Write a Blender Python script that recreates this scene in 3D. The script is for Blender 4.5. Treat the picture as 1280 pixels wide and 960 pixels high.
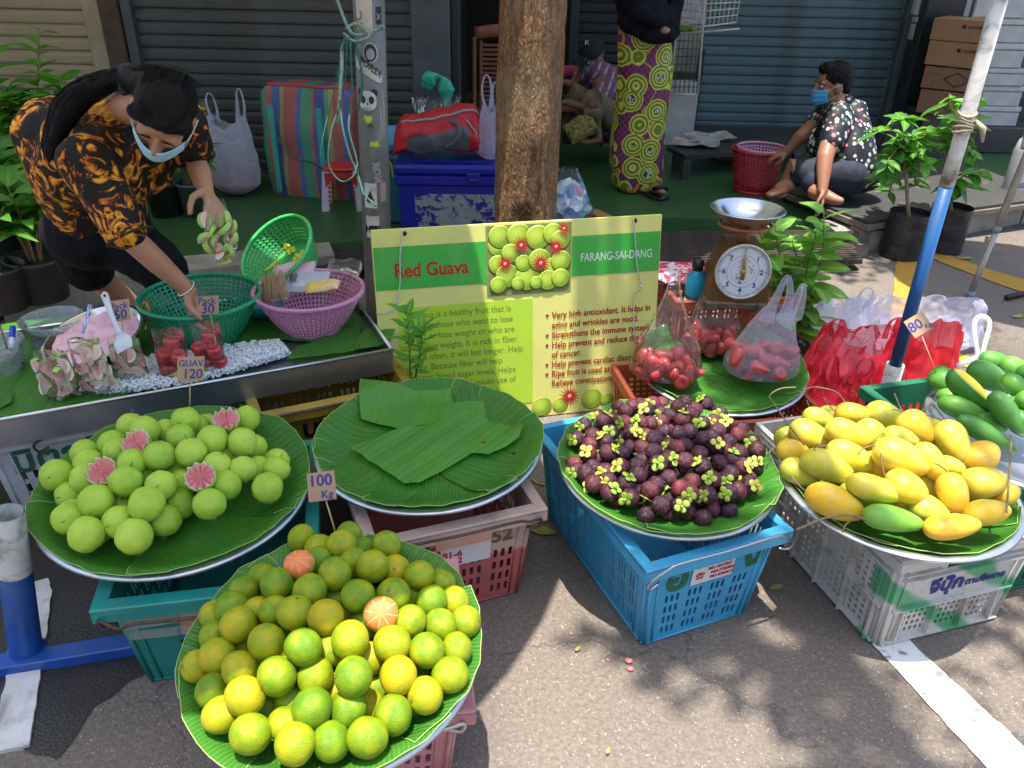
import bpy, bmesh, math, random
from math import sin, cos, pi, radians, sqrt, atan2, hypot
from mathutils import Vector, Matrix, noise, Quaternion
from mathutils.geometry import delaunay_2d_cdt
random.seed(7)
RND = random.Random(11)
sc = bpy.context.scene
for o in list(bpy.data.objects): bpy.data.objects.remove(o)
V = Vector
# ------------------------------------------------------------------ camera
FOC, PITCH, ROLL, CAMH = 1000.0, radians(29), radians(1.3), 1.6
cF = V((0, cos(PITCH), -sin(PITCH))); cU0 = V((0, sin(PITCH), cos(PITCH))); cR0 = V((1, 0, 0))
cR = cR0*cos(ROLL) + cU0*sin(ROLL); cU = -cR0*sin(ROLL) + cU0*cos(ROLL)
CAM = V((0, 0, CAMH))
cam = bpy.data.cameras.new('camera'); camo = bpy.data.objects.new('camera', cam); sc.collection.objects.link(camo)
cam.sensor_fit = 'HORIZONTAL'; cam.sensor_width = 36; cam.lens = FOC/1280*36; cam.clip_end = 500; cam.clip_start = .02
M = Matrix((cR, cU, -cF)).transposed().to_4x4(); M.translation = CAM
camo.matrix_world = M
sc.camera = camo
# ------------------------------------------------------------------ sky and sun
SUN_EL, SUN_AZ = 84.0, 200.0           # azimuth measured from +Y clockwise (sun behind the camera, nearly overhead)
w = bpy.data.worlds.new('World'); sc.world = w; w.use_nodes = True
nt = w.node_tree; nt.nodes.clear()
sky = nt.nodes.new('ShaderNodeTexSky'); sky.sky_type = 'NISHITA'; sky.sun_disc = False
sky.sun_elevation = radians(SUN_EL); sky.sun_rotation = radians(SUN_AZ); sky.dust_density = 2.0; sky.air_density = 1.0
bg = nt.nodes.new('ShaderNodeBackground'); bg.inputs[1].default_value = .15
ow = nt.nodes.new('ShaderNodeOutputWorld'); nt.links.new(sky.outputs[0], bg.inputs[0]); nt.links.new(bg.outputs[0], ow.inputs[0])
sl = bpy.data.lights.new('sun', 'SUN'); sl.energy = 3.4; sl.angle = radians(.55); sl.color = (1, .95, .87)
so = bpy.data.objects.new('sun', sl); sc.collection.objects.link(so)
sd = V((sin(radians(SUN_AZ))*cos(radians(SUN_EL)), cos(radians(SUN_AZ))*cos(radians(SUN_EL)), sin(radians(SUN_EL))))
so.rotation_euler = sd.to_track_quat('Z', 'Y').to_euler()
sc.view_settings.view_transform = 'Standard'; sc.view_settings.look = 'None'; sc.view_settings.gamma = 1
sc.view_settings.exposure = 1.5
try: sc.cycles.use_denoising = True
except Exception: pass
sc.cycles.max_bounces = 8; sc.cycles.transparent_max_bounces = 24

def ray(px, py): return cF + cR*((px-640)/FOC) - cU*((py-480)/FOC)
def P(px, py, z=0.0):
    d = ray(px, py); t = (z-CAMH)/d.z; return CAM + d*t
def PY(px, py, Y):
    d = ray(px, py); return CAM + d*(Y/d.y)
def PD(px, py, t): return CAM + ray(px, py)*t
def proj(p):
    q = V(p)-CAM; k = q.dot(cF); return 640+FOC*q.dot(cR)/k, 480-FOC*q.dot(cU)/k

# ------------------------------------------------------------------ materials
def srgb(h):
    h = h.lstrip('#'); c = [int(h[i:i+2], 16)/255 for i in (0, 2, 4)]
    return tuple((x/12.92 if x <= .04045 else ((x+.055)/1.055)**2.4) for x in c)
MATS = {}
class NB:
    """small helper around a node tree"""
    def __init__(s, name):
        s.m = bpy.data.materials.new(name); s.m.use_nodes = True; s.t = s.m.node_tree; s.t.nodes.clear()
        s.out = s.n('ShaderNodeOutputMaterial')
    def n(s, typ, **kw):
        x = s.t.nodes.new(typ)
        for k, v in kw.items():
            if k.startswith('i_'):
                key = k[2:]; key = int(key) if key.isdigit() else key.replace('_', ' ')
                s.set(x.inputs[key], v)
            else: setattr(x, k, v)
        return x
    def set(s, inp, v):
        if hasattr(v, 'is_output') or isinstance(v, bpy.types.NodeSocket): s.t.links.new(v, inp)
        elif hasattr(v, 'outputs'): s.t.links.new(v.outputs[0], inp)
        else:
            if isinstance(v, (tuple, list)) and len(v) == 3 and len(inp.default_value) == 4: v = (*v, 1)
            inp.default_value = v
    def ramp(s, fac, stops, interp='LINEAR'):
        r = s.n('ShaderNodeValToRGB'); r.color_ramp.interpolation = interp
        while len(r.color_ramp.elements) < len(stops): r.color_ramp.elements.new(.5)
        for e, (p, c) in zip(r.color_ramp.elements, stops):
            e.position = p; e.color = (*c, 1) if len(c) == 3 else c
        s.set(r.inputs[0], fac); return r.outputs[0]
    def noise(s, vec, scale=5, detail=4, rough=.55, dist=0, dim='3D'):
        x = s.n('ShaderNodeTexNoise'); x.inputs['Scale'].default_value = scale; x.inputs['Detail'].default_value = detail
        x.inputs['Roughness'].default_value = rough; x.inputs['Distortion'].default_value = dist
        if vec is not None: s.set(x.inputs['Vector'], vec)
        return x.outputs[0]
    def mix(s, fac, a, b, mode='MIX'):
        x = s.n('ShaderNodeMix', data_type='RGBA', blend_type=mode)
        s.set(x.inputs[0], fac); s.set(x.inputs[6], a); s.set(x.inputs[7], b); return x.outputs[2]
    def math(s, op, a, b=0.0, c=0.0):
        x = s.n('ShaderNodeMath', operation=op); s.set(x.inputs[0], a); s.set(x.inputs[1], b); s.set(x.inputs[2], c); return x.outputs[0]
    def obj(s): return s.n('ShaderNodeTexCoord').outputs['Object']
    def uv(s): return s.n('ShaderNodeTexCoord').outputs['UV']
    def pos(s): return s.n('ShaderNodeNewGeometry').outputs['Position']
    def mapv(s, vec, scale=(1, 1, 1), rot=(0, 0, 0), loc=(0, 0, 0)):
        x = s.n('ShaderNodeMapping'); x.inputs['Scale'].default_value = scale; x.inputs['Rotation'].default_value = rot; x.inputs['Location'].default_value = loc
        s.set(x.inputs[0], vec); return x.outputs[0]
    def rnd(s): return s.n('ShaderNodeObjectInfo').outputs['Random']
    def bump(s, h, strength=.3, dist=.01):
        x = s.n('ShaderNodeBump'); x.inputs['Strength'].default_value = strength; x.inputs['Distance'].default_value = dist
        s.set(x.inputs['Height'], h); return x.outputs[0]
    def pbr(s, col, rough=.5, metal=0, normal=None, sub=0, subc=None, coat=0, alpha=None, spec=.5, trans=0, ior=None, sheen=0, emit=None):
        b = s.n('ShaderNodeBsdfPrincipled')
        s.set(b.inputs['Base Color'], col); s.set(b.inputs['Roughness'], rough); s.set(b.inputs['Metallic'], metal)
        s.set(b.inputs['Specular IOR Level'], spec)
        if normal is not None: s.set(b.inputs['Normal'], normal)
        if sub: b.inputs['Subsurface Weight'].default_value = sub; b.inputs['Subsurface Radius'].default_value = subc or (1, .5, .3); b.inputs['Subsurface Scale'].default_value = .01
        if coat: b.inputs['Coat Weight'].default_value = coat; b.inputs['Coat Roughness'].default_value = .15
        if alpha is not None: s.set(b.inputs['Alpha'], alpha)
        if trans: b.inputs['Transmission Weight'].default_value = trans
        if ior: b.inputs['IOR'].default_value = ior
        if sheen: b.inputs['Sheen Weight'].default_value = sheen
        s.t.links.new(b.outputs[0], s.out.inputs[0]); return b
def mat(name, c1, c2=None, rough=.5, scale=6, metal=0, bump=0, bscale=60, bdist=.004, coat=0, spec=.5, dirt=0, dirtc=(.05, .04, .03), dscale=4, sheen=0, detail=5, world=False, rv=.1, sub=0):
    """generic painted/plastic/cloth surface with mottled colour, dirt patches, uneven gloss and fine relief"""
    if name in MATS: return MATS[name]
    if isinstance(c1, str): c1 = srgb(c1)
    if c2 is None: c2 = tuple(x*.82 for x in c1)
    elif isinstance(c2, str): c2 = srgb(c2)
    b = NB(name); v = b.pos() if world else b.obj()
    n1 = b.noise(v, scale, detail); col = b.mix(b.ramp(n1, [(.32, (0, 0, 0)), (.68, (1, 1, 1))]), c1, c2)
    if dirt:
        n2 = b.noise(v, dscale, 7, .65, .4); f = b.ramp(n2, [(.5, (0, 0, 0)), (.68, (dirt, dirt, dirt))]); col = b.mix(f, col, dirtc)
    nr = b.math('MULTIPLY_ADD', b.noise(v, scale*3, 3), rv*2, rough-rv)
    nrm = b.bump(b.noise(v, bscale, 4), bump, bdist) if bump else None
    b.pbr(col, nr, metal, nrm, coat=coat, spec=spec, sheen=sheen, sub=sub)
    MATS[name] = b.m; return b.m
def film(name, col=(1, 1, 1), dens=.25, rough=.12, gloss=.5, bump=.0, bscale=25):
    """thin plastic film: mostly see-through, some milky scatter, sharp sheen on the folds"""
    if name in MATS: return MATS[name]
    b = NB(name)
    tr = b.n('ShaderNodeBsdfTransparent', i_Color=tuple(.75+.25*c for c in col))
    df = b.n('ShaderNodeBsdfDiffuse', i_Color=col); tl = b.n('ShaderNodeBsdfTranslucent', i_Color=col)
    m1 = b.n('ShaderNodeMixShader', i_0=.5, i_1=df, i_2=tl)
    v = b.obj(); nz = b.noise(v, bscale, 3, .5, 1.5)
    fr = b.n('ShaderNodeLayerWeight', i_Blend=.35)
    d = b.math('ADD', b.math('MULTIPLY', b.ramp(nz, [(.5, (0, 0, 0)), (.75, (1, 1, 1))]), .04+.25*dens), dens)
    d = b.math('ADD', d, b.math('MULTIPLY', fr.outputs['Facing'], .03+.4*dens))
    d = b.math('MINIMUM', d, .95)
    m2 = b.n('ShaderNodeMixShader', i_0=d, i_1=tr, i_2=m1)
    gl = b.n('ShaderNodeBsdfGlossy', i_Color=(1, 1, 1), i_Roughness=rough)
    if bump: b.set(gl.inputs['Normal'], b.bump(nz, bump, .01))
    f2 = b.n('ShaderNodeFresnel', i_IOR=1.25); g = b.math('MULTIPLY', f2.outputs[0], min(1.0, gloss*1.1))
    if bump: b.set(f2.inputs['Normal'], b.bump(nz, bump, .01))
    m3 = b.n('ShaderNodeMixShader', i_0=g, i_1=m2, i_2=gl)
    b.t.links.new(m3.outputs[0], b.out.inputs[0]); MATS[name] = b.m; return b.m

# ------------------------------------------------------------------ mesh collector
class MB:
    def __init__(s): s.v = []; s.f = []; s.m = []; s.sm = []; s.uv = {}
    def add(s, vs, fs, mi=0, smooth=True):
        b = len(s.v); s.v += [tuple(v) for v in vs]
        for f in fs: s.f.append(tuple(i+b for i in f)); s.m.append(mi); s.sm.append(smooth)
        return b
    def box(s, c, d, mi=0, rot=None, bev=0.0):
        x, y, z = d[0]/2, d[1]/2, d[2]/2; c = V(c)
        R = rot if rot is not None else Matrix.Identity(3)
        if isinstance(R, (int, float)): R = Matrix.Rotation(R, 3, 'Z')
        if bev <= 0:
            vs = [c+R@V((a*x, b*y, e*z)) for a in (-1, 1) for b in (-1, 1) for e in (-1, 1)]
            s.add(vs, [(0, 1, 3, 2), (4, 6, 7, 5), (0, 4, 5, 1), (2, 3, 7, 6), (0, 2, 6, 4), (1, 5, 7, 3)], mi, False); return
        q = min(bev, x*.99, y*.99, z*.99); vs = []; idx = {}
        for a in (-1, 1):
            for b in (-1, 1):
                for e in (-1, 1):
                    for k in range(3):
                        p = [a*x, b*y, e*z]
                        for j in range(3):
                            if j != k: p[j] -= (a, b, e)[j]*q
                        idx[(a, b, e, k)] = len(vs); vs.append(c+R@V(p))
        F = []
        for k in range(3):
            u, w_ = [j for j in range(3) if j != k]
            for sg in (-1, 1):
                loop = []
                for (p, r) in ((-1, -1), (1, -1), (1, 1), (-1, 1)):
                    key = [0, 0, 0]; key[k] = sg; key[u] = p; key[w_] = r; loop.append(idx[(*key, k)])
                F.append(loop)
            for p in (-1, 1):
                for r in (-1, 1):
                    a1 = [0]*3; a1[u] = p; a1[w_] = r; a1[k] = -1; a2 = list(a1); a2[k] = 1
                    F.append([idx[(*a1, u)], idx[(*a2, u)], idx[(*a2, w_)], idx[(*a1, w_)]])
        for a in (-1, 1):
            for b in (-1, 1):
                for e in (-1, 1): F.append([idx[(a, b, e, 0)], idx[(a, b, e, 1)], idx[(a, b, e, 2)]])
        s.add(vs, F, mi, False); s.fix = True
    def tube(s, pts, r, n=8, mi=0, caps=True, flat=1.0, up=None):
        pts = [V(p) for p in pts]; N = len(pts); rs = r if isinstance(r, (list, tuple)) else [r]*N
        T = []
        for i in range(N):
            a = pts[max(i-1, 0)]; b = pts[min(i+1, N-1)]; t = (b-a)
            T.append(t.normalized() if t.length > 1e-9 else V((0, 0, 1)))
        u = up or (V((0, 0, 1)) if abs(T[0].z) < .9 else V((1, 0, 0)))
        u = V(u); base = None; rings = []; vs = []
        for i in range(N):
            u = (u - T[i]*u.dot(T[i])); u = u.normalized() if u.length > 1e-6 else T[i].orthogonal().normalized()
            w_ = T[i].cross(u)
            for k in range(n):
                a = 2*pi*k/n; vs.append(pts[i]+u*(cos(a)*rs[i])*flat+w_*(sin(a)*rs[i]))
        fs = [(i*n+k, i*n+(k+1) % n, (i+1)*n+(k+1) % n, (i+1)*n+k) for i in range(N-1) for k in range(n)]
        if caps: fs += [tuple(range(n))[::-1], tuple((N-1)*n+k for k in range(n))]
        s.add(vs, fs, mi, True)
    def lathe(s, prof, n=32, c=(0, 0, 0), mi=0, rot=None, sx=1, sy=1, close=False):
        c = V(c); vs = []; R = rot or Matrix.Identity(3)
        for (r, z) in prof:
            for k in range(n):
                a = 2*pi*k/n; vs.append(c+R@V((cos(a)*r*sx, sin(a)*r*sy, z)))
        m = len(prof); fs = []
        for i in range(m-1 if not close else m):
            j = (i+1) % m
            for k in range(n): fs.append((i*n+k, i*n+(k+1) % n, j*n+(k+1) % n, j*n+k))
        s.add(vs, fs, mi, True)
    def ball(s, c, r, seg=16, rings=10, mi=0, rot=None, fn=None):
        if isinstance(r, (int, float)): r = (r, r, r)
        c = V(c); R = rot or Matrix.Identity(3); vs = []; fs = []
        for i in range(rings+1):
            th = pi*i/rings
            for k in range(seg):
                a = 2*pi*k/seg; d = V((sin(th)*cos(a), sin(th)*sin(a), cos(th)))
                f = fn(d) if fn else 1.0
                vs.append(c+R@V((d.x*r[0]*f, d.y*r[1]*f, d.z*r[2]*f)))
        for i in range(rings):
            for k in range(seg): fs.append((i*seg+k, (i+1)*seg+k, (i+1)*seg+(k+1) % seg, i*seg+(k+1) % seg))
        s.add(vs, fs, mi, True)
    def grid(s, nx, ny, fn, mi=0, smooth=True, closex=False):
        vs = [fn(i/(nx-1) if not closex else i/nx, j/(ny-1)) for j in range(ny) for i in range(nx)]
        mx = nx if closex else nx-1
        fs = [(j*nx+i, j*nx+(i+1) % nx, (j+1)*nx+(i+1) % nx, (j+1)*nx+i) for j in range(ny-1) for i in range(mx)]
        s.add(vs, fs, mi, smooth)
    def cells(s, xs, ys, solid, fn, t, mi=0, closex=False, smooth=False):
        """a perforated sheet: cells of a grid that are solid, as geometry with thickness t; fn(x, y, w)->point"""
        nx, ny = len(xs), len(ys); cache = {}; vs = []; fs = []
        def vid(i, j, k):
            if closex: i %= (nx-1)
            key = (i, j, k)
            if key not in cache: cache[key] = len(vs); vs.append(fn(xs[i], ys[j], t*k))
            return cache[key]
        for i in range(nx-1):
            for j in range(ny-1):
                if not solid(i, j): continue
                fs.append((vid(i, j, 0), vid(i+1, j, 0), vid(i+1, j+1, 0), vid(i, j+1, 0)))
                fs.append((vid(i, j, 1), vid(i, j+1, 1), vid(i+1, j+1, 1), vid(i+1, j, 1)))
                for (di, dj, a, b) in ((-1, 0, (i, j+1), (i, j)), (1, 0, (i+1, j), (i+1, j+1)), (0, -1, (i, j), (i+1, j)), (0, 1, (i+1, j+1), (i, j+1))):
                    ii, jj = i+di, j+dj
                    if closex: ii %= (nx-1)
                    if not (0 <= ii < nx-1 and 0 <= jj < ny-1) or not solid(ii, jj):
                        fs.append((vid(*a, 0), vid(*b, 0), vid(*b, 1), vid(*a, 1)))
        s.add(vs, fs, mi, smooth)
    def obj(s, name, mats, parent=None, loc=None, rot=None, smooth=None, uvs=None):
        me = bpy.data.meshes.new(name); me.from_pydata(s.v, [], s.f)
        if not isinstance(mats, (list, tuple)): mats = [mats]
        for m in mats: me.materials.append(m)
        me.polygons.foreach_set('material_index', s.m)
        me.polygons.foreach_set('use_smooth', [smooth if smooth is not None else x for x in s.sm])
        if getattr(s, 'fix', False):
            bm = bmesh.new(); bm.from_mesh(me); bmesh.ops.recalc_face_normals(bm, faces=bm.faces); bm.to_mesh(me); bm.free()
        me.update()
        return link(name, me, parent, loc, rot)
def link(name, me, parent=None, loc=None, rot=None):
    o = bpy.data.objects.new(name, me); sc.collection.objects.link(o)
    if parent is not None: o.parent = parent
    if loc is not None: o.location = loc
    if rot is not None: o.rotation_euler = rot
    return o
def tag(o, label=None, cat=None, group=None, kind=None):
    if label: o['label'] = label
    if cat: o['category'] = cat
    if group: o['group'] = group
    if kind: o['kind'] = kind
    return o
def thing(name, label, cat, loc=(0, 0, 0), rz=0, group=None, M=None):
    o = bpy.data.objects.new(name, None); sc.collection.objects.link(o); o.empty_display_size = .1
    if M is not None: o.matrix_world = M
    else: o.location = loc; o.rotation_euler = (0, 0, rz)
    return tag(o, label, cat, group)
def copy_tree(o, parent=None):
    c = o.copy(); sc.collection.objects.link(c)
    if parent is not None: c.parent = parent
    for ch in [x for x in o.children]: copy_tree(ch, c)
    return c
def structure(o): o['kind'] = 'structure'; return o
def rowlabels(pts, rows, what):
    """say of each fruit in a heap which one it is: its row from the front and its place in that row"""
    W_ = 'first second third fourth fifth sixth seventh eighth ninth tenth eleventh twelfth thirteenth fourteenth fifteenth sixteenth'.split()
    idx = sorted(range(len(pts)), key=lambda i: -pts[i][1]); n = math.ceil(len(pts)/rows); out = ['']*len(pts)
    for r in range(rows):
        row = sorted(idx[r*n:(r+1)*n], key=lambda i: pts[i][0])
        for k, i in enumerate(row): out[i] = '%s, %s from left in %s row from the front' % (what(i), W_[min(k, 15)], W_[r])
    return out
def bezier(pts, n=12):
    """catmull-rom through points"""
    pts = [V(p) for p in pts]; out = []
    q = [pts[0]*2-pts[1]]+pts+[pts[-1]*2-pts[-2]]
    for i in range(1, len(q)-2):
        p0, p1, p2, p3 = q[i-1:i+3]
        for k in range(n):
            t = k/n; out.append(.5*((2*p1)+(p2-p0)*t+(2*p0-5*p1+4*p2-p3)*t*t+(3*p1-p0-3*p2+p3)*t**3))
    out.append(pts[-1]); return out
def fbm(p, s=1.0): return noise.fractal(V(p)*s, .6, 2.0, 4)
_TC = {}
BAKE = bpy.data.scenes.new('bake')
def bake(o):
    """evaluate one object's modifiers in a scratch scene"""
    BAKE.collection.objects.link(o)
    with bpy.context.temp_override(scene=BAKE, view_layer=BAKE.view_layers[0]):
        me = bpy.data.meshes.new_from_object(o.evaluated_get(bpy.context.evaluated_depsgraph_get()))
    BAKE.collection.objects.unlink(o); return me
def text(s, size, m, parent, M4, name='lettering', bold=0.0, ext=.0004, align='LEFT', space=1.0, sx=1.0):
    """lettering as a thin mesh; M4 takes text space (x right, y up, z out) to parent space"""
    key = (s, size, bold, align, space, sx)
    if key not in _TC:
        c = bpy.data.curves.new('t', 'FONT'); c.body = s; c.size = size; c.align_x = align; c.offset = bold; c.extrude = ext; c.resolution_u = 3; c.space_character = space
        o = bpy.data.objects.new('t', c); me = bake(o); bpy.data.objects.remove(o)
        if sx != 1: me.transform(Matrix.Diagonal((sx, 1, 1, 1)))
        _TC[key] = me
    me = _TC[key].copy(); me.transform(M4); me.materials.clear(); me.materials.append(m)
    return link(name, me, parent)
def frame4(o, x, y):
    """4x4 from origin and two directions"""
    x = V(x).normalized(); z = x.cross(V(y)).normalized(); y = z.cross(x)
    m = Matrix((x, y, z)).transposed().to_4x4(); m.translation = V(o); return m
def apply_mod(o, mods):
    """bake modifiers into the mesh without operators"""
    for typ, kw in mods:
        md = o.modifiers.new(typ, typ)
        for k, v in kw.items(): setattr(md, k, v)
    me = bake(o)
    old = o.data; o.modifiers.clear(); o.data = me; me.name = old.name; bpy.data.meshes.remove(old)
    return o
# ================================================================= SETTING
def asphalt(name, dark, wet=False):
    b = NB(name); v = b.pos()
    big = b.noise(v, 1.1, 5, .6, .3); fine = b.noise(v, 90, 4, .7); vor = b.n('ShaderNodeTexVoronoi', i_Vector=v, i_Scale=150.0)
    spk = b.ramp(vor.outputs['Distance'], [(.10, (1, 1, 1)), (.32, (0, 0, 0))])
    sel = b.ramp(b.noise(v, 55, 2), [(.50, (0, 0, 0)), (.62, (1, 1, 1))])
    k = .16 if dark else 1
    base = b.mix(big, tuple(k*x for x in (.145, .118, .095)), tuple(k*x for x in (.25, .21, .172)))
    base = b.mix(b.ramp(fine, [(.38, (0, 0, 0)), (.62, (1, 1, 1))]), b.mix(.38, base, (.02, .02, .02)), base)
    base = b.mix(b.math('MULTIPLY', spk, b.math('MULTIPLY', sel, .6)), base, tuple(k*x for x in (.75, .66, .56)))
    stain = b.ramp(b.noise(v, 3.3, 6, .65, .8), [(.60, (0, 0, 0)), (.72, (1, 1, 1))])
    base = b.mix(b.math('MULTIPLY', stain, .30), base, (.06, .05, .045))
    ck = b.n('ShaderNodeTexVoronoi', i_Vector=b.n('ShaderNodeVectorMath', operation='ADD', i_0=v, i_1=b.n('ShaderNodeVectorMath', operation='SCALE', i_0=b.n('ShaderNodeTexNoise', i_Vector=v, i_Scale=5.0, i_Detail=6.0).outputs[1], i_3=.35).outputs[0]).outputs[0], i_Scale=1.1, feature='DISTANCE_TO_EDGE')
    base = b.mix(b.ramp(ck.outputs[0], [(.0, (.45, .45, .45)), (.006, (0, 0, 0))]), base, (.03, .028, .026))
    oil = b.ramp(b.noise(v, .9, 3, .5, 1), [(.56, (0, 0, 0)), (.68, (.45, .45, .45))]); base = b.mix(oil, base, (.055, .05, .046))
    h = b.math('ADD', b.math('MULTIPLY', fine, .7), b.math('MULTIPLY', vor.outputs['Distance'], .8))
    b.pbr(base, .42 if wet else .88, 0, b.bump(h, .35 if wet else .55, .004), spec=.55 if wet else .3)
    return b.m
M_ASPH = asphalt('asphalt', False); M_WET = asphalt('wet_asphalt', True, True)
def sheet(name, pts, z, m, nz=0, cell=None):
    """flat polygon sheet from outline points"""
    bm = bmesh.new(); f = bm.faces.new([bm.verts.new((p[0], p[1], z)) for p in pts]); 
    if f.normal.z < 0: bmesh.ops.reverse_faces(bm, faces=[f])
    bm.normal_update()
    if bm.faces[:][0].normal.z < 0: bmesh.ops.reverse_faces(bm, faces=bm.faces[:])
    bmesh.ops.triangulate(bm, faces=bm.faces[:]); me = bpy.data.meshes.new(name); bm.to_mesh(me); bm.free(); me.materials.append(m)
    return structure(link(name, me))
def rough_outline(pts, step=.04, amp=.01, sc_=9, seed=0):
    out = []
    for i in range(len(pts)):
        a, b = V(pts[i]).to_2d() if len(pts[i]) > 2 else V(pts[i]), V(pts[(i+1) % len(pts)]).to_2d() if len(pts[i]) > 2 else V(pts[(i+1) % len(pts)])
        n = max(1, int((b-a).length/step)); d = (b-a); nn = V((-d.y, d.x)).normalized()
        for k in range(n):
            p = a+d*(k/n); q = noise.noise(V((p.x*sc_, p.y*sc_, seed)))+.5*noise.noise(V((p.x*sc_*3, p.y*sc_*3, seed+5)))
            out.append(p+nn*amp*q)
    return out
sheet('road', [(-80, -60), (80, -60), (80, 100), (-80, 100)], 0, M_ASPH)
# the wet dark patch under the fruit stall, with its irregular water line
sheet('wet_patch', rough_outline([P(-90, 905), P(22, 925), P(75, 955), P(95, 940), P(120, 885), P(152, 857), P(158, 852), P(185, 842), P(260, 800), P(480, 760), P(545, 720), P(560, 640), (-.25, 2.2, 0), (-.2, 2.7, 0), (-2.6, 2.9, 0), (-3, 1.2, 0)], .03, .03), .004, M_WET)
# painted markings
def paint(name, c, wear=.5, dirt=.25):
    b = NB(name); v = b.pos()
    n1 = b.noise(v, 26, 6, .7, .2); n2 = b.noise(v, 3, 4)
    f = b.ramp(b.math('ADD', b.math('MULTIPLY', n1, .7), b.math('MULTIPLY', n2, .3)), [(wear, (0, 0, 0)), (wear+.07, (1, 1, 1))])
    c0 = b.mix(b.math('MULTIPLY', b.noise(v, 8, 5), dirt*2), c, tuple(x*.45 for x in c)); c2 = b.mix(f, c0, (.17, .15, .13))
    b.pbr(c2, .75, 0, b.bump(b.noise(v, 120, 4), .35, .002)); return b.m
M_WHITE = paint('white_road_paint', (.80, .78, .74), .58); M_YEL = paint('yellow_road_paint', (.50, .27, .03), .60, .25)
wl = [P(1085, 800), P(1125, 792), P(1300, 952), P(1370, 1020), P(1300, 1020), P(1232, 960)]
sheet('white_line', rough_outline(wl, .02, .006, 25, 3), .004, M_WHITE)
sheet('yellow_line', rough_outline([P(1122, 312), P(1147, 312), P(1143, 380), P(1139, 452), P(1107, 452), P(1115, 380)], .03, .008, 14, 1), .004, M_YEL)
sheet('yellow_line', rough_outline([P(1150, 311), P(1165, 312), P(1225, 334), P(1300, 356), P(1300, 374), P(1232, 350), P(1150, 318)], .03, .008, 14, 2), .0045, M_YEL)
sheet('yellow_line', rough_outline([P(1150, 436), P(1186, 438), P(1230, 452), P(1226, 462), P(1150, 452)], .03, .008, 14, 2), .004, M_YEL)
sheet('yellow_line', rough_outline([P(1246, 716), P(1290, 722), P(1320, 730), P(1240, 732)], .03, .008, 14, 2), .004, M_YEL)
# thick white painted concrete strip under the umbrella foot
mb = MB(); M_WCON = mat('white_painted_concrete', (.66, .64, .61), (.50, .48, .45), .8, 7, bump=.5, bscale=70, dirt=.6, dirtc=(.10, .08, .07), dscale=9)
def slab(mb, pts, z0, z1, mi=0):
    n = len(pts); vs = [(p[0], p[1], z0) for p in pts]+[(p[0], p[1], z1) for p in pts]
    a = sum(pts[i][0]*pts[(i+1) % n][1]-pts[(i+1) % n][0]*pts[i][1] for i in range(n))
    fs = [tuple(range(n, 2*n)), tuple(range(n))[::-1]]+[(i, (i+1) % n, n+(i+1) % n, n+i) for i in range(n)]
    if a < 0: fs = [f[::-1] for f in fs]
    mb.add(vs, fs, mi, False)
op = rough_outline([P(34, 745), P(38, 733), P(62, 726), P(66, 742), P(60, 795), P(54, 827), P(48, 875), P(38, 935), P(0, 943), P(-12, 935), P(0, 893), P(12, 838), P(44, 797)], .02, .004, 30, 4)
slab(mb, op, 0, .012); structure(mb.obj('white_concrete_strip', M_WCON))
# ---- terrace, kerb, drain
b_ = NB('green_floor_paint'); v = b_.pos()
n1 = b_.noise(v, 1.5, 5, .6, .4); n2 = b_.noise(v, 14, 5, .7)
c = b_.mix(n1, (.020, .075, .022), (.045, .115, .040)); c = b_.mix(b_.ramp(n2, [(.55, (0, 0, 0)), (.75, (.5, .5, .5))]), c, (.10, .12, .075))
b_.pbr(c, b_.math('MULTIPLY_ADD', n2, .3, .28), 0, b_.bump(n2, .12, .004), spec=.5); M_GREENF = b_.m
M_CONC = mat('kerb_concrete', (.36, .32, .28), (.22, .20, .175), .85, 5, bump=.5, bscale=45, dirt=.5, dirtc=(.08, .075, .06), dscale=3, world=True)
K = [(-9, 1.5), (-2.36, 3.36), (-1.78, 3.70), (-.95, 4.02), (.85, 4.62), (1.9, 4.62), (2.2, 4.66), (3.39, 5.27), (6.5, 6.6), (12, 9.2)]
def off(pts, d):
    out = []
    for i, p in enumerate(pts):
        a = V(pts[max(i-1, 0)]); b = V(pts[min(i+1, len(pts)-1)]); t = (b-a).normalized(); out.append((p[0]-t.y*d, p[1]+t.x*d))
    return out
K2 = off(K, .22)
mb = MB(); slab(mb, K2+[(14, 16), (-12, 16)], -.05, .12); structure(mb.obj('terrace_floor', M_GREENF))
for i in range(len(K)-1):                                           # kerb stones laid end to end
    a, b, c_, d = V(K[i]), V(K[i+1]), V(K2[i+1]), V(K2[i]); n = max(1, int((b-a).length/.9))
    if i in (4, 3): continue
    for k in range(n):
        t0, t1 = k/n+.004, (k+1)/n-.004
        if t1 > t0:
            mb = MB(); slab(mb, [a.lerp(b, t0), a.lerp(b, t1), d.lerp(c_, t1), d.lerp(c_, t0)], -.05, .126); structure(mb.obj('kerb_stone', M_CONC))
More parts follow.
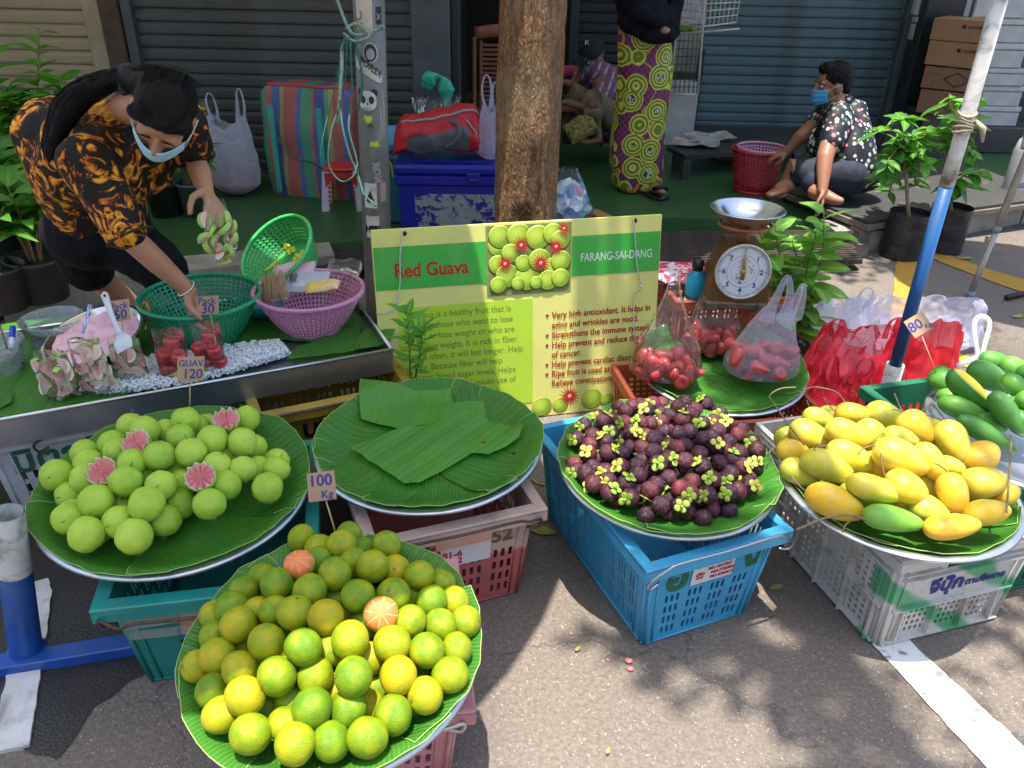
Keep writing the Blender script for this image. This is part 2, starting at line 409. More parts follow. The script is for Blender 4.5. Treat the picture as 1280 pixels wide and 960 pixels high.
# drain channel with bar grating between kerb pieces
M_IRON = mat('rusty_grating', (.07, .045, .035), (.03, .025, .022), .7, 20, bump=.4, metal=.3)
gr = tag(bpy.data.objects.new('drain_grating', None), 'dark rusty bar grating over the gutter behind the sign board', 'grating'); sc.collection.objects.link(gr)
mb = MB(); slab(mb, [(-1.0, 3.98), (1.95, 4.30), (1.95, 4.70), (-1.0, 4.25)], .006, .012); mb.obj('pit', mat('pit_dark', (.012, .011, .01), rough=.9), gr)
mbar = MB(); mbar.box((0, 0, 0), (3.0, .018, .03), 0, None, .003); bar = mbar.obj('bar', M_IRON, gr); bar.location = (.45, 4.12, .07); bar.rotation_euler = (0, 0, .10)
for k in range(1, 15):
    c_ = bar.copy(); sc.collection.objects.link(c_); c_.location = (.45+k*.004, 4.12+k*.036, .07); c_.rotation_euler = (0, 0, .10+.002*RND.uniform(-1, 1))
for xx in (-.9, .2, 1.0, 1.8):
    mb = MB(); mb.box((xx, 4.36+xx*.1-.045, .045), (.03, .58, .03), 0, .1); mb.obj('cross_bar', M_IRON, gr)
# ---- shopfront
def shutter(name, label, x0, x1, Y, z0, z1, c1, c2, dirt=.35, pitch=.0745):
    t = thing(name, label, 'shutter', (x0, Y, z0)); L = x1-x0
    m = mat(name+'_paint', c1, c2, .5, 3, bump=.25, bscale=25, dirt=dirt, dirtc=(.035, .03, .026), dscale=2.3, rv=.12)
    pr = [(0, 0), (-.004, .004), (-.014, .010), (-.016, .022), (-.016, .054), (-.010, .062), (-.002, .066), (0, .0745)]
    mb = MB(); n = len(pr); k = pitch/.0745
    vs = [(0, y, z*k) for y, z in pr]+[(L, y, z*k) for y, z in pr]; mb.add(vs, [(i, n+i, n+i+1, i+1) for i in range(n-1)], 0, False)
    first = None
    for i in range(int((z1-z0)/pitch)):
        if first is None: first = o = mb.obj('slat', m, t)
        else: o = first.copy(); sc.collection.objects.link(o)
        o.location = (0, 0, i*pitch); o.rotation_euler = (RND.uniform(-.05, .05), RND.uniform(-.0012, .0012), 0)
    mb = MB(); mb.box((L/2, -.005, -.02), (L, .05, .045), 0, None, .006); mb.obj('bottom_rail', m, t)
    return t
def post(name, label, cat, c, d, m, rz=0, bev=.008):
    mb = MB(); mb.box((0, 0, d[2]/2), d, 0, None, bev); o = mb.obj(name, m, None, c, (0, 0, rz)); return tag(o, label, cat)
YL = 5.7; GF = .12
shutter('tan_roller_shutter', 'tan roller shutter behind the tall green plants', -6.2, -2.83, YL, GF+.03, 2.6, (.40, .31, .21), (.32, .25, .17), .25, .083)
post('shutter_post', 'tan guide post at the right edge of the tan shutter', 'post', (-2.765, YL-.02, GF), (.115, .09, 2.5), mat('tan_post_paint', (.42, .34, .23), (.33, .26, .18), .5, 4, dirt=.3))
post('wooden_post', 'rough dark brown wooden post between tan and black shutters', 'post', (-2.64, YL-.04, GF), (.12, .10, 2.5), mat('brown_old_wood', (.11, .065, .05), (.055, .032, .026), .8, 12, bump=.8, bscale=30, dirt=.4))
post('shutter_jamb', 'grey steel shutter frame beside the brown wooden post', 'post', (-2.54, YL-.02, GF), (.065, .10, 2.5), mat('grey_frame_paint', (.085, .095, .10), (.06, .065, .07), .45, 5, dirt=.3))
shutter('dark_roller_shutter', 'charcoal roller shutter behind the striped laundry bag', -2.505, -.70, YL, GF+.02, 2.6, (.085, .088, .094), (.052, .054, .058), .4, .079)
M_BLUEGREY = mat('bluegrey_metal', (.085, .105, .12), (.06, .075, .085), .4, 4, bump=.1, dirt=.35, dirtc=(.02, .02, .02))
post('steel_column', 'blue grey steel column between charcoal shutter and open doorway', 'column', (-.575, YL-.03, GF), (.25, .2, 2.5), M_BLUEGREY)
post('door_jamb', 'slim dark jamb on the left of the open doorway', 'post', (-.42, YL+.02, GF), (.06, .16, 2.5), mat('dark_jamb', (.03, .035, .04), rough=.4))
# interior of the open shop, dark
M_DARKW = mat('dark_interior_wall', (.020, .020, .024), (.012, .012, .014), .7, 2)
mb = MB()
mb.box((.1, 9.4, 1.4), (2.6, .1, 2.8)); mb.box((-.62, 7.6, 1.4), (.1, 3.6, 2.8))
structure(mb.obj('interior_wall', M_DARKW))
post('door_frame', 'narrow black door frame right of the tree trunk', 'post', (.42, 6.9, GF), (.07, .12, 2.5), mat('black_frame', (.035, .04, .045), rough=.45))
shutter('navy_roller_shutter', 'dark navy roller shutter behind the squatting man', .46, 1.24, 6.98, GF+.02, 2.6, (.018, .028, .040), (.012, .018, .026), .2)
shutter('teal_roller_shutter', 'faded teal roller shutter behind the woman sitting on the platform', 1.50, 3.06, 7.1, GF+.16, 2.6, (.095, .165, .195), (.072, .125, .150), .45)
mb = MB(); mb.box((0, 0, .07), (1.7, .12, .14), 0, None, .01); o = mb.obj('shutter_sill', mat('sill_dark', (.05, .05, .05), rough=.8), None, (2.3, 7.12, GF)); structure(o)
post('white_block_wall', 'low white painted block wall under the wire grille', 'wall', (1.33, 6.96, GF), (.27, .2, .50), mat('old_white_wall', (.52, .50, .47), (.36, .35, .33), .8, 5, bump=.3, dirt=.6, dirtc=(.10, .09, .08)))
post('wall_panel', 'pale board panel behind the white wire grille', 'wall', (1.33, 7.10, GF+.55), (.27, .06, 2.2), mat('old_white_panel', (.36, .34, .31), (.24, .23, .21), .8, 5, bump=.3, dirt=.5, dirtc=(.10, .09, .08)))
post('black_post', 'dark post between the wire grille and teal shutter', 'post', (1.475, 6.98, GF), (.035, .10, .75), mat('black_post_paint', (.025, .022, .02), rough=.6))
post('slanted_black_panel', 'tall glossy black panel between teal shutter and cardboard boxes', 'panel', (3.245, 6.9, GF), (.30, .28, 2.5), mat('black_gloss_panel', (.018, .020, .024), (.03, .03, .034), .3, 3, dirt=.3, dirtc=(.06, .055, .05)))
post('shutter_rail', 'grey vertical guide rail at the right of the teal shutter', 'post', (3.075, 7.0, GF), (.055, .10, 2.5), M_BLUEGREY)
mb = MB()
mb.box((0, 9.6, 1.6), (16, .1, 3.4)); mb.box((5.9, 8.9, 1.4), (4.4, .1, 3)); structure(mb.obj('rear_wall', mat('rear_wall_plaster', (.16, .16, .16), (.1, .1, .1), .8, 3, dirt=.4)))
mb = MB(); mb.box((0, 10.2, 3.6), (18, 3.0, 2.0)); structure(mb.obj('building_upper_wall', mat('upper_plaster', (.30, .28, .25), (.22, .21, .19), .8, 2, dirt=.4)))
# fabric awning over the terrace (above the frame; it keeps the shopfront in shade)
mb = MB()
AW = [(-9, 2.9), (-2.2, 3.0), (-.4, 3.12), (.5, 3.5), (1.3, 4.4), (2.1, 5.1), (3.4, 5.75), (9, 8.2)]
n = len(AW); vs = [(x, y, 2.5) for x, y in AW]+[(x, 9, 3.0) for x, y in AW]; vs += [(x, y, z-.02) for x, y, z in vs]
fs = [(i, i+1, n+i+1, n+i) for i in range(n-1)]+[(2*n+i, 3*n+i, 3*n+i+1, 2*n+i+1) for i in range(n-1)]+[(i, 2*n+i, 2*n+i+1, i+1) for i in range(n-1)]
mb.add(vs, fs, 0, False); b_ = NB('awning_canvas'); d_ = b_.n('ShaderNodeBsdfDiffuse', i_Color=(.42, .46, .40)); tl_ = b_.n('ShaderNodeBsdfTranslucent', i_Color=(.55, .56, .48))
b_.t.links.new(b_.n('ShaderNodeMixShader', i_0=.55, i_1=d_, i_2=tl_).outputs[0], b_.out.inputs[0])
o = mb.obj('awning', b_.m); tag(o, 'long pale canvas awning stretched over the shop terrace', 'awning')
# buildings across the street, behind the camera (they bounce daylight as the real street does)
mb = MB(); mb.box((0, -14, 4), (40, 2, 8)); mb.box((-16, -2, 3), (2, 20, 6)); o = mb.obj('street_building', mat('street_plaster', (.52, .49, .44), (.42, .40, .36), .8, 1)); tag(o, 'pale plaster shop building across the street', 'building')
# vendor umbrella: canopy above the frame, shading the guava side of the stall
def umbrella(name, label, c, r, z, n, m, pole=None, seed=0):
    t = thing(name, label, 'umbrella', (c[0], c[1], 0)); mb = MB(); vs = [(0, 0, z+.38)]; fs = []
    for ring, (q, dz) in enumerate([(.35, .27), (.7, .12), (1, 0), (1.0, -.12)]):
        for k in range(n*4):
            a = 2*pi*k/(n*4); s_ = 1-.02*abs(sin(a*n/2)); vs.append((cos(a)*r*q*s_, sin(a)*r*q*s_, z+dz))
    N = n*4
    for k in range(N):
        fs.append((0, 1+k, 1+(k+1) % N))
        for q in range(3): fs.append((1+q*N+k, 1+(q+1)*N+k, 1+(q+1)*N+(k+1) % N, 1+q*N+(k+1) % N))
    mb.add(vs, fs); cn = mb.obj('canopy', m, t); apply_mod(cn, [('SOLIDIFY', dict(thickness=.004))])
    if pole:
        mb = MB(); mb.tube([(pole[0], pole[1], .02), (pole[0], pole[1], z+.1), (0, 0, z+.30)], .02, 10); mb.obj('pole', M_POLEW, t)
    for k in range(8):
        mb = MB(); a = 2*pi*k/8; mb.tube([(0, 0, z+.36), (cos(a)*r*.97, sin(a)*r*.97, z+.005)], .004, 5); mb.obj('rib', M_POLEW, t)
    return t
M_POLEW = mat('white_pole_paint', (.62, .62, .60), (.5, .5, .48), .4, 6)
b_ = NB('umbrella_cloth'); v = b_.obj()
d_ = b_.n('ShaderNodeBsdfDiffuse', i_Color=(.42, .46, .40)); tl_ = b_.n('ShaderNodeBsdfTranslucent', i_Color=(.78, .78, .66))
mx_ = b_.n('ShaderNodeMixShader', i_0=.55, i_1=d_, i_2=tl_); b_.t.links.new(mx_.outputs[0], b_.out.inputs[0])
umbrella('vendor_umbrella', 'big pale vendor umbrella over the guava and orange trays', (-.92, 1.76), 1.04, 2.2, 8, b_.m, (-1.35, -.1))
# ================================================================= CRATES
def plastic(name, c1, c2=None, dirt=.35, rough=.42, dc=(.10, .085, .07), ds=7):
    return mat(name, c1, c2, rough, 9, bump=.12, bscale=60, dirt=dirt, dirtc=dc, dscale=ds, rv=.1, sub=0)
def hgrid(x0, x1, y0, y1, nx, ny, fx=.5, fy=.7):
    out = []; dx = (x1-x0)/nx; dy = (y1-y0)/ny
    for i in range(nx):
        for j in range(ny):
            cx, cy = x0+dx*(i+.5), y0+dy*(j+.5); out.append((cx-dx*fx/2, cx+dx*fx/2, cy-dy*fy/2, cy+dy*fy/2))
    return out
def groups(x0, x1, y0, y1, ng, per, rows, gap=.3, fx=.5, fy=.75):
    out = []; g = (x1-x0)/ng
    for k in range(ng): out += hgrid(x0+g*(k+gap/2), x0+g*(k+1-gap/2), y0, y1, per, rows, fx, fy)
    return out
def perforated(mb, L, H, holes, fn, t=.003, mi=0):
    q = lambda v: round(v, 5)
    xs = sorted({0.0, q(L)} | {q(h[0]) for h in holes} | {q(h[1]) for h in holes})
    ys = sorted({0.0, q(H)} | {q(h[2]) for h in holes} | {q(h[3]) for h in holes})
    xi = {v: i for i, v in enumerate(xs)}; yi = {v: i for i, v in enumerate(ys)}; empty = set()
    for h in holes:
        for i in range(xi[q(h[0])], xi[q(h[1])]):
            for j in range(yi[q(h[2])], yi[q(h[3])]): empty.add((i, j))
    mb.cells(xs, ys, lambda i, j: (i, j) not in empty, fn, t, mi)
class Crate:
    """stackable plastic crate: four perforated walls, flanged rim, corner posts, floor and optional wire handles"""
    def __init__(s, name, label, A, B, ratio_l, h, m, end, side, w=None, z=0, rim=.028, taper=.022, slope=.0, group=None, rimc=None, post=True, flip=False):
        A = V(A); B = V(B); A.z = B.z = 0; x = (B-A); w = w or x.length; x.normalize(); y = V((-x.y, x.x, 0))
        s.w, s.l, s.h, s.tp = w, ratio_l, h, taper
        c = A+x*(w/2)+y*(s.l/2); s.rz = atan2(x.y, x.x)
        s.o = thing(name, label, 'crate', (c.x, c.y, z), s.rz, group)
        s.m = m
        for k, spec in enumerate((end, side, end, side)):
            mb = MB(); L = s.side_len(k); perforated(mb, 1.0, h, [(a/L, b/L, c_, d) for a, b, c_, d in spec(L, h)], lambda u, z_, w_, k=k: s.pt(k, u, z_, w_)); o = mb.obj('side_panel', m, s.o)
        mb = MB(); tw, tl = w/2+taper, s.l/2+taper
        for k in range(4):                                        # flanged rim
            a, b = s.pt(k, 0, h, 0), s.pt(k, 1, h, 0); n = V((b.y-a.y, a.x-b.x, 0)).normalized(); d = (b-a).normalized()
            r = Matrix.Rotation(atan2(d.y, d.x), 3, 'Z')
            mb.box((a+b)/2+n*rim*.5+V((0, 0, -.006)), ((b-a).length+rim*2-(.004 if k % 2 else 0), rim, .012+.001*(k % 2)), 0, r, .003)
            mb.box((a+b)/2+n*(rim-.002)+V((0, 0, -.022)), ((b-a).length+rim*2-.004-(.004 if k % 2 else 0), .004, .034), 0, r, .001)
        if post:
            for k in range(4):
                for u in (.012, .988, .075, .925):
                    a, b = s.pt(k, u, .002, .004), s.pt(k, u, h-.03, .004); mb.tube([a, b], .0055 if u in (.012, .988) else .0035, 5)
            for zz in (.006, h*.62):
                for k in range(4):
                    if zz > .1 and not slope: continue
                    a, b = s.pt(k, 0, zz, .004), s.pt(k, 1, zz, .004); mb.tube([a, b], .004, 4)
        mb.obj('rim', rimc or m, s.o)
        mb = MB(); mb.box((0, 0, .004), (w-.004, s.l-.004, .006)); mb.obj('floor_panel', m, s.o)
    def side_len(s, k): return s.w if k % 2 == 0 else s.l
    def pt(s, k, u, z, w=0):
        t = s.tp*(z/s.h); hw, hl = s.w/2+t, s.l/2+t
        cs = [(-hw, -hl), (hw, -hl), (hw, hl), (-hw, hl)]; a, b = V(cs[k]), V(cs[(k+1) % 4]); p = a.lerp(b, u); d = (b-a).normalized()
        return V((p.x+d.y*w, p.y-d.x*w, z))
    def face(s, k, u, z, up=.0):
        """frame on the outside of wall k at u, z: text x runs along the wall, y up"""
        a, b = s.pt(k, 0, z), s.pt(k, 1, z); return frame4(s.pt(k, u, z, .0052+up), b-a, s.pt(k, u, s.h)-s.pt(k, u, 0))
    def write(s, k, u, z, body, size, m, **kw): return text(body, size, m, s.o, s.face(k, u, z, kw.pop('up', 0)), **kw)
    def sticker(s, k, u, z, wd, ht, m, name='paper_label', rot=0, up=0):
        mb = MB(); mb.box((wd/2, ht/2, 0), (wd, ht, .001)); o = mb.obj(name, m, s.o); o.matrix_parent_inverse = Matrix.Identity(4); o.matrix_local = s.face(k, u, z, up) @ Matrix.Rotation(rot, 4, 'Z'); return o
    def handle(s, k, m, drop=.02, r=.004, u0=.06, u1=.94, outw=.05):
        a = s.pt(k, u0, s.h-.03, .03); b = s.pt(k, u1, s.h-.03, .03); d = (b-a).normalized(); n = V((d.y, -d.x, 0))
        pts = [a-V((0, 0, .02)), a-d*.028+n*.005+V((0, 0, -.025)), a-d*.032+n*.012+V((0, 0, .005)), a+n*outw*.6+d*.01+V((0, 0, .022-drop)), a.lerp(b, .12)+n*outw*.6+V((0, 0, .03-drop)), a.lerp(b, .5)+n*outw*.62+V((0, 0, .028-drop)), a.lerp(b, .88)+n*outw*.6+V((0, 0, .03-drop)), b+n*outw*.6-d*.01+V((0, 0, .022-drop)), b+d*.032+n*.012+V((0, 0, .005)), b+d*.028+n*.005+V((0, 0, -.025)), b-V((0, 0, .02))]
        mb = MB(); mb.tube(bezier(pts, 5), r, 7); return mb.obj('wire_handle', m, s.o)
M_INK_G = mat('green_lettering', (.02, .13, .06), (.015, .10, .05), .6, 20); M_INK_R = mat('red_lettering', (.50, .02, .03), (.36, .02, .03), .6, 20)
M_INK_K = mat('black_lettering', (.015, .015, .02), rough=.6); M_INK_B = mat('blue_ink', (.02, .025, .22), (.03, .03, .16), .6, 30)
M_PAPER = mat('white_label_paper', (.68, .66, .64), (.58, .56, .54), .6, 12); M_CARD = mat('brown_cardboard', (.42, .27, .15), (.34, .21, .115), .85, 9, bump=.15, bscale=90)
M_WIRE = mat('rusty_wire', (.12, .08, .06), (.06, .045, .04), .6, 40, metal=.5, bump=.3)
M_STICK = mat('bamboo_stick', (.55, .38, .18), (.45, .30, .13), .6, 30)
# --- sky blue crate under the mangosteens
M_BLUE = plastic('sky_blue_plastic', (.055, .36, .58), (.045, .30, .50), .22)
e_ = lambda L, h: groups(.035, L-.03, .018, h*.56, 4, 3, 4, .28, .52, .68)
sd_ = lambda L, h: groups(.03, L-.03, .02, h*.88, 9, 3, 4, .30, .50, .80)
cb = Crate('plastic_crate', 'sky blue slotted plastic crate carrying the mangosteen tray', P(803, 805), P(924, 766), .57, .315, M_BLUE, e_, sd_, w=.315, taper=.03)
cb.write(0, .13, .190, 'อ', .118, M_INK_G, bold=.0045); cb.write(0, .78, .200, 'ง', .118, M_INK_G, bold=.0045)
cb.sticker(0, .34, .188, .125, .082, M_PAPER, up=.001)
for k, (tx, sz, zz, u) in enumerate((('อาวยผลไม้', .026, .246, .37), ('081-4017567', .0135, .230, .47), ('062-7735854', .0135, .214, .50), ('081-6360614', .0135, .198, .50), ('☎', .022, .209, .37))):
    cb.write(0, u, zz, tx, sz, M_INK_R, bold=.0006, up=.002)
cb.write(3, .40, .245, '0849009984', .062, M_INK_K, bold=.0012); cb.write(3, .46, .28, 'ง', .05, M_INK_K, bold=.003)
cb.handle(0, mat('steel_wire', (.5, .5, .52), rough=.3, metal=.9), -.014, .0035, .02, .98, .03)
# --- white ribbed crate under the yellow mangoes
b_ = NB('spray_white_plastic'); v = b_.obj()
n1 = b_.noise(v, 5, 5, .6); c = b_.mix(n1, (.50, .46, .40), (.60, .57, .52)); d1 = b_.ramp(b_.noise(v, 9, 7, .7, .3), [(.52, (0, 0, 0)), (.68, (.7, .7, .7))]); c = b_.mix(d1, c, (.22, .17, .12))
sp = b_.n('ShaderNodeSeparateXYZ', i_0=v); wv = b_.math('SINE', b_.math('ADD', b_.math('MULTIPLY', sp.outputs[0], 21), b_.math('MULTIPLY', sp.outputs[2], 30)))
fy = b_.math('LESS_THAN', sp.outputs[1], -.24); g = b_.math('MULTIPLY', b_.ramp(b_.math('ADD', wv, b_.math('MULTIPLY', b_.noise(v, 8, 3), .8)), [(1.0-.02, (0, 0, 0)), (1.0, (.85, .85, .85))]), fy)
g = b_.math('MULTIPLY', b_.ramp(b_.math('MULTIPLY_ADD', wv, .35, b_.math('MULTIPLY', b_.noise(v, 7, 2), .75)), [(.52, (0, 0, 0)), (.66, (.85, .85, .85))]), fy)
c = b_.mix(g, c, (.03, .32, .12)); b_.pbr(c, .5, 0, b_.bump(b_.noise(v, 70, 3), .2, .003)); M_WCR = b_.m
def mg_side(L, h):
    o = []
    for k in range(5):
        x0 = .03+k*(L-.06)/5; x1 = x0+(L-.06)/5
        o += hgrid(x0+.012, x1-.006, .022, h*.42, 4, 5, .55, .6)+hgrid(x0+.012, x1-.006, h*.46, h*.80, 4, 5, .55, .6)
    return o
def mg_end(L, h):
    o = []
    for k in range(3): x0 = .045+k*(L-.09)/3; o += hgrid(x0+.008, x0+(L-.09)/3-.006, .03, h*.38, 5, 4, .52, .6)
    return o+[(L*.36, L*.64, h*.78, h*.87)]
cw = Crate('plastic_crate', 'dirty white ribbed plastic crate with green spray paint under the yellow mangoes', P(1093, 806), P(1232, 772), .60, .315, M_WCR, mg_end, mg_side, w=.385, taper=.016, rim=.014, post=True)
mb = MB()
for k in (1, 3):
    for j in range(6):
        u = (.03+j*(cw.l-.06)/5)/cw.l; mb.box((cw.pt(k, u, .14, .009)), (.012, .006, .27), 0, Matrix.Rotation(0, 3, 'Z'), 0)
    for zz in (.012, .135, .255, .275, .295): mb.box(cw.pt(k, .5, zz, .009), (.013, cw.l-.01, .005))
for k in (0, 2):
    for j in range(4):
        u = (.045+j*(cw.w-.09)/3)/cw.w; mb.box(cw.pt(k, u, .075, .009), (.005, .013, .11))
    for zz in (.012, .13, .235, .255, .275, .295): 
        if zz in (.255, .275):
            for u, w_ in ((.17, .11), (.83, .11)): mb.box(cw.pt(k, u, zz, .009), (w_, .012, .004))
        else: mb.box(cw.pt(k, .5, zz, .009), (cw.w-.01, .013, .005))
mb.obj('ribs', M_WCR, cw.o)
cw.write(0, .28, .165, 'จีปุ๊ก', .062, M_INK_B, bold=.0022); cw.write(0, .56, .168, 'ตามซื้อขาย', .030, M_INK_B, bold=.0008)
# --- dusty pink crate under the leaf tray
b_ = NB('faded_pink_plastic'); v = b_.obj(); sp = b_.n('ShaderNodeSeparateXYZ', i_0=v)
f = b_.ramp(b_.math('ADD', sp.outputs[2], b_.math('MULTIPLY', b_.noise(v, 3, 3), .06)), [(.205, (0, 0, 0)), (.215, (1, 1, 1))])
c = b_.mix(f, (.42, .10, .10), (.48, .34, .27)); d1 = b_.ramp(b_.noise(v, 8, 7, .7, .3), [(.5, (0, 0, 0)), (.7, (.7, .7, .7))]); c = b_.mix(d1, c, (.17, .10, .085))
b_.pbr(c, .5, 0, b_.bump(b_.noise(v, 60, 3), .2, .003)); M_PINK = b_.m
pk_e = lambda L, h: groups(.02, L-.02, .02, h*.60, 4, 3, 4, .26, .5, .66)
pk_s = lambda L, h: groups(.02, L-.02, .02, h*.8, 7, 3, 5, .26, .5, .66)
B = P(646, 739); A = B+(P(671, 622, .32)-P(495, 660, .32)).normalized()*-.36
cp = Crate('plastic_crate', 'faded pink crate with red lettering under the empty banana leaf tray', A, B, .52, .32, M_PINK, pk_e, pk_s, w=.36, taper=.026, rim=.032)
mb = MB(); mb.box(cp.pt(0, .52, .275, .03), (.15, .012, .036), 0, None, .003); mb.obj('handle_grip', mat('orange_stained_plastic', (.50, .20, .12), (.42, .28, .22), .5, 30), cp.o)
cp.sticker(0, .13, .165, .235, .075, M_PAPER, up=.001, rot=.0); cp.handle(0, M_WIRE, .0, .004, .07, .95, .05)
cp.write(0, .17, .210, 'แจ๋ว', .055, M_INK_R, bold=.002, up=.002); cp.write(0, .36, .198, '081-6', .030, M_INK_R, bold=.001, up=.002); cp.write(0, .36, .172, '080-2', .030, M_INK_R, bold=.001, up=.002); cp.write(0, .16, .172, 'เจี๊ยบ', .022, M_INK_R, bold=.0008, up=.002)
cp.write(0, .74, .215, '52', .06, mat('brown_ink', (.16, .09, .06), rough=.7), bold=.001)
# --- brighter pink crate under the orange tray
M_PINK2 = plastic('bright_pink_plastic', (.58, .25, .27), (.48, .19, .21), .35)
B2 = P(585, 905); A2 = B2+(V((cos(cp.rz), sin(cp.rz), 0)))*-.37
cp2 = Crate('plastic_crate', 'pink slotted plastic crate half hidden under the tray of green oranges', P(340, 1010, .0), P(556, 985, 0), .31, .315, M_PINK2, pk_e, pk_s, w=.36, taper=.03, rim=.034)
cp2.handle(0, mat('steel_wire2', (.5, .48, .45), rough=.35, metal=.8), .01, .0045, .06, .95, .045)
# --- teal crate under the guava tray
M_TEAL = plastic('teal_plastic', (.015, .26, .21), (.012, .20, .165), .2)
ct = Crate('plastic_crate', 'teal slotted crate with taped cardboard price scrap under the guava tray', P(190, 850), P(190, 850)+V((.34*cos(.20), .34*sin(.20), 0)), .50, .30, M_TEAL, lambda L, h: groups(.085, L-.02, .02, h*.62, 3, 3, 4, .2, .55, .7), lambda L, h: groups(.03, L-.03, .02, h*.8, 7, 3, 4, .28, .5, .7), w=.36, taper=.03, rim=.034)
ct.handle(0, M_WIRE, .03, .004, .03, .97, .05)
ct.sticker(0, .30, .165, .17, .09, M_CARD, 'cardboard_scrap', -.12, .004); ct.write(0, .44, .215, '56 บ/ง.25', .022, M_INK_K, bold=.0003, up=.009); ct.write(0, .20, .20, '18', .065, M_INK_R, bold=.002)
tape = film('clear_tape', (1, 1, 1), .12, .08, 1.0)
ct.sticker(0, .02, .20, .34, .035, tape, 'tape', .10, .008); ct.sticker(0, .02, .17, .34, .03, tape, 'tape', -.02, .010)
# --- white crate and yellow crate under the steel table
M_WHC = plastic('grey_white_plastic', (.50, .52, .53), (.42, .44, .46), .2)
tdir = (P(490, 437, .42)-P(0, 525, .42)); tdir.z = 0; tdir.normalize(); tang = atan2(tdir.y, tdir.x)
Aw = P(35, 657)
cwh = Crate('plastic_crate', 'grey white crate with green lettering under the steel table', Aw-tdir*.0, Aw+tdir*.5, .38, .34, M_WHC, lambda L, h: hgrid(.035, L-.04, .03, h*.62, 16, 4, .42, .66), lambda L, h: groups(.03, L-.03, .02, h*.8, 5, 3, 4), w=.56, taper=.03, rim=.028)
cwh.write(0, .055, .205, 'มิตรน้ำชัย', .105, M_INK_G, bold=.003); cwh.handle(0, M_WIRE, .0, .0035, .25, .9, .02)
M_YELC = plastic('yellow_plastic', (.42, .27, .02), (.33, .20, .02), .45)
Ay = P(340, 625, 0)
cy = Crate('plastic_crate', 'dirty yellow crate with black lettering under the steel table end', P(352, 620), P(352, 620)+tdir*.5, .36, .34, M_YELC, lambda L, h: groups(.035, L-.03, .03, h*.62, 4, 3, 3, .25, .5, .62), lambda L, h: groups(.03, L-.03, .02, h*.8, 5, 3, 4), w=.40, taper=.025, rim=.032)
cy.write(0, .24, .215, 'บาง', .09, M_INK_K, bold=.003); cy.handle(0, M_WIRE, .0, .004, .03, .7, .03)
# --- orange-red lattice crates: one under the wax apple tray, stacked below, one carrying the scale
M_RUST = plastic('orange_red_plastic', (.42, .085, .035), (.32, .06, .03), .25)
wx = V((cos(.16), sin(.16), 0)); Ax = P(790, 560, .0)
lat_e = lambda L, h: hgrid(.02, L-.02, .03, h-.05, int(L/.026), 7, .62, .62)
cr1 = Crate('plastic_crate', 'orange red lattice crate directly under the wax apple tray', P(812, 602), P(806, 600)+wx*.5, .40, .23, M_RUST, lat_e, lat_e, w=.56, taper=.016, rim=.016)
cr2 = Crate('plastic_crate', 'orange red lattice crate under the brown weighing scale', P(842, 500)+V((-.02, .0, 0)), P(842, 500)+wx*.5, .34, .44, M_RUST, lambda L, h: hgrid(.02, L-.02, h-.085, h-.025, int(L/.016), 1, .5, .9)+hgrid(.02, L-.02, .03, h-.11, int(L/.026), 10, .62, .62), lambda L, h: hgrid(.02, L-.02, .03, h-.05, int(L/.026), 10, .62, .62), w=.44, taper=.016, rim=.018)
# --- dark green crate under the green mangoes, at the right edge
M_DGR = plastic('dark_green_plastic', (.012, .16, .075), (.01, .12, .06), .15)
cg = Crate('plastic_crate', 'dark green crate under the steel tray of green mangoes', P(1236, 742), P(1236, 742)+V((.5*cos(.28), .5*sin(.28), 0)), .58, .34, M_DGR, lambda L, h: hgrid(.03, L-.03, .03, h*.8, int(L/.03), 5, .55, .7), lambda L, h: hgrid(.03, L-.03, .03, h*.8, int(L/.03), 5, .55, .7), w=.52, taper=.025, rim=.03)
cg.handle(3, M_WIRE, .0, .004, .1, .9, .02)

# ================================================================= ALUMINIUM TRAYS AND BANANA LEAVES
M_ALU = mat('dull_aluminium', (.62, .63, .65), (.50, .51, .53), .34, 5, metal=.85, bump=.05, bscale=30, rv=.1)
M_STEEL = mat('stainless_steel', (.42, .43, .44), (.34, .35, .36), .30, 3, metal=.9, bump=.04, bscale=12, dirt=.3, dirtc=(.16, .13, .11), dscale=4, rv=.1)
def dishz(r, R, depth=.05):
    q = r/R; pr = ((0, 0), (.72, 0), (.80, .006), (.90, .019), (.98, .036), (1.2, .041))
    for (a, za), (b, zb) in zip(pr, pr[1:]):
        if q <= b: return za+(zb-za)*(q-a)/(b-a)
    return .041
def tray(label, c, R, tilt=(0, 0), depth=.036):
    Mt = Matrix.Translation(c) @ Matrix.Rotation(tilt[0], 4, 'X') @ Matrix.Rotation(tilt[1], 4, 'Y')
    mb = MB(); pr = [(.001, 0), (R*.5, 0), (R*.72, 0), (R*.80, .006), (R*.90, .026*depth/.05), (R*.98, depth), (R*.995, depth+.002), (R+.012, depth-.001), (R+.014, depth-.006), (R+.010, depth-.006), (R*.985, depth-.006), (R*.90, .020*depth/.05), (R*.80, -.001), (R*.72, -.005), (.001, -.005)]
    mb.lathe(pr, 72); o = mb.obj('metal_tray', M_ALU); o.matrix_world = Mt; tag(o, label, 'tray'); return o, Mt
b_ = NB('banana_leaf'); uv_ = b_.uv(); v = b_.obj(); sp = b_.n('ShaderNodeSeparateXYZ', i_0=uv_)
wob = b_.math('MULTIPLY', b_.noise(v, 7, 2), .012); x_ = b_.math('ADD', sp.outputs[1], wob)
w1 = b_.math('SINE', b_.math('MULTIPLY', x_, 700)); w2 = b_.math('SINE', b_.math('MULTIPLY', x_, 263)); w3 = b_.noise(b_.mapv(uv_, (3, 90, 1)), 1, 4)
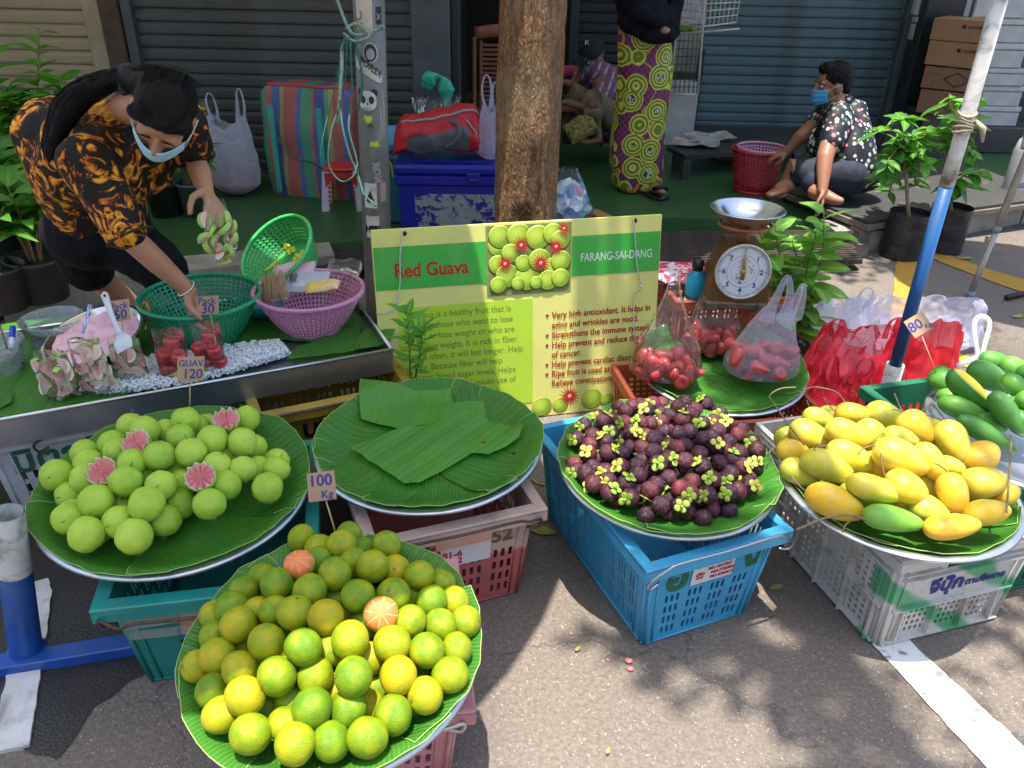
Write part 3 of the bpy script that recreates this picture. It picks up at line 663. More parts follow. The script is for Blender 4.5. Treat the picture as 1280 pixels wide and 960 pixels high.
hh = b_.math('ADD', b_.math('MULTIPLY', w1, .35), b_.math('ADD', b_.math('MULTIPLY', w2, .5), b_.math('MULTIPLY', w3, 1.6)))
c = b_.mix(b_.math('MULTIPLY_ADD', b_.rnd(), .5, .2), (.028, .165, .014), (.075, .26, .018)); c = b_.mix(b_.noise(v, 5, 4), b_.mix(.4, c, (.014, .085, .02)), c)
c = b_.mix(b_.ramp(b_.math('MULTIPLY_ADD', w1, .5, .5), [(.75, (0, 0, 0)), (1, (.34, .34, .34))]), c, (.18, .38, .09))
c = b_.mix(b_.ramp(b_.noise(v, 13, 6, .7), [(.64, (0, 0, 0)), (.72, (.5, .5, .5))]), c, (.10, .12, .03))
pb = b_.pbr(c, b_.math('MULTIPLY_ADD', b_.noise(v, 12, 3), .2, .28), 0, b_.bump(hh, .4, .003), spec=.5)
tl_ = b_.n('ShaderNodeBsdfTranslucent', i_Color=(.16, .48, .03)); mx_ = b_.n('ShaderNodeMixShader', i_0=.22, i_1=pb, i_2=tl_); b_.t.links.new(mx_.outputs[0], b_.out.inputs[0]); M_LEAF = b_.m
M_LEAF2 = M_LEAF.copy(); M_LEAF2.name = 'banana_leaf_light'
for n_ in M_LEAF2.node_tree.nodes:
    if n_.type == 'MIX' and n_.data_type == 'RGBA' and abs(n_.inputs[6].default_value[1]-.165) < .001: n_.inputs[6].default_value = (.06, .26, .02, 1); n_.inputs[7].default_value = (.12, .36, .03, 1)
M_LEDGE = mat('leaf_edge_green', (.36, .50, .14), (.30, .42, .12), .6, 20)
def resample(pts, step):
    out = []; n = len(pts)
    for i in range(n):
        a, b = V(pts[i]), V(pts[(i+1) % n]); k = max(1, int((b-a).length/step))
        out += [a.lerp(b, j/k) for j in range(k)]
    return out
def leaf(label, outline, zfn, vein, layer=0, Mt=None, edge=True, group=None, amp=.004, step=.014, m=None, wav=.0015, name='banana_leaf', parent=None, droop=None):
    """cut piece of banana leaf: outline polygon in local xy, draped by zfn(x, y), veins along angle vein"""
    ol = resample([V((p[0], p[1])) for p in outline], step*.8); cd, sd_ = cos(vein), sin(vein); sx_ = RND.uniform(0, 50)
    for i, p in enumerate(ol):
        q = noise.noise(V((p.x*22, p.y*22, sx_)))*amp; c0 = p.normalized() if p.length > 0 else p; ol[i] = p+c0*q
    n = len(ol); xs = [p.x for p in ol]; ys = [p.y for p in ol]; pts = list(ol); k = 0
    x = min(xs)
    def inside(px, py):
        c_ = False; j = n-1
        for i in range(n):
            if (ys[i] > py) != (ys[j] > py) and px < (xs[j]-xs[i])*(py-ys[i])/(ys[j]-ys[i])+xs[i]: c_ = not c_
            j = i
        return c_
    und = lambda p: noise.noise(V((p.x*8, p.y*8, sx_)))+.5*noise.noise(V((p.x*19, p.y*19, sx_)))+.5
    row = 0; y = min(ys)
    while y < max(ys):
        x = min(xs)+(step/2 if row % 2 else 0)
        while x < max(xs):
            if inside(x, y) and min((x-a)**2+(y-b)**2 for a, b in zip(xs[::2], ys[::2])) > (step*.55)**2: pts.append(V((x, y)))
            x += step
        y += step*.87; row += 1
    r = delaunay_2d_cdt(pts, [(i, (i+1) % n) for i in range(n)], [], 1, 1e-6); vs, fs = r[0], r[2]
    out = []
    for p in vs:
        t = -p.x*sd_+p.y*cd; u = p.x*cd+p.y*sd_
        wv = wav*(sin(t*95+sx_)+.6*sin(t*41+sx_*2))*(.6+.8*noise.noise(V((u*4, t*4, sx_))))
        out.append((p.x, p.y, zfn(p.x, p.y)+layer*.0028+wv+.004*und(p)))
    mb = MB(); mb.add(out, fs); o = mb.obj(name, m or M_LEAF, parent)
    uvl = o.data.uv_layers.new(name='UVMap')
    for lp in o.data.loops:
        p = vs[lp.vertex_index]; uvl.data[lp.index].uv = (p.x*cd+p.y*sd_, -p.x*sd_+p.y*cd)
    bm = bmesh.new(); bm.from_mesh(o.data); bm.normal_update()
    for f in bm.faces:
        if f.normal.z < 0: f.normal_flip()
    bm.to_mesh(o.data); bm.free()
    if edge:
        e = MB(); pp = [V((p.x, p.y, zfn(p.x, p.y)+layer*.0028+.0006+.004*und(p)+wav*(sin((-p.x*sd_+p.y*cd)*95+sx_)+.6*sin((-p.x*sd_+p.y*cd)*41+sx_*2))*(.6+.8*noise.noise(V(((p.x*cd+p.y*sd_)*4, (-p.x*sd_+p.y*cd)*4, sx_)))))) for p in ol]
        if edge is True: e.tube(pp+[pp[0]], .0011, 4, caps=False)
        else:
            run = [p for p in pp if hypot(p.x, p.y) > edge]
            for i in range(len(pp)):                               # start the run where the outline enters the outer zone
                if hypot(pp[i-1].x, pp[i-1].y) <= edge < hypot(pp[i].x, pp[i].y):
                    run = []; j = i
                    while hypot(pp[j % len(pp)].x, pp[j % len(pp)].y) > edge and len(run) < len(pp): run.append(pp[j % len(pp)]); j += 1
                    break
            e.tube(run, .0011, 4, caps=False); e.obj('leaf_edge', M_LEDGE, o)
    if parent is None:
        if Mt is not None: o.matrix_world = Mt
        tag(o, label, 'banana leaf', group)
    return o
def lining(base, R, Mt, label, n=5, rise=.022, phase=0, over=1.07, group=None, seed=1, m=None):
    """overlapping cut leaves that line a tray, their free edges standing a little above its rim"""
    rn = random.Random(seed); used = []
    def zf(x, y):
        r = hypot(x, y); z = dishz(min(r, R), R)+.005
        if r > R*.97: z += rise*min(1, (r-R*.97)/(R*.12))**.8
        return z
    for k in range(n):
        a0 = phase+2*pi*k/n-.12; a1 = phase+2*pi*(k+1)/n+.16; cnt = 3; pts = [(0.12*R*cos((a0+a1)/2+pi), .12*R*sin((a0+a1)/2+pi))]
        pts.append((R*.5*cos(a0-.25), R*.5*sin(a0-.25)))
        for j in range(cnt+1):
            a = a0+(a1-a0)*j/cnt; q = R*over*(1+rn.uniform(-.02, .02)); pts.append((q*cos(a), q*sin(a)))
            if j < cnt: a += (a1-a0)/cnt*.5; q *= 1.005; pts.append((q*cos(a), q*sin(a)))
        pts.append((R*.45*cos(a1+.22), R*.45*sin(a1+.22)))
        am = (a0+a1)/2; dw = ['right', 'back right', 'back', 'back left', 'left', 'front left', 'front', 'front right'][int(((am % (2*pi))/(pi/4)+.5)) % 8]
        if dw in used: dw = dw+' outer'
        used.append(dw)
        leaf(label+', '+dw+' piece', pts, zf, am+rn.uniform(-.25, .25), k*.9, Mt, R*.88, group, m=m)
    return zf
# orange tray
C_OR = P(420, 806, .385); T_OR = Matrix
o, MT_OR = tray('aluminium tray heaped with green oranges at the front', C_OR+V((0, 0, -.035)), .272, (radians(6), radians(-2)))
lining(None, .272, MT_OR, 'bright banana leaf lining the tray of green oranges', 6, .009, .3, 1.06, 'banana leaves lining the orange tray', 3)
C_GU = P(222, 605, .37)
o, MT_GU = tray('aluminium tray of guavas on the teal crate', C_GU+V((0, 0, -.035)), .318, (radians(3), radians(2)))
lining(None, .318, MT_GU, 'dark glossy banana leaf lining the guava tray', 5, .006, 1.1, 1.05, 'banana leaves lining the guava tray', 5)
C_EM = P(537, 552, .385)
o, MT_EM = tray('empty aluminium tray covered only with banana leaves', C_EM+V((0, 0, -.03)), .300, (radians(2), radians(-1)))
zf_em = lining(None, .300, MT_EM, 'banana leaf lining the empty tray in the middle', 6, .006, .2, 1.04, 'banana leaves lining the empty tray', 9)
def onplane(Mt, pts, dz=.012):
    """picture outline -> local coordinates on a tray's surface plane"""
    inv = Mt.inverted(); o_ = inv @ CAM; out = []
    for px, py in pts:
        d = (inv.to_3x3() @ ray(px, py)); t = (dz-o_.z)/d.z; q = o_+d*t; out.append((q.x, q.y))
    return out
zl = lambda x, y: dishz(min(hypot(x, y), .300), .300)+.020
leaf('rectangular banana leaf piece lying at the back of the empty tray', onplane(MT_EM, [(452, 489), (480, 493), (520, 496), (563, 494), (571, 522), (540, 532), (500, 540), (452, 528), (450, 505)], .018), zl, radians(84), 2.2, MT_EM, amp=.002, m=M_LEAF2)
leaf('small pale leaf corner showing between the two larger leaf pieces', onplane(MT_EM, [(540, 505), (604, 507), (610, 528), (560, 545)], .018), zl, radians(80), 1.6, MT_EM, amp=.002, m=M_LEAF2)
leaf('long wavy banana leaf piece laid diagonally across the empty tray', onplane(MT_EM, [(438, 562), (470, 549), (505, 538), (540, 532), (583, 516), (612, 528), (652, 541), (650, 553), (632, 562), (610, 573), (590, 570), (560, 587), (525, 606), (506, 607), (480, 590)], .024), lambda x, y: zl(x, y)+.003, radians(52), 3.2, MT_EM, amp=.003, wav=.0035, m=M_LEAF2)
M_RED_B = mat('crushed_red_pulp', (.42, .02, .04), (.2, .01, .02), .4, 60); M_BLK_B = mat('black_seed', (.02, .015, .03), rough=.5)
for (px, py, r, mm, lb) in ((605, 557, .006, M_RED_B, 'red squashed berry on the diagonal leaf piece'), (645, 536, .005, M_RED_B, 'small red berry near the right rim of the empty tray'), (642, 570, .0045, M_BLK_B, 'black seed on the empty tray right of the diagonal leaf'), (548, 599, .004, M_RED_B, 'red crumb below the diagonal leaf piece'), (452, 587, .004, M_RED_B, 'red crumb at the left of the empty tray')):
    q = onplane(MT_EM, [(px, py)], .022)[0]; mb = MB(); s_ = RND.random()*9
    mb.ball((0, 0, r*.6), (r, r*.85, r*.7), 10, 7, fn=lambda d: 1+.25*noise.noise(d*2+V((s_, 0, 0)))); o = mb.obj('fruit_crumb', mm); o.location = MT_EM @ V((q[0], q[1], zl(*q)+.012 if 'diagonal leaf piece' in lb and 'below' not in lb else zl(*q)+.004)); tag(o, lb, 'crumb')
C_MS = P(833, 582, .375)
o, MT_MS = tray('aluminium tray of mangosteens on the sky blue crate', C_MS+V((0, 0, -.035)), .276, (radians(2), radians(1)))
lining(None, .276, MT_MS, 'pale lit banana leaf lining the mangosteen tray', 5, .009, 2.0, 1.06, 'banana leaves lining the mangosteen tray', 12)
C_MG = P(1120, 603, .375)
o, MT_MG = tray('wide aluminium tray of yellow mangoes on the white crate', C_MG+V((0, 0, -.035)), .288, (radians(1), radians(0)))
lining(None, .288, MT_MG, 'dark banana leaf edge showing under the yellow mangoes', 4, .004, 2.6, .985, 'banana leaves lining the mango tray', 15)
C_WX = P(900, 452, .50)
o, MT_WX = tray('aluminium tray with bagged wax apples behind the mangosteens', C_WX+V((0, 0, -.21)), .295, (radians(4), radians(0)))
MT_WX = Matrix.Translation(P(900, 455, .27)+V((0, 0, -.03))) @ Matrix.Rotation(radians(7), 4, 'X'); o.matrix_world = MT_WX
lining(None, .295, MT_WX, 'green banana leaf lining the wax apple tray', 4, .006, 1.0, 1.02, 'banana leaves lining the wax apple tray', 18)
C_GM = P(1292, 545, .375)
o, MT_GM = tray('dull steel tray of long green mangoes at the right edge', C_GM+V((0, 0, -.02)), .285, (radians(4), radians(0)))
# ================================================================= FRUIT
def lumpy(seg, rings, r, amp, fr, seed, sz=1.0, fn=None, dim=None):
    mb = MB(); o = V((seed*3.1, seed*1.7, seed))
    def f(d):
        q = 1+amp*noise.noise(d*fr+o)+amp*.4*noise.noise(d*fr*2.3+o)
        if dim: q -= dim*math.exp(-((1-d.z)/.02))
        return q*(fn(d) if fn else 1)
    mb.ball((0, 0, 0), (r, r, r*sz), seg, rings, fn=f); return mb
def mesh_of(mb, name, m):
    o = mb.obj(name, m); me = o.data; bpy.data.objects.remove(o); return me
def rays_to_dome(Mt, px, py, top, R, H, rad):
    """where a picture ray meets the surface of a heap: dome of height H over radius R, on the tray's plane; returns world centre"""
    inv = Mt.inverted(); o_ = inv @ CAM; d = (inv.to_3x3() @ ray(px, py)); t = 0.5
    best = None
    for i in range(900):
        t = .5+i*.004; q = o_+d*t; r = hypot(q.x, q.y); h = rad+.008+H*max(0, 1-(r/R)**2)
        if r > R*.8: h += dishz(min(r+rad*.6, R), R)*.6
        if q.z <= h: return t
    return t
def heap(items, Mt, R, H, rad, sizes=None):
    """items: (px, py, r_px); every centre sits on the ray through its picture position, then overlapping ones are pushed back"""
    ts = []; rr = []
    for (px, py, rp) in items:
        t = rays_to_dome(Mt, px, py, 0, R, H, rad); ts.append(t); rr.append(ray(px, py))
    n = len(items); ref = sorted(i[2] for i in items)[int(n*.6)]
    for i in range(n):                                             # small (mostly hidden) ones lie deeper
        q = items[i][2]/ref
        if q < .85: ts[i] += (1-q)*rad*1.3
    rad_i = [rad*min(1.08, max(.93, (items[i][2]/ref)**.5)) for i in range(n)]
    for it in range(60):
        for i in range(n):
            pi_ = CAM+rr[i]*ts[i]
            for j in range(i+1, n):
                pj = CAM+rr[j]*ts[j]; d = (pi_-pj).length; m = (rad_i[i]+rad_i[j])*.85
                if d < m:
                    a, b = (i, j) if items[i][2] < items[j][2] or (items[i][2] == items[j][2] and ts[i] > ts[j]) else (j, i)
                    k = (m-d)*.35; ts[a] += k; ts[b] -= k*.25
                    if i in (a, b): pi_ = CAM+rr[i]*ts[i]
    inv = Mt.inverted(); o_ = inv @ CAM; out = []
    for i in range(n):                                             # nothing sinks through the tray
        d = inv.to_3x3() @ rr[i]; tm = (rad_i[i]*.95+.006-o_.z)/d.z; ts[i] = min(ts[i], tm); out.append((CAM+rr[i]*ts[i], rad_i[i]))
    return out
def rndrot(rn): return (rn.uniform(0, 6.28), rn.uniform(0, 6.28), rn.uniform(0, 6.28))
# ---- materials
def citrus(name, stops):
    b = NB(name); v = b.obj(); r = b.rnd()
    f = b.math('ADD', b.math('MULTIPLY_ADD', r, .34, .09), b.math('MULTIPLY', b.noise(b.n('ShaderNodeVectorMath', operation='ADD', i_0=v, i_1=b.n('ShaderNodeObjectInfo').outputs['Location']).outputs[0], 1.25, 3, .5), .62))
    c = b.ramp(f, stops)
    c = b.mix(b.ramp(b.noise(v, 3.2, 8, .82), [(.57, (0, 0, 0)), (.68, (.5, .5, .5))]), c, (.20, .14, .035))
    vor = b.n('ShaderNodeTexVoronoi', i_Vector=v, i_Scale=24.0)
    b.pbr(c, b.math('MULTIPLY_ADD', b.noise(v, 3, 3), .2, .30), 0, b.bump(b.math('ADD', vor.outputs['Distance'], b.math('MULTIPLY', b.noise(v, 5, 4), 1.5)), .25, .04), spec=.32); return b.m
M_ORNG = citrus('green_orange_peel', [(.24, (.05, .17, .008)), (.44, (.15, .26, .008)), (.62, (.31, .35, .008)), (.80, (.52, .38, .010)), (.94, (.70, .33, .012))])
M_GUAV = citrus('guava_skin', [(.2, (.26, .46, .035)), (.6, (.43, .61, .055)), (.95, (.56, .66, .10))])
b_ = NB('orange_flesh'); v = b_.obj(); sp = b_.n('ShaderNodeSeparateXYZ', i_0=v)
an = b_.math('ARCTAN2', sp.outputs[1], sp.outputs[0]); seg_ = b_.math('ABSOLUTE', b_.math('SINE', b_.math('MULTIPLY', an, 4)))
c = b_.mix(b_.ramp(seg_, [(.0, (1, 1, 1)), (.2, (0, 0, 0))]), b_.mix(b_.noise(v, 5, 4), (.85, .17, .02), (.88, .30, .09)), (.88, .60, .38)); b_.pbr(c, .35, 0, b_.bump(b_.noise(v, 160, 3), .4, .002), sub=.1); M_OFL = b_.m
b_ = NB('guava_flesh'); v = b_.obj(); n1 = b_.noise(v, 90, 4, .7)
c = b_.mix(n1, (.86, .22, .24), (.92, .48, .46)); b_.pbr(c, .35, 0, b_.bump(n1, .5, .002), sub=.1); M_GFL = b_.m
M_GRIM = mat('guava_cut_rim', (.62, .74, .36), (.70, .74, .48), .5, 40)
M_CALYX = mat('dry_calyx', (.20, .15, .06), (.12, .09, .04), .8, 60); M_STEM = mat('green_stem', (.16, .22, .05), (.12, .14, .04), .7, 60)
M_TWIG = mat('brown_twig', (.24, .17, .08), (.15, .11, .05), .8, 60, bump=.4)
# ---- oranges
rn = random.Random(5)
OR = [(425,270,40),(440,290,38),(478,300,44),(545,292,48),(568,262,40),(680,290,43),(525,378,51),(637,355,50),(475,340,36),(610,308,30),(705,365,42),(778,382,43),(580,345,34),(450,428,48),(593,445,50),(350,410,51),(305,388,36),(308,428,33),(250,430,42),(215,480,50),(295,492,36),(345,490,42),(405,495,52),(497,508,50),(700,440,49),(750,450,33),(815,460,46),(842,405,33),(885,460,38),(612,530,42),(560,508,28),(530,448,28),(235,530,53),(165,500,36),(320,583,53),(430,597,53),(510,605,42),(570,575,54),(750,520,46),(840,532,47),(917,520,44),(697,587,54),(800,607,51),(890,602,42),(165,562,33),(172,623,51),(112,655,42),(240,665,52),(350,685,55),(466,685,52),(400,642,33),(255,745,58),(158,728,45),(185,800,52),(312,782,42),(390,757,43),(580,685,55),(715,683,55),(630,632,38),(870,680,52),(795,742,48),(650,717,36),(700,800,55),(565,782,54),(625,775,38),(457,780,56),(375,830,43),(622,868,56),(513,880,53),(405,887,58),(272,858,58),(525,722,30),(780,640,36),(245,592,25)]
ORcut = [(418,352,47),(663,498,49)]
cv = lambda l: [(x/2.4+200, y/2.4+560, r/2.4) for x, y, r in l]
def orange_fn(d): return 1-.025*abs(d.z)**3
OME = [mesh_of(lumpy(28, 18, 1, .025, 1.6, s_, .93, None, .05), 'orange', M_ORNG) for s_ in range(4)]
mb = MB(); 
for k in range(5): a = 2*pi*k/5; mb.add([(0, 0, .9), (.10*cos(a-.4), .10*sin(a-.4), .925), (.16*cos(a), .16*sin(a), .92), (.10*cos(a+.4), .10*sin(a+.4), .925)], [(0, 1, 2, 3)])
mb.tube([(0, 0, .87), (0, 0, .95)], .045, 6); STUB = mesh_of(mb, 'stem_end', M_STEM)
RL = rowlabels(OR, 8, lambda i: 'green-yellow orange'); allo = cv(OR)+cv(ORcut); pos = heap(allo, MT_OR, .285, .115, .0335)
for i, ((c, r), it) in enumerate(zip(pos, allo)):
    if i >= len(OR): continue
    o = link('orange', OME[i % 4], None, c, rndrot(rn)); o.scale = (r, r, r)
    tag(o, RL[i], 'orange', 'green oranges heaped on the front tray')
    if i % 2 == 0: s_ = link('stem_end', STUB, o)
def fill(Mt, R, H, rad, mes, name, label, cat, group, n, seed, exc):
    """fruit underneath, seen only through the gaps of the heap"""
    r_ = random.Random(seed); k = 0; tries = 0; out = list(exc)
    while k < n and tries < n*60:
        tries += 1; a = r_.uniform(0, 6.28); q = R*.80*sqrt(r_.random()); lay = H*max(0, 1-(q/(R*.95))**2)-rad*1.5
        z = rad+.008 if lay < rad*1.3 or r_.random() < .5 else lay
        p = Mt @ V((q*cos(a), q*sin(a), z))
        if all((p-c).length > rad*1.72 for c in out):
            out.append(p); o = link(name, r_.choice(mes), None, p, rndrot(r_)); s_ = rad*r_.uniform(.9, 1); o.scale = (s_, s_, s_); tag(o, label, cat, group); k += 1
fill(MT_OR, .272, .110, .0320, OME, 'orange', 'orange lying underneath, seen only in the gaps of the heap', 'orange', 'green oranges heaped on the front tray', 60, 3, [c for c, r in pos])
def aim(d, spin=0):
    q = V(d).to_track_quat('Z', 'Y'); return (q @ Quaternion((0, 0, 1), spin)).to_euler()
for (c, r), d, lb in zip(pos[len(OR):], ((-.05, -.35, .95), (.15, -.65, .75)), ('half peeled orange showing flesh near the back left of the heap', 'half peeled orange showing flesh near the middle of the heap')):
    mb = MB(); mb.lathe([(.001, -1), (.4, -.9), (.75, -.65), (.94, -.3), (1, .05), (.97, .22), (.90, .24)], 24); o = mb.obj('peeled_orange', M_ORNG); tag(o, lb, 'orange'); o.location = c; o.rotation_euler = aim(d, .5); o.scale = (r, r, r)
    mb = MB(); mb.ball((0, 0, .15), (.92, .92, .62), 30, 16, fn=lambda q: 1+.05*abs(cos(atan2(q.y, q.x)*4.5))*(1-abs(q.z))+.03*noise.noise(q*4)); mb.obj('flesh', M_OFL, o)
# ---- guavas
GU = [(285,455,85),(655,210,74),(725,235,76),(835,235,48),(928,185,75),(905,268,56),(955,342,81),(1060,282,80),(797,358,80),(425,345,66),(440,395,66),(585,335,62),(660,395,62),(630,488,84),(482,588,92),(352,555,54),(343,672,75),(433,752,85),(598,692,84),(670,762,90),(735,600,86),(820,682,85),(900,600,69),(1047,600,81),(1130,505,72),(915,495,58),(890,435,50),(805,507,73),(1085,405,60),(1150,355,42),(1210,290,74),(1212,427,69),(1235,172,60),(1384,425,63),(1336,520,76),(1292,428,42),(990,215,40),(725,455,50),(600,600,40),(560,300,40),(425,470,66),(1190,195,52)]
GUcut = [((685,298,66),(-.1,-.45,.9)),((515,440,73),(-.05,-.55,.8)),((1005,468,68),(.1,-.55,.8)),((1132,185,66),(.15,-.35,.95))]
cv4 = lambda l: [(x/4, y/4+480, r/4) for x, y, r in l]
def gfn(d): return 1+.02*math.cos(atan2(d.y, d.x)*5)*(1-abs(d.z))
GME = [mesh_of(lumpy(28, 18, 1, .055, 2.2, s_+20, .95 if s_ % 2 else 1.04, gfn, .04), 'guava', M_GUAV) for s_ in range(5)]
mb = MB()
for k in range(5): a = 2*pi*k/5; mb.add([(.12*cos(a-.5), .12*sin(a-.5), -.97), (.12*cos(a+.5), .12*sin(a+.5), -.97), (.2*cos(a+.2), .2*sin(a+.2), -1.10), (.17*cos(a-.2), .17*sin(a-.2), -1.12)], [(0, 1, 2, 3)])
mb.ball((0, 0, -.96), (.13, .13, .08), 8, 5); GCAL = mesh_of(mb, 'calyx', M_CALYX)
mb = MB(); mb.tube([(0, 0, .93), (.02, .01, 1.12), (.06, .02, 1.25)], .035, 6); GST = mesh_of(mb, 'stem', M_STEM)
RL = rowlabels(GU, 6, lambda i: 'light green guava'); allg = cv4(GU)+cv4([(g[0], g[1], 96) for g, d in GUcut]); gpos = heap(allg, MT_GU, .318, .105, .0370)
for i, ((c, r), it) in enumerate(zip(gpos, allg)):
    if i >= len(GU): continue
    down = V((rn.uniform(-.5, .5), rn.uniform(.1, .9), rn.uniform(.5, 1.0)))      # stem up and away, calyx low towards the viewer
    if rn.random() < .2: down = V((rn.uniform(-.4, .4), -.8, .4))
    o = link('guava', GME[i % 5], None, c, aim(down, rn.uniform(0, 6))); o.scale = (r, r, r)
    tag(o, RL[i], 'guava', 'green guavas heaped on the left tray')
    link('calyx', GCAL, o); link('stem', GST, o)
fill(MT_GU, .318, .085, .0385, GME, 'guava', 'guava lying underneath, seen only in the gaps of the heap', 'guava', 'green guavas heaped on the left tray', 34, 8, [c for c, r in gpos]+[MT_GU @ V((x, y, .05)) for x in (.1, .16, .22, .28) for y in (-.25, -.18, -.1, -.02)])
for (c, r), (g, d), lb in zip(gpos[len(GU):], GUcut, ('zigzag cut pink guava at the back left of the heap', 'zigzag cut pink guava nearest the left side of the heap', 'zigzag cut pink guava low on the right of the heap', 'zigzag cut pink guava at the back right of the heap')):
    t = tag(bpy.data.objects.new('cut_guava', None), lb, 'guava'); sc.collection.objects.link(t); t.location = c; t.rotation_euler = aim(d, rn.random()); t.scale = (r*.92,)*3
    mb = MB(); N = 11; n = N*2; prof = [(.001, -1), (.5, -.87), (.85, -.5), (.98, -.05)]
    vs = []; fs = []
    for (q, z) in prof: vs += [(q*cos(2*pi*k/n), q*sin(2*pi*k/n), z) for k in range(n)]
    vs += [((1.0 if k % 2 == 0 else .96)*cos(2*pi*k/n), (1.0 if k % 2 == 0 else .96)*sin(2*pi*k/n), (.50 if k % 2 == 0 else .05)) for k in range(n)]
    for i in range(4):
        for k in range(n): fs.append((i*n+k, i*n+(k+1) % n, (i+1)*n+(k+1) % n, (i+1)*n+k))
    mb.add(vs, fs); mb.obj('skin', M_GUAV, t)
    mb = MB(); vs = []; fs = []                                     # star of wedges: ridge from rim tooth to centre, valleys between
    for k in range(n):
        a = 2*pi*k/n; hi = k % 2 == 0
        vs += [((.99 if hi else .95)*cos(a), (.99 if hi else .95)*sin(a), .50 if hi else .05), (.86*cos(a), .86*sin(a), .50 if hi else -.02), (.40*cos(a), .40*sin(a), .30 if hi else -.02), (.0, .0, .22)]
    for k in range(n):
        a, b = k*4, ((k+1) % n)*4
        fs += [(a+1, b+1, b+2, a+2), (a+2, b+2, b+3, a+3)]
    mb.add(vs, fs, 0, False)
    mb.add(vs, [(k*4, ((k+1) % n)*4, ((k+1) % n)*4+1, k*4+1) for k in range(n)], 1, False)
    mb.obj('flesh', [M_GFL, M_GRIM], t)
# ---- mangosteens
b_ = NB('mangosteen_skin'); v = b_.obj(); r = b_.rnd()
f = b_.math('ADD', b_.math('MULTIPLY', r, .6), b_.math('MULTIPLY', b_.noise(v, 1.2, 4), .5))
c = b_.ramp(f, [(.2, (.020, .006, .016)), (.5, (.045, .009, .022)), (.76, (.09, .014, .024)), (.95, (.20, .03, .035))])
c = b_.mix(b_.ramp(b_.noise(v, 3, 6, .75), [(.52, (0, 0, 0)), (.66, (.6, .6, .6))]), c, (.22, .14, .10))
b_.pbr(c, b_.math('MULTIPLY_ADD', b_.noise(v, 4, 3), .25, .36), 0, b_.bump(b_.noise(v, 9, 4), .25, .06), spec=.35); M_MST = b_.m
b_ = NB('mangosteen_calyx'); v = b_.obj(); f = b_.math('ADD', b_.math('MULTIPLY', b_.rnd(), .5), b_.math('MULTIPLY', b_.noise(v, 2.5, 3), .6))
c = b_.ramp(f, [(.25, (.17, .29, .025)), (.55, (.34, .42, .05)), (.8, (.52, .45, .09)), (.95, (.45, .18, .07))]); b_.pbr(c, .5, 0, b_.bump(b_.noise(v, 12, 2), .2, .05)); M_MSC = b_.m
MME = [mesh_of(lumpy(20, 13, 1, .04, 2, s_+40, .93), 'mangosteen', M_MST) for s_ in range(3)]
CAL = []
for s_ in range(4):
    mb = MB(); r_ = random.Random(s_)
    for k in range(4):
        a = 2*pi*k/4+.2*s_; c0 = V((cos(a), sin(a), 0)); L = r_.uniform(.52, .72); lift = r_.uniform(-.02, .14)
        R_ = (V((0, 0, 1))+c0*(-lift*1.2)).to_track_quat('Z', 'Y').to_matrix()
        mb.ball(c0*L*.72+V((0, 0, .94+lift*.5)), (L*.60, L*.60, .085), 10, 6, rot=R_, fn=lambda d: 1-.25*max(0, -d.dot(c0))+.07*noise.noise(d*2+V((s_, k, 0))))
    mb.tube([(0, 0, .9), (.02, 0, 1.12), (.07, .03, 1.32+.1*s_)], [.17, .13, .15], 7); CAL.append(mesh_of(mb, 'calyx', M_MSC))
MS = [(565,135,0),(500,175,0),(430,165,1),(360,210,1),(445,215,0),(322,275,1),(405,260,0),(390,305,0),(378,345,2),(495,245,2),(470,290,2),(480,345,2),(550,345,0),(590,320,0),(555,275,1),(650,320,0),(710,340,0),(600,240,2),(560,195,1),(640,195,2),(690,200,0),(710,275,0),(665,262,1),(740,150,1),(670,130,2),(640,105,0),(750,100,0),(785,160,0),(830,115,0),(862,92,0),(745,190,1),(760,240,0),(830,250,0),(850,180,2),(892,150,0),(915,130,0),(965,100,2),(985,125,0),(950,200,2),(1010,190,1),(1075,200,2),(1030,235,0),(1130,255,0),(1080,290,0),(955,278,0),(1020,310,2),(1062,330,0),(1225,330,0),(1135,345,0),(1100,380,2),(1155,412,2),(1215,405,2),(862,310,0),(780,310,1),(822,320,0),(935,350,0),(865,385,0),(780,378,2),(730,400,2),(650,385,0),(700,440,0),(622,415,0),(540,415,2),(535,445,0),(630,455,0),(470,440,1),(405,420,0),(310,400,0),(370,445,0),(322,440,1),(410,500,0),(480,485,1),(490,542,2),(570,500,2),(590,568,1),(640,545,0),(690,530,0),(720,505,0),(800,445,0),(780,470,0),(745,605,0),(845,612,2),(840,525,0),(900,492,0),(890,548,1),(950,412,2),(1035,395,0),(1090,448,0),(1000,480,2),(1065,480,1),(975,555,1),(1130,535,0),(1082,545,1),(1178,475,1),(1192,505,2),(1150,225,0),(885,240,0),(1040,150,1),(600,112,0),(530,120,0),(705,100,1),(1200,290,1),(1000,270,0),(460,185,2)]
RL = rowlabels(MS, 9, lambda i: ('smooth purple mangosteen', 'mangosteen with calyx facing forward', 'mangosteen with green calyx on top')[MS[i][2]]); cm = [(x/4+640, y/4+480, 11.2 if k < 2 else 11.6) for x, y, k in MS]; mpos = heap(cm, MT_MS, .290, .066, .0243)
for i, ((c, r), it) in enumerate(zip(mpos, MS)):
    k = it[2]; a = rn.uniform(0, 6.28)
    d = V((cos(a)*.7, sin(a)*.5, -.6)) if k == 0 else (V((-.5+rn.uniform(-.4, .5), -.75, .35)) if k == 1 else V((rn.uniform(-.8, .8), rn.uniform(-1.1, .3), .75)))
    o = link('mangosteen', MME[i % 3], None, c, aim(d, a)); o.scale = (r, r, r)
    tag(o, RL[i], 'mangosteen', 'mangosteens heaped on the leaf lined tray'); link('calyx', CAL[i % 4], o)
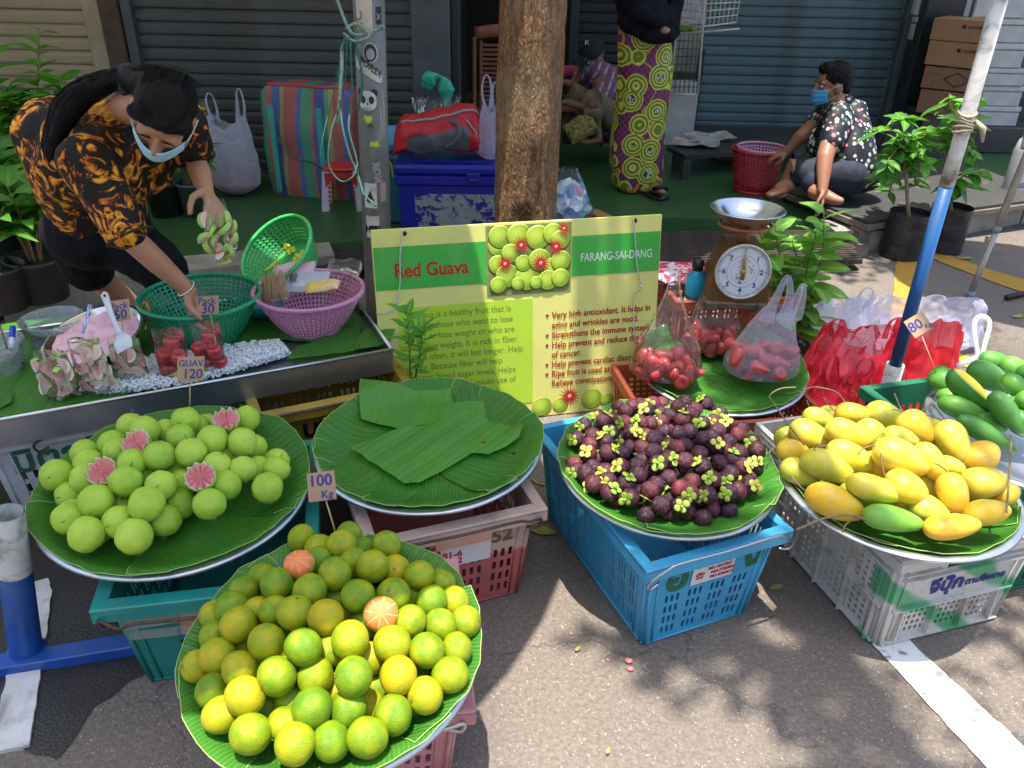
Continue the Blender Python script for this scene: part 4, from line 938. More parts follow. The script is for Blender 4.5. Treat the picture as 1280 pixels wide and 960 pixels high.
fill(MT_MS, .276, .065, .0240, MME, 'mangosteen', 'mangosteen lying underneath, seen only in the gaps of the heap', 'mangosteen', 'mangosteens heaped on the leaf lined tray', 75, 5, [c for c, r in mpos])
# ---- yellow and green mangoes
def mango_mesh(name, L, Wd, seed, m, curve=.12, tip=.0):
    mb = MB(); n, k = 20, 22; vs = []; fs = []
    for i in range(k+1):
        t = i/k; x = -cos(pi*t)*L; rr = sin(pi*t)**.86*Wd*(1+.20*cos(pi*t)+tip*max(0, t-.5)*-1); cy_ = curve*L*sin(pi*t)
        for j in range(n):
            a = 2*pi*j/n; q = 1+.03*noise.noise(V((x*2+seed, cos(a), sin(a)))); vs.append((x, cos(a)*rr*q-cy_, sin(a)*rr*q*.88))
    for i in range(k):
        for j in range(n): fs.append((i*n+j, i*n+(j+1) % n, (i+1)*n+(j+1) % n, (i+1)*n+j))
    mb.add(vs, fs); return mesh_of(mb, name, m)
def mango_skin(name, stops, spots, bloom):
    b = NB(name); v = b.obj(); loc = b.n('ShaderNodeObjectInfo').outputs['Location']
    vv = b.n('ShaderNodeVectorMath', operation='ADD', i_0=v, i_1=loc).outputs[0]
    f = b.math('ADD', b.math('MULTIPLY', b.rnd(), .55), b.math('MULTIPLY', b.noise(vv, 1.3, 3), .6)); c = b.ramp(f, stops)
    vor = b.n('ShaderNodeTexVoronoi', i_Vector=v, i_Scale=26.0); s1 = b.ramp(vor.outputs['Distance'], [(.08, (.6, .6, .6)), (.17, (0, 0, 0))]); c = b.mix(s1, c, spots)
    c = b.mix(b.ramp(b.noise(vv, 3.5, 7, .8), [(.60, (0, 0, 0)), (.68, (.6, .6, .6))]), c, (.20, .13, .03))
    c = b.mix(b.ramp(b.noise(vv, 2.2, 4), [(.45, (0, 0, 0)), (.8, (bloom, bloom, bloom))]), c, (.62, .62, .42))
    b.pbr(c, .42, 0, b.bump(b.noise(v, 20, 3), .05, .05), spec=.45); return b.m
M_MGO = mango_skin('yellow_mango_skin', [(.25, (.44, .48, .04)), (.5, (.67, .54, .04)), (.75, (.78, .47, .022)), (.95, (.81, .37, .014))], (.40, .30, .04), .25)
M_MGG = mango_skin('green_mango_skin', [(.2, (.040, .17, .022)), (.6, (.075, .26, .030)), (.95, (.14, .36, .04))], (.12, .30, .06), .10)
MGM = [mango_mesh('mango', 1, .62+.04*s_, s_*3.3, M_MGO, .08) for s_ in range(4)]
MG = [(285,248,104,76,35),(455,235,100,68,30),(475,140,74,52,10),(562,245,80,68,50),(702,255,76,60,20),(620,155,84,68,30),(312,162,62,46,20),(775,208,86,68,60),(850,235,45,50,90),(945,275,102,78,75),(1058,345,98,78,-38),(195,315,72,44,15),(355,395,120,75,32),(470,345,112,72,32),(600,388,80,50,50),(706,348,122,78,32),(845,370,96,70,65),(930,390,40,36,20),(228,420,88,62,35),(390,562,132,72,30),(480,525,70,44,35),(577,495,124,68,20),(725,487,94,78,35),(822,475,50,44,60),(835,597,92,78,30),(950,515,92,72,82),(1097,465,98,76,-12),(1187,515,62,52,-25),(1105,607,102,70,-8),(945,672,124,66,-8),(380,150,42,36,0),(178,252,36,30,10),(560,330,50,36,30),(600,560,60,34,20)]
gm_green = (665,640,132,70,12)
RL = rowlabels(MG, 6, lambda i: 'ripe yellow mango'); allm = [((x/3.765+940), y/3.765+480, (a+b)/2/3.765) for x, y, a, b, g in MG+[gm_green]]
mgp = heap([(x, y, 16+r*.3) for x, y, r in allm], MT_MG, .288, .115, .044)
def mango_rot(ang, rn):
    a = radians(ang); d = (cR*cos(a)-cU*sin(a)); d = (d*.75+V((d.x, d.y*1.2, 0))*.4).normalized()
    y = -ray(640, 480).normalized(); y = (y-d*y.dot(d)).normalized(); z = d.cross(y)
    return (Matrix((d, y, z)).transposed() @ Matrix.Rotation(rn.uniform(-.6, .6)+pi*(rn.random() < .5), 3, 'X'))
def twig(parent, p0, pts, r=.04):
    mb = MB(); mb.tube(bezier([V(p0)]+[V(p) for p in pts], 4), r, 6); return mb.obj('stem', M_TWIG, parent)
for i, ((c, r), it) in enumerate(zip(mgp, MG+[gm_green])):
    x, y, a, b, g = it; dd = (c-CAM).dot(cF); L = max(a, 66)/3.765*dd/FOC*1.09; W_ = max(b, 52)/3.765*dd/FOC*1.04
    me = MGM[i % 4] if i < len(MG) else mango_mesh('mango', 1, .6, 77, mango_skin('half_green_mango_skin', [(.2, (.13, .36, .03)), (.7, (.2, .42, .04)), (.95, (.40, .55, .05))], (.2, .4, .05), .1), .08)
    o = link('mango', me, None, c); o.rotation_euler = mango_rot(g, rn).to_euler(); o.scale = (L, W_/.63, W_/.63*.96)
    if i == len(MG): tag(o, 'single light green mango lying at the front rim of the yellow mangoes', 'mango', 'yellow mangoes heaped on the wide tray')
    else:
        tag(o, RL[i], 'mango', 'yellow mangoes heaped on the wide tray')
    if i in (0, 2, 4, 7, 9, 11, 13, 15, 19, 22, 25, 28, 30, 34):
        q = .5+.5*rn.random(); mb = MB(); mb.tube(bezier([(-.98, 0, 0), (-1.15, .05, .1*q), (-1.3-q*.2, .25*q, .5*q), (-1.3-.3*q, .5*q, .8*q)], 4), [.05]+[.028]*11+[.045], 6) if False else mb.tube(bezier([(-.98, 0, 0), (-1.15, .05, .1*q), (-1.3-q*.2, .25*q, .5*q), (-1.3-.3*q, .5*q, .8*q)], 4), .032, 6)
        mb.obj('stem', M_TWIG, o)
fill(MT_MG, .26, .05, .036, [MME[0]] if False else [mesh_of(lumpy(16, 10, 1, .02, 1, 3, .9), 'mango', M_MGO)], 'mango', 'mango lying underneath, seen only in the gaps of the heap', 'mango', 'yellow mangoes heaped on the wide tray', 9, 6, [c for c, r in mgp])
def free_twig(name, label, pts, r, m=M_TWIG, parent=None):
    mb = MB(); mb.tube(bezier(pts, 6), r, 6); o = mb.obj(name, m, parent); 
    if label: tag(o, label, 'twig')
    return o
def twg(label, pl, t0, r=.0022):
    free_twig('fruit_twig', label, [PD(x, y, t) for x, y, t in pl], r)
T_ = lambda x, y: (P(x, y, .47)-CAM).dot(cF)
for lb, pl, r in (('long pale twig sticking out from the green mango over the tray rim', [(1083, 650, 0), (1060, 644, 0), (1030, 648, 0), (996, 662, -.02)], .0028), ('curly brown twig at the back left of the mango tray', [(1005, 556, 0), (985, 530, 0), (968, 505, -.04), (962, 495, -.06), (975, 486, -.07), (995, 484, -.08)], .0022), ('bent twig rising at the back of the mangoes beside the pole', [(1058, 505, 0), (1045, 490, -.03), (1020, 484, -.05), (1004, 487, -.06)], .0022), ('forked twig hanging over the back right of the mango heap', [(1152, 555, -.01), (1142, 535, -.03), (1128, 515, -.05), (1118, 492, -.09)], .0020), ('green twig standing at the right end of the mango heap', [(1258, 640, .0), (1262, 590, -.03), (1264, 545, -.06)], .0028), ('brown twig crossing the gap between the two mango trays', [(1185, 530, 0), (1172, 512, -.03), (1164, 505, -.04), (1150, 516, -.04)], .0026)):
    twg(lb, [(x, y, T_(x, y)-.015+d) for x, y, d in pl], 0, r)
GRM = [mango_mesh('green_mango', 1, .52+.03*s_, 9+s_*3.3, M_MGG, .16, .5) for s_ in range(3)]
GG = [(1100,275,80,50,15),(1245,320,115,68,25),(752,410,88,78,55),(1065,400,160,86,40),(850,545,150,62,25),(872,600,160,66,28),(1035,760,205,66,38),(1165,620,155,72,65),(1232,612,95,72,60),(1065,690,62,40,30),(1225,450,66,62,60),(1275,500,60,60,80),(1330,400,110,70,60),(1360,560,120,70,30),(1300,700,120,66,50)]
ga = [(x/5.333+1040, y/5.333+400, (a+b)/2/5.333) for x, y, a, b, g in GG]; gp_ = heap([(x, y, 13+r*.25) for x, y, r in ga]+[(940/5.333+1040, 475/5.333+400, 26)], MT_GM, .285, .12, .038)
RL = rowlabels(GG, 4, lambda i: 'unripe green mango')
for i, ((c, r), it) in enumerate(zip(gp_, GG)):
    x, y, a, b, g = it; dd = (c-CAM).dot(cF); L = max(a, 105)/5.333*dd/FOC*1.05; W_ = max(b, 60)/5.333*dd/FOC
    o = link('green_mango', GRM[i % 3], None, c); o.rotation_euler = mango_rot(g, rn).to_euler(); o.scale = (L, W_/.46, W_/.46)
    tag(o, RL[i], 'mango', 'green mangoes on the steel tray')
c, r = gp_[-1]; b_ = NB('half_peeled_mango'); v = b_.obj(); sp = b_.n('ShaderNodeSeparateXYZ', i_0=v)
f = b_.ramp(b_.math('ADD', sp.outputs[1], b_.math('MULTIPLY', b_.noise(v, 4, 2), .03)), [(.17, (0, 0, 0)), (.18, (1, 1, 1))]); f2 = b_.ramp(sp.outputs[1], [(.11, (0, 0, 0)), (.13, (1, 1, 1))])
c2 = b_.mix(f2, (.045, .19, .025), (.42, .50, .10)); c2 = b_.mix(f, c2, (.88, .66, .03)); b_.pbr(c2, .4); me = mango_mesh('cut_mango', 1, .40, 4, b_.m, .10, .4)
o = link('cut_mango', me, None, PD(1216, 489, (c-CAM).dot(cF)-.055)); dd = (c-CAM).dot(cF)-.05
d = (cR*cos(radians(42))-cU*sin(radians(42))).normalized(); y_ = (cR*.75+cU*.95-cF*.75); y_ = (y_-d*y_.dot(d)).normalized(); o.rotation_euler = Matrix((d, y_, d.cross(y_))).transposed().to_euler()
o.scale = (205/5.333*dd/FOC, 80/5.333*dd/FOC/.40, 80/5.333*dd/FOC/.40); tag(o, 'green mango with a yellow slice cut open on top of the tray', 'mango')
# ================================================================= STEEL TABLE TRAY
TF = V((P(490, 437, .42).x, P(490, 437, .42).y, .42)); tx = tdir.copy(); ty = V((-tx.y, tx.x, 0))
TM = Matrix((tx, ty, V((0, 0, 1)))).transposed().to_4x4(); TM.translation = TF
TL, TD = 1.75, .62
tb = tag(bpy.data.objects.new('steel_display_table', None), 'shallow stainless steel display tray on crates at the left', 'display tray'); sc.collection.objects.link(tb); tb.matrix_world = TM
mb = MB()
def strip(mb, a, b, z0, z1, th=.004):
    mb.box(((a[0]+b[0])/2, (a[1]+b[1])/2, (z0+z1)/2), (abs(b[0]-a[0])+th, abs(b[1]-a[1])+th, z1-z0), 0, None, .001)
strip(mb, (-TL, 0), (0, 0), -.085, -.002); mb.obj('front_panel', M_STEEL, tb)
mb = MB(); strip(mb, (0, .004), (0, TD), -.085, -.002); mb.obj('end_panel', M_STEEL, tb)
mb = MB(); strip(mb, (-TL, TD), (0, TD), -.085, -.002); mb.obj('back_panel', M_STEEL, tb)
mb = MB(); mb.box((-TL/2, TD/2, -.045), (TL-.006, TD-.006, .004)); mb.obj('bottom_panel', M_STEEL, tb)
mb = MB()
for a, b in (((-TL, 0), (0, 0)), ((0, 0), (0, TD)), ((0, TD), (-TL, TD))): mb.tube([(a[0], a[1], .001), (b[0], b[1], .001)], .006, 8)
mb.obj('rolled_rim', mat('bright_steel', (.62, .62, .62), rough=.25, metal=.95), tb)
ZT = .385                                                          # level of the leaves on the table
def tl_(px, py, z=ZT):
    q = TM.inverted() @ P(px, py, z); return (q.x, q.y)
zt = lambda x, y: ZT-.42+.004*noise.noise(V((x*9, y*9, 1)))
def tleaf(label, px, vein, layer): return leaf(label, [tl_(*p) for p in px], zt, radians(vein), layer, TM, True, 'banana leaves covering the steel table', amp=.003, step=.022, wav=.003)
tleaf('banana leaf under the tubs at the left end of the steel table', [(-60, 540), (-60, 420), (25, 402), (110, 396), (140, 440), (120, 490), (60, 512)], 70, 0)
tleaf('banana leaf running under the ice and red apple bags', [(60, 512), (90, 440), (110, 402), (180, 388), (250, 376), (300, 400), (290, 455), (215, 482), (130, 500)], 80, .8)
tleaf('dark banana leaf under the green basket on the table', [(250, 462), (240, 420), (215, 384), (300, 372), (400, 366), (430, 380), (445, 397), (453, 406), (449, 420), (405, 430), (358, 427), (300, 444)], 75, 1.6)
tleaf('greyish banana leaf edge under the pink basket', [(311, 412), (344, 396), (420, 372), (440, 378), (446, 394), (440, 410), (405, 420), (360, 414)], 20, 2.6)
tleaf('small cut leaf poking over the right corner of the steel table', [(446, 440), (440, 425), (466, 412), (496, 411), (488, 431), (470, 437)], 60, 3.6)
tleaf('banana leaf at the front edge near the right end of the table', [(358, 452), (372, 434), (430, 424), (470, 418), (480, 434), (430, 443)], 75, 2.2)
tleaf('pale leaf scrap at the front left corner of the table', [(-20, 520), (-20, 490), (14, 487), (17, 507)], 75, 2.0)
# crushed ice
b_ = NB('crushed_ice'); b_.pbr((.93, .95, .97), .4, 0, None, trans=.1, ior=1.31, sub=.5, subc=(1,1,1)); M_ICE = b_.m
def ice(label, poly, n, seed, h=.012):
    r_ = random.Random(seed); mb = MB(); pl = [tl_(*p) for p in poly]
    xs = [p[0] for p in pl]; ys = [p[1] for p in pl]
    def ins(x, y):
        c_ = False; j = len(pl)-1
        for i in range(len(pl)):
            if (pl[i][1] > y) != (pl[j][1] > y) and x < (pl[j][0]-pl[i][0])*(y-pl[i][1])/(pl[j][1]-pl[i][1])+pl[i][0]: c_ = not c_
            j = i
        return c_
    k = 0
    while k < n:
        x, y = r_.uniform(min(xs), max(xs)), r_.uniform(min(ys), max(ys))
        if not ins(x, y): continue
        k += 1; s_ = r_.uniform(.0018, .0048); e = Matrix.Rotation(r_.random()*6, 3, V((r_.random()-.5, r_.random()-.5, r_.random()-.5)).normalized())
        mb.box((x, y, ZT-.42+.006+r_.random()*h), (s_*2, s_*1.5, s_*1.3), 0, e)
    mb.grid(60, 10, lambda u, v: (lambda a, b: (a[0]+(b[0]-a[0])*v, a[1]+(b[1]-a[1])*v, ZT-.42+.003+.014*sin(pi*v)*min(1, 8*u*(1-u))+.004*noise.noise(V((u*30, v*6, 1)))))(tl_(122+240*u, 494-50*u+4*sin(u*9)), tl_(140+216*u, 474-44*u)))
    o = mb.obj('crushed_ice', M_ICE); o.matrix_world = TM; tag(o, label, 'ice', None, 'stuff')
ice('crushed ice along the front of the steel table', [(118, 496), (140, 474), (190, 452), (240, 446), (300, 436), (350, 432), (364, 446), (300, 466), (215, 487)], 7000, 3, .020)
# ================================================================= BASKETS
def basket(name, label, Mt, R, h, rb, m, na=44, nr=9, rimr=.008, bulge=.25, mi=None, ratio=.5):
    t = tag(bpy.data.objects.new(name, None), label, 'basket'); sc.collection.objects.link(t); t.matrix_world = Mt
    def pt(a, s, w=0):
        r = rb+(R-rb)*(s**(1-bulge)); return V((cos(a)*(r+w), sin(a)*(r+w), h*s))
    xs = []; 
    for k in range(na): xs += [2*pi*k/na, 2*pi*(k+ratio)/na]
    xs.append(2*pi); ys = [0]; s0 = .06
    ys.append(s0)
    for j in range(nr): g = (.93-s0)/nr; ys += [s0+g*(j+.62), s0+g*(j+1)]
    ys.append(1.0); ys = sorted(set(round(y, 5) for y in ys))
    mb = MB(); mb.cells(xs, ys, lambda i, j: (i % 2 == 0) or (j % 2 == 0), lambda x, y, w: pt(x, y, w), .0025, 0, True, True); mb.obj('mesh_wall', m, t)
    mb = MB(); N = 56; mb.tube([(cos(2*pi*k/N)*(R+.004), sin(2*pi*k/N)*(R+.004), h) for k in range(N+1)], rimr, 8, caps=False); mb.obj('rim', m, t)
    mb = MB(); mb.lathe([(.001, .002), (rb*.96, .002), (rb, .0), (rb, -.012), (rb-.004, -.012)], 36); mb.obj('base', m, t)
    return t
M_GRN = plastic('green_basket_plastic', (.012, .30, .13), (.010, .25, .11), .05, .3); M_GRN2 = plastic('bright_green_basket_plastic', (.06, .52, .14), (.05, .45, .12), .03, .3)
M_LIL = plastic('lilac_pink_plastic', (.62, .27, .42), (.54, .22, .36), .05, .3); M_REDB = plastic('red_basket_plastic', (.50, .02, .03), (.40, .015, .025), .08, .3); M_PNKB = plastic('pale_pink_plastic', (.62, .34, .46), (.55, .3, .4), .05, .3)
T3 = Matrix.Translation
c = P(250, 369, .535); basket('green_basket', 'dark green colander basket the bending woman reaches into', T3((c.x, c.y, .40)), .190, .135, .115, M_GRN, 56, 9)
c = P(386, 362, .53); basket('pink_basket', 'lilac pink colander basket holding packets of bags', T3((c.x, c.y, .40)), .182, .130, .105, M_LIL, 60, 8)
c = PD(345, 312, 2.98); ax = V((-.42, -.50, .78)).normalized(); q = ax.to_track_quat('Z', 'Y').to_matrix().to_4x4()
basket('bright_green_basket', 'bright green basket tipped on its side behind the other baskets', T3(c-ax*.11) @ q, .150, .11, .10, M_GRN2, 44, 7)
mb = MB(); r_ = random.Random(2)
M_YSL = mat('yellow_paper_slips', (.70, .66, .06), (.55, .60, .05), .6, 30)
for k in range(26): p = V((r_.uniform(-.08, .05), r_.uniform(-.06, .06), .01+r_.random()*.03)); mb.box(p, (.03, .012, .003), 0, Matrix.Rotation(r_.random()*3, 3, 'Z') @ Matrix.Rotation(r_.random()-.5, 3, 'X'))
o = mb.obj('yellow_slips', M_YSL); o.matrix_world = T3(c-ax*.10) @ q; tag(o, 'yellow slips lying in the tipped bright green basket', 'paper', None, 'stuff')
c = P(328, 392, .40); mb = MB(); mb.lathe([(.001, 0), (.05, 0), (.075, .03), (.085, .055), (.082, .055), (.07, .03), (.048, .006), (.001, .005)], 30, c); o = mb.obj('small_bowl', plastic('teal_bowl_plastic', (.02, .36, .34), None, .05)); tag(o, 'small teal bowl half hidden between the green and pink baskets', 'bowl')
# packets in the pink basket
CLR = film('clear_film', (1, 1, 1), .02, .08, 1.1, .5, 30); CLR2 = film('clear_film_thick', (.97, .98, 1), .03, .08, 1.3, .8, 22)
def pillow(name, label, Mt, L, W_, H, m, seed=0, cat='packet', crump=.006, mi=None, parent=None):
    mb = MB(); s_ = seed*7.7
    def f(sg):
        def g(u, v):
            x, y = (u-.5)*L, (v-.5)*W_; e = (1-(2*u-1)**4)*(1-(2*v-1)**4)
            return (x+.004*noise.noise(V((x*20, y*20, s_))), y+.004*noise.noise(V((y*20, x*20, s_+3))), sg*H/2*max(e, 0)**.5+crump*noise.noise(V((x*28, y*28, s_+sg*5))))
        return g
    mb.grid(18, 14, f(1)); mb.grid(18, 14, lambda u, v: f(-1)(1-u, v))
    o = mb.obj(name, m, parent)
    if parent is None: o.matrix_world = Mt; tag(o, label, cat)
    return o
def facing(c, tilt=0, rz=0, rx=0):
    """matrix at c with x to picture right, y up the picture, z to the camera, then laid back by tilt"""
    m = Matrix((cR, cU, -cF)).transposed().to_4x4() @ Matrix.Rotation(rz, 4, 'Z') @ Matrix.Rotation(-tilt, 4, 'X'); m.translation = c; return m
c = P(344, 358, .52); t = tag(bpy.data.objects.new('skewer_pack', None), 'clear pack of bamboo skewers leaning in the pink basket', 'packet'); sc.collection.objects.link(t); t.matrix_world = facing(c, .5, .25)
mb = MB(); r_ = random.Random(1)
for k in range(46): x = r_.uniform(-.045, .045); z = r_.uniform(-.010, .014); mb.tube([(x, -.055, z), (x*.85+r_.uniform(-.004, .004), .055+r_.uniform(-.006, .006), z)], .0016, 4)
mb.obj('skewers', M_STICK, t); pillow('wrapper', None, None, .115, .13, .045, CLR, 3, parent=t)
c = P(385, 352, .525); o = pillow('printed_packet', 'clear packet with blue printing and barcode in the pink basket', facing(c, .75, .05), .15, .10, .03, film('printed_film', (.80, .86, .95), .62, .2, .8, .5, 20), 5)
mb = MB(); r_ = random.Random(4); x = -.06
while x < -.035: w_ = r_.uniform(.001, .003); mb.box((x, .0, .022), (w_, .05, .001)); x += w_+r_.uniform(.001, .003)
mb.obj('barcode', M_INK_K, o)
c = P(404, 358, .535); pillow('yellow_packet', 'yellow packet lying across the clear bags in the pink basket', facing(c, .9, .12), .115, .06, .028, mat('yellow_packet_print', (.80, .50, .03), (.75, .62, .35), .3, 25), 9)
c = P(430, 336, .545); pillow('crumpled_bag', 'crumpled clear bag at the back of the pink basket', facing(c, .5, -.1), .12, .08, .05, CLR2, 12, crump=.02)
c = P(368, 338, .53); pillow('pink_paper_pack', 'pale pink wrapped pack at the back rim of the pink basket', facing(c, .6, .1), .15, .07, .03, mat('pale_pink_wrap', (.70, .42, .50), (.62, .40, .50), .35, 20), 15)
# ================================================================= TUBS, BOWL, TOOLS
def lathe_thing(name, label, cat, c, prof, m, n=48, tilt=(0, 0), seg=None):
    mb = MB(); mb.lathe(prof, n); o = mb.obj(name, m); o.matrix_world = T3(c) @ Matrix.Rotation(tilt[0], 4, 'X') @ Matrix.Rotation(tilt[1], 4, 'Y'); tag(o, label, cat); return o
TUB = film('tub_plastic', (.85, .92, .95), .22, .12, 1.0)
c = P(65, 398, .475); lathe_thing('clear_tub', 'round clear plastic tub at the back left of the steel table', 'tub', (c.x, c.y, .392), [(.001, 0), (.078, 0), (.082, .006), (.092, .078), (.102, .082), (.102, .086), (.093, .087), (.088, .078), (.079, .008), (.001, .004)], TUB)
pillow('sachet', 'blue and white sachet lying in the round clear tub', T3((c.x+.02, c.y, .43)) @ Matrix.Rotation(.3, 4, 'Z'), .07, .04, .012, mat('blue_sachet', (.08, .30, .62), (.7, .75, .8), .35, 40), 4)
c = P(-12, 432, .47); lathe_thing('clear_tub', 'clear plastic tub of coins and pens cut off by the left picture edge', 'tub', (c.x, c.y, .388), [(.001, 0), (.070, 0), (.075, .006), (.090, .088), (.096, .090), (.096, .094), (.088, .095), (.085, .088), (.072, .008), (.001, .004)], TUB)
mb = MB(); r_ = random.Random(8)
for k in range(40): a = r_.random()*6.3; q = .07*sqrt(r_.random()); mb.lathe([(.001, 0), (.011, 0), (.011, .002), (.001, .002)], 10, (c.x+q*cos(a), c.y+q*sin(a), .40+.035*r_.random()), r_.randint(0, 2), rot=Matrix.Rotation(r_.uniform(-.8, .8), 3, 'X'))
o = mb.obj('coins', [mat('coin_copper', (.35, .14, .06), rough=.4, metal=.7), mat('coin_silver', (.5, .5, .5), rough=.3, metal=.9), mat('purple_scrap', (.30, .08, .22), (.5, .1, .2), .5, 40)]); tag(o, 'coins and small scraps in the clear tub at the left edge', 'coins', None, 'stuff')
mb = MB(); a = PD(16, 408, 2.44); b = PD(14, 436, 2.42); mb.tube([b, b.lerp(a, .5)], .008, 12, 0); mb.tube([b.lerp(a, .5), b.lerp(a, .56), a], [.0085, .009, .0085], 12, 1); o = mb.obj('marker_pen', [mat('pen_barrel', (.65, .66, .7), rough=.3), mat('blue_pen_cap', (.02, .05, .45), rough=.3)]); tag(o, 'blue marker pen standing in the left clear tub', 'pen')
mb = MB(); mb.tube([PD(9, 436, 2.40), PD(-3, 398, 2.44)], .003, 8); o = mb.obj('wooden_stick', mat('brown_stick', (.20, .09, .04), rough=.7)); tag(o, 'thin brown stick standing beside the blue marker pen', 'stick')
c = P(124, 416, .475); MTB = T3((c.x, c.y, .40)) @ Matrix.Rotation(radians(13), 4, 'X') @ Matrix.Rotation(radians(-8), 4, 'Y')
mb = MB(); mb.lathe([(.001, 0), (.07, .002), (.12, .03), (.150, .078), (.158, .080), (.158, .083), (.149, .082), (.118, .034), (.068, .007), (.001, .005)], 56); o = mb.obj('steel_bowl', mat('polished_steel', (.55, .55, .56), rough=.18, metal=.95)); o.matrix_world = MTB; tag(o, 'steel bowl of pink ice behind the bags of sliced guava', 'bowl')
b_ = NB('pink_ice'); v = b_.obj(); n1 = b_.noise(v, 60, 4, .7); cc = b_.mix(n1, (.78, .30, .38), (.90, .66, .70)); b_.pbr(cc, .35, 0, b_.bump(n1, .8, .004)); M_PICE = b_.m
mb = MB(); mb.grid(40, 16, lambda u, v: (cos(u*2*pi)*.138*v, sin(u*2*pi)*.138*v, .066+.020*(1-v*v)+.012*noise.noise(V((cos(u*2*pi)*v*4, sin(u*2*pi)*v*4, 2)))+.005*noise.noise(V((cos(u*2*pi)*v*14, sin(u*2*pi)*v*14, 2)))), closex=True)
o = mb.obj('pink_ice', M_PICE); o.matrix_world = MTB; tag(o, 'heap of shaved pink salted ice in the steel bowl', 'ice', None, 'stuff')
ms = mat('white_spatula_plastic', (.66, .66, .68), rough=.35)
t = tag(bpy.data.objects.new('spatula', None), 'white plastic rice spatula stuck in the pink ice', 'spatula'); sc.collection.objects.link(t)
mb = MB(); dS = 2.36
mb.tube([PD(128, 367, dS+.05), PD(131, 369, dS+.05), PD(138, 390, dS+.03), PD(146, 410, dS+.01), PD(151, 420, dS)], [.010, .0125, .009, .008, .012], 10, flat=.35, up=-cF); mb.obj('handle', ms, t)
mb = MB(); mb.tube([PD(150, 416, dS), PD(153, 426, dS-.01), PD(156, 438, dS-.03)], [.010, .030, .026], 12, flat=.12, up=-cF); mb.obj('blade', ms, t)
mb = MB(); mb.ball(PD(130.5, 369.5, dS+.038), (.004, .004, .004), 8, 6); mb.obj('hanging_hole', M_INK_K, t)
t = tag(bpy.data.objects.new('spoon', None), 'metal spoon with blue and white patterned handle in the pink ice', 'spoon'); sc.collection.objects.link(t)
b_ = NB('pattern_handle'); v = b_.pos(); w_ = b_.n('ShaderNodeTexChecker', i_Vector=v, i_Scale=260.0, i_Color1=(.02, .06, .35, 1), i_Color2=(.75, .78, .85, 1)); b_.pbr(w_.outputs[0], .3)
mb = MB(); mb.tube([PD(113, 381, 2.42), PD(109, 398, 2.40), PD(103, 416, 2.38)], [.008, .007, .005], 8, flat=.5, up=-cF); mb.obj('handle', b_.m, t)
mb = MB(); mb.ball(PD(95, 425, 2.355), (.022, .016, .007), 14, 8, rot=Matrix.Rotation(.3, 3, 'Z')); mb.obj('bowl', mat('polished_steel2', (.6, .6, .62), rough=.15, metal=.95), t)
mb = MB(); mb.tube(bezier([PD(178, 397, 2.62), PD(176, 386, 2.64), PD(181, 378, 2.65), PD(186, 386, 2.64), PD(184, 398, 2.62), PD(178, 397, 2.62)], 5), .005, 8); mb.tube([PD(181, 398, 2.62), PD(182, 412, 2.58)], .004, 6, 1)
o = mb.obj('scissors', [mat('orange_scissor_plastic', (.75, .22, .02), rough=.35), mat('scissor_steel', (.5, .5, .5), rough=.3, metal=.9)]); tag(o, 'orange handled scissors hidden beside the green basket', 'scissors')
# ================================================================= BAGS OF FRUIT
def wedge_mesh(seed):
    """slice of pink guava: curved green skin outside, pink flesh faces"""
    r_ = random.Random(seed); mb = MB(); n = 8; w_ = r_.uniform(.38, .62); vs = []; sk = []; fl = []
    for i in range(n+1):
        th = -1.25+2.5*i/n; vs += [(cos(th)*.0+.25*cos(th)*.2, sin(th)*.92, 0), (cos(th), sin(th), -w_*cos(th)**.5*.5), (cos(th)*1.06, sin(th)*1.03, 0), (cos(th), sin(th), w_*cos(th)**.5*.5)]
    for i in range(n):
        a, b = i*4, (i+1)*4; sk += [(a+1, b+1, b+2, a+2), (a+2, b+2, b+3, a+3)]; fl += [(a, b, b+1, a+1), (a+3, b+3, b, a)]
    mb.add(vs, sk, 0); mb.add(vs, fl, 1, False); return mesh_of(mb, 'slice', [M_SLSK, M_SLFL])
M_SLSK = mat('slice_skin', (.42, .62, .16), (.30, .52, .08), .45, 5)
b_ = NB('slice_flesh'); v = b_.obj(); sp = b_.n('ShaderNodeSeparateXYZ', i_0=v); rr_ = b_.n('ShaderNodeVectorMath', operation='LENGTH', i_0=v).outputs[1]
f = b_.ramp(b_.math('ADD', rr_, b_.math('MULTIPLY', b_.noise(v, 4, 3), .2)), [(.80, (0, 0, 0)), (1.0, (1, 1, 1))]); c2 = b_.mix(f, b_.mix(b_.noise(v, 9, 3), (.95, .40, .37), (.93, .66, .58)), (.78, .80, .55)); b_.pbr(c2, .4, 0, b_.bump(b_.noise(v, 20, 3), .3, .05)); M_SLFL = b_.m
WED = [wedge_mesh(k) for k in range(5)]
def bagskin(name, w_, d_, h, m, parent, seed=0, fl=.35, top=.8, nx=40, ny=22, pl=.08):
    """clear bag pulled round its contents: pleated wall, closed flat bottom, open ragged mouth"""
    mb = MB()
    def g(u, v):
        a = 2*pi*u; z = h*v; b = (min(1, v/.12))**.5; q = b*(1-(1-top)*v)
        pq = 1+pl*(.3+v)*noise.noise(V((cos(a)*2.2, sin(a)*2.2, v*1.3+seed*5)))+pl*.6*noise.noise(V((cos(a)*6, sin(a)*6, v*3+seed*5)))
        return (cos(a)*w_*q*pq, sin(a)*d_*q*pq*(1-.75*max(0, v-.6)/.4), z+.01*v*noise.noise(V((cos(a)*3, sin(a)*3, seed))))
    mb.grid(nx, ny, g, closex=True); return mb.obj(name, m, parent)
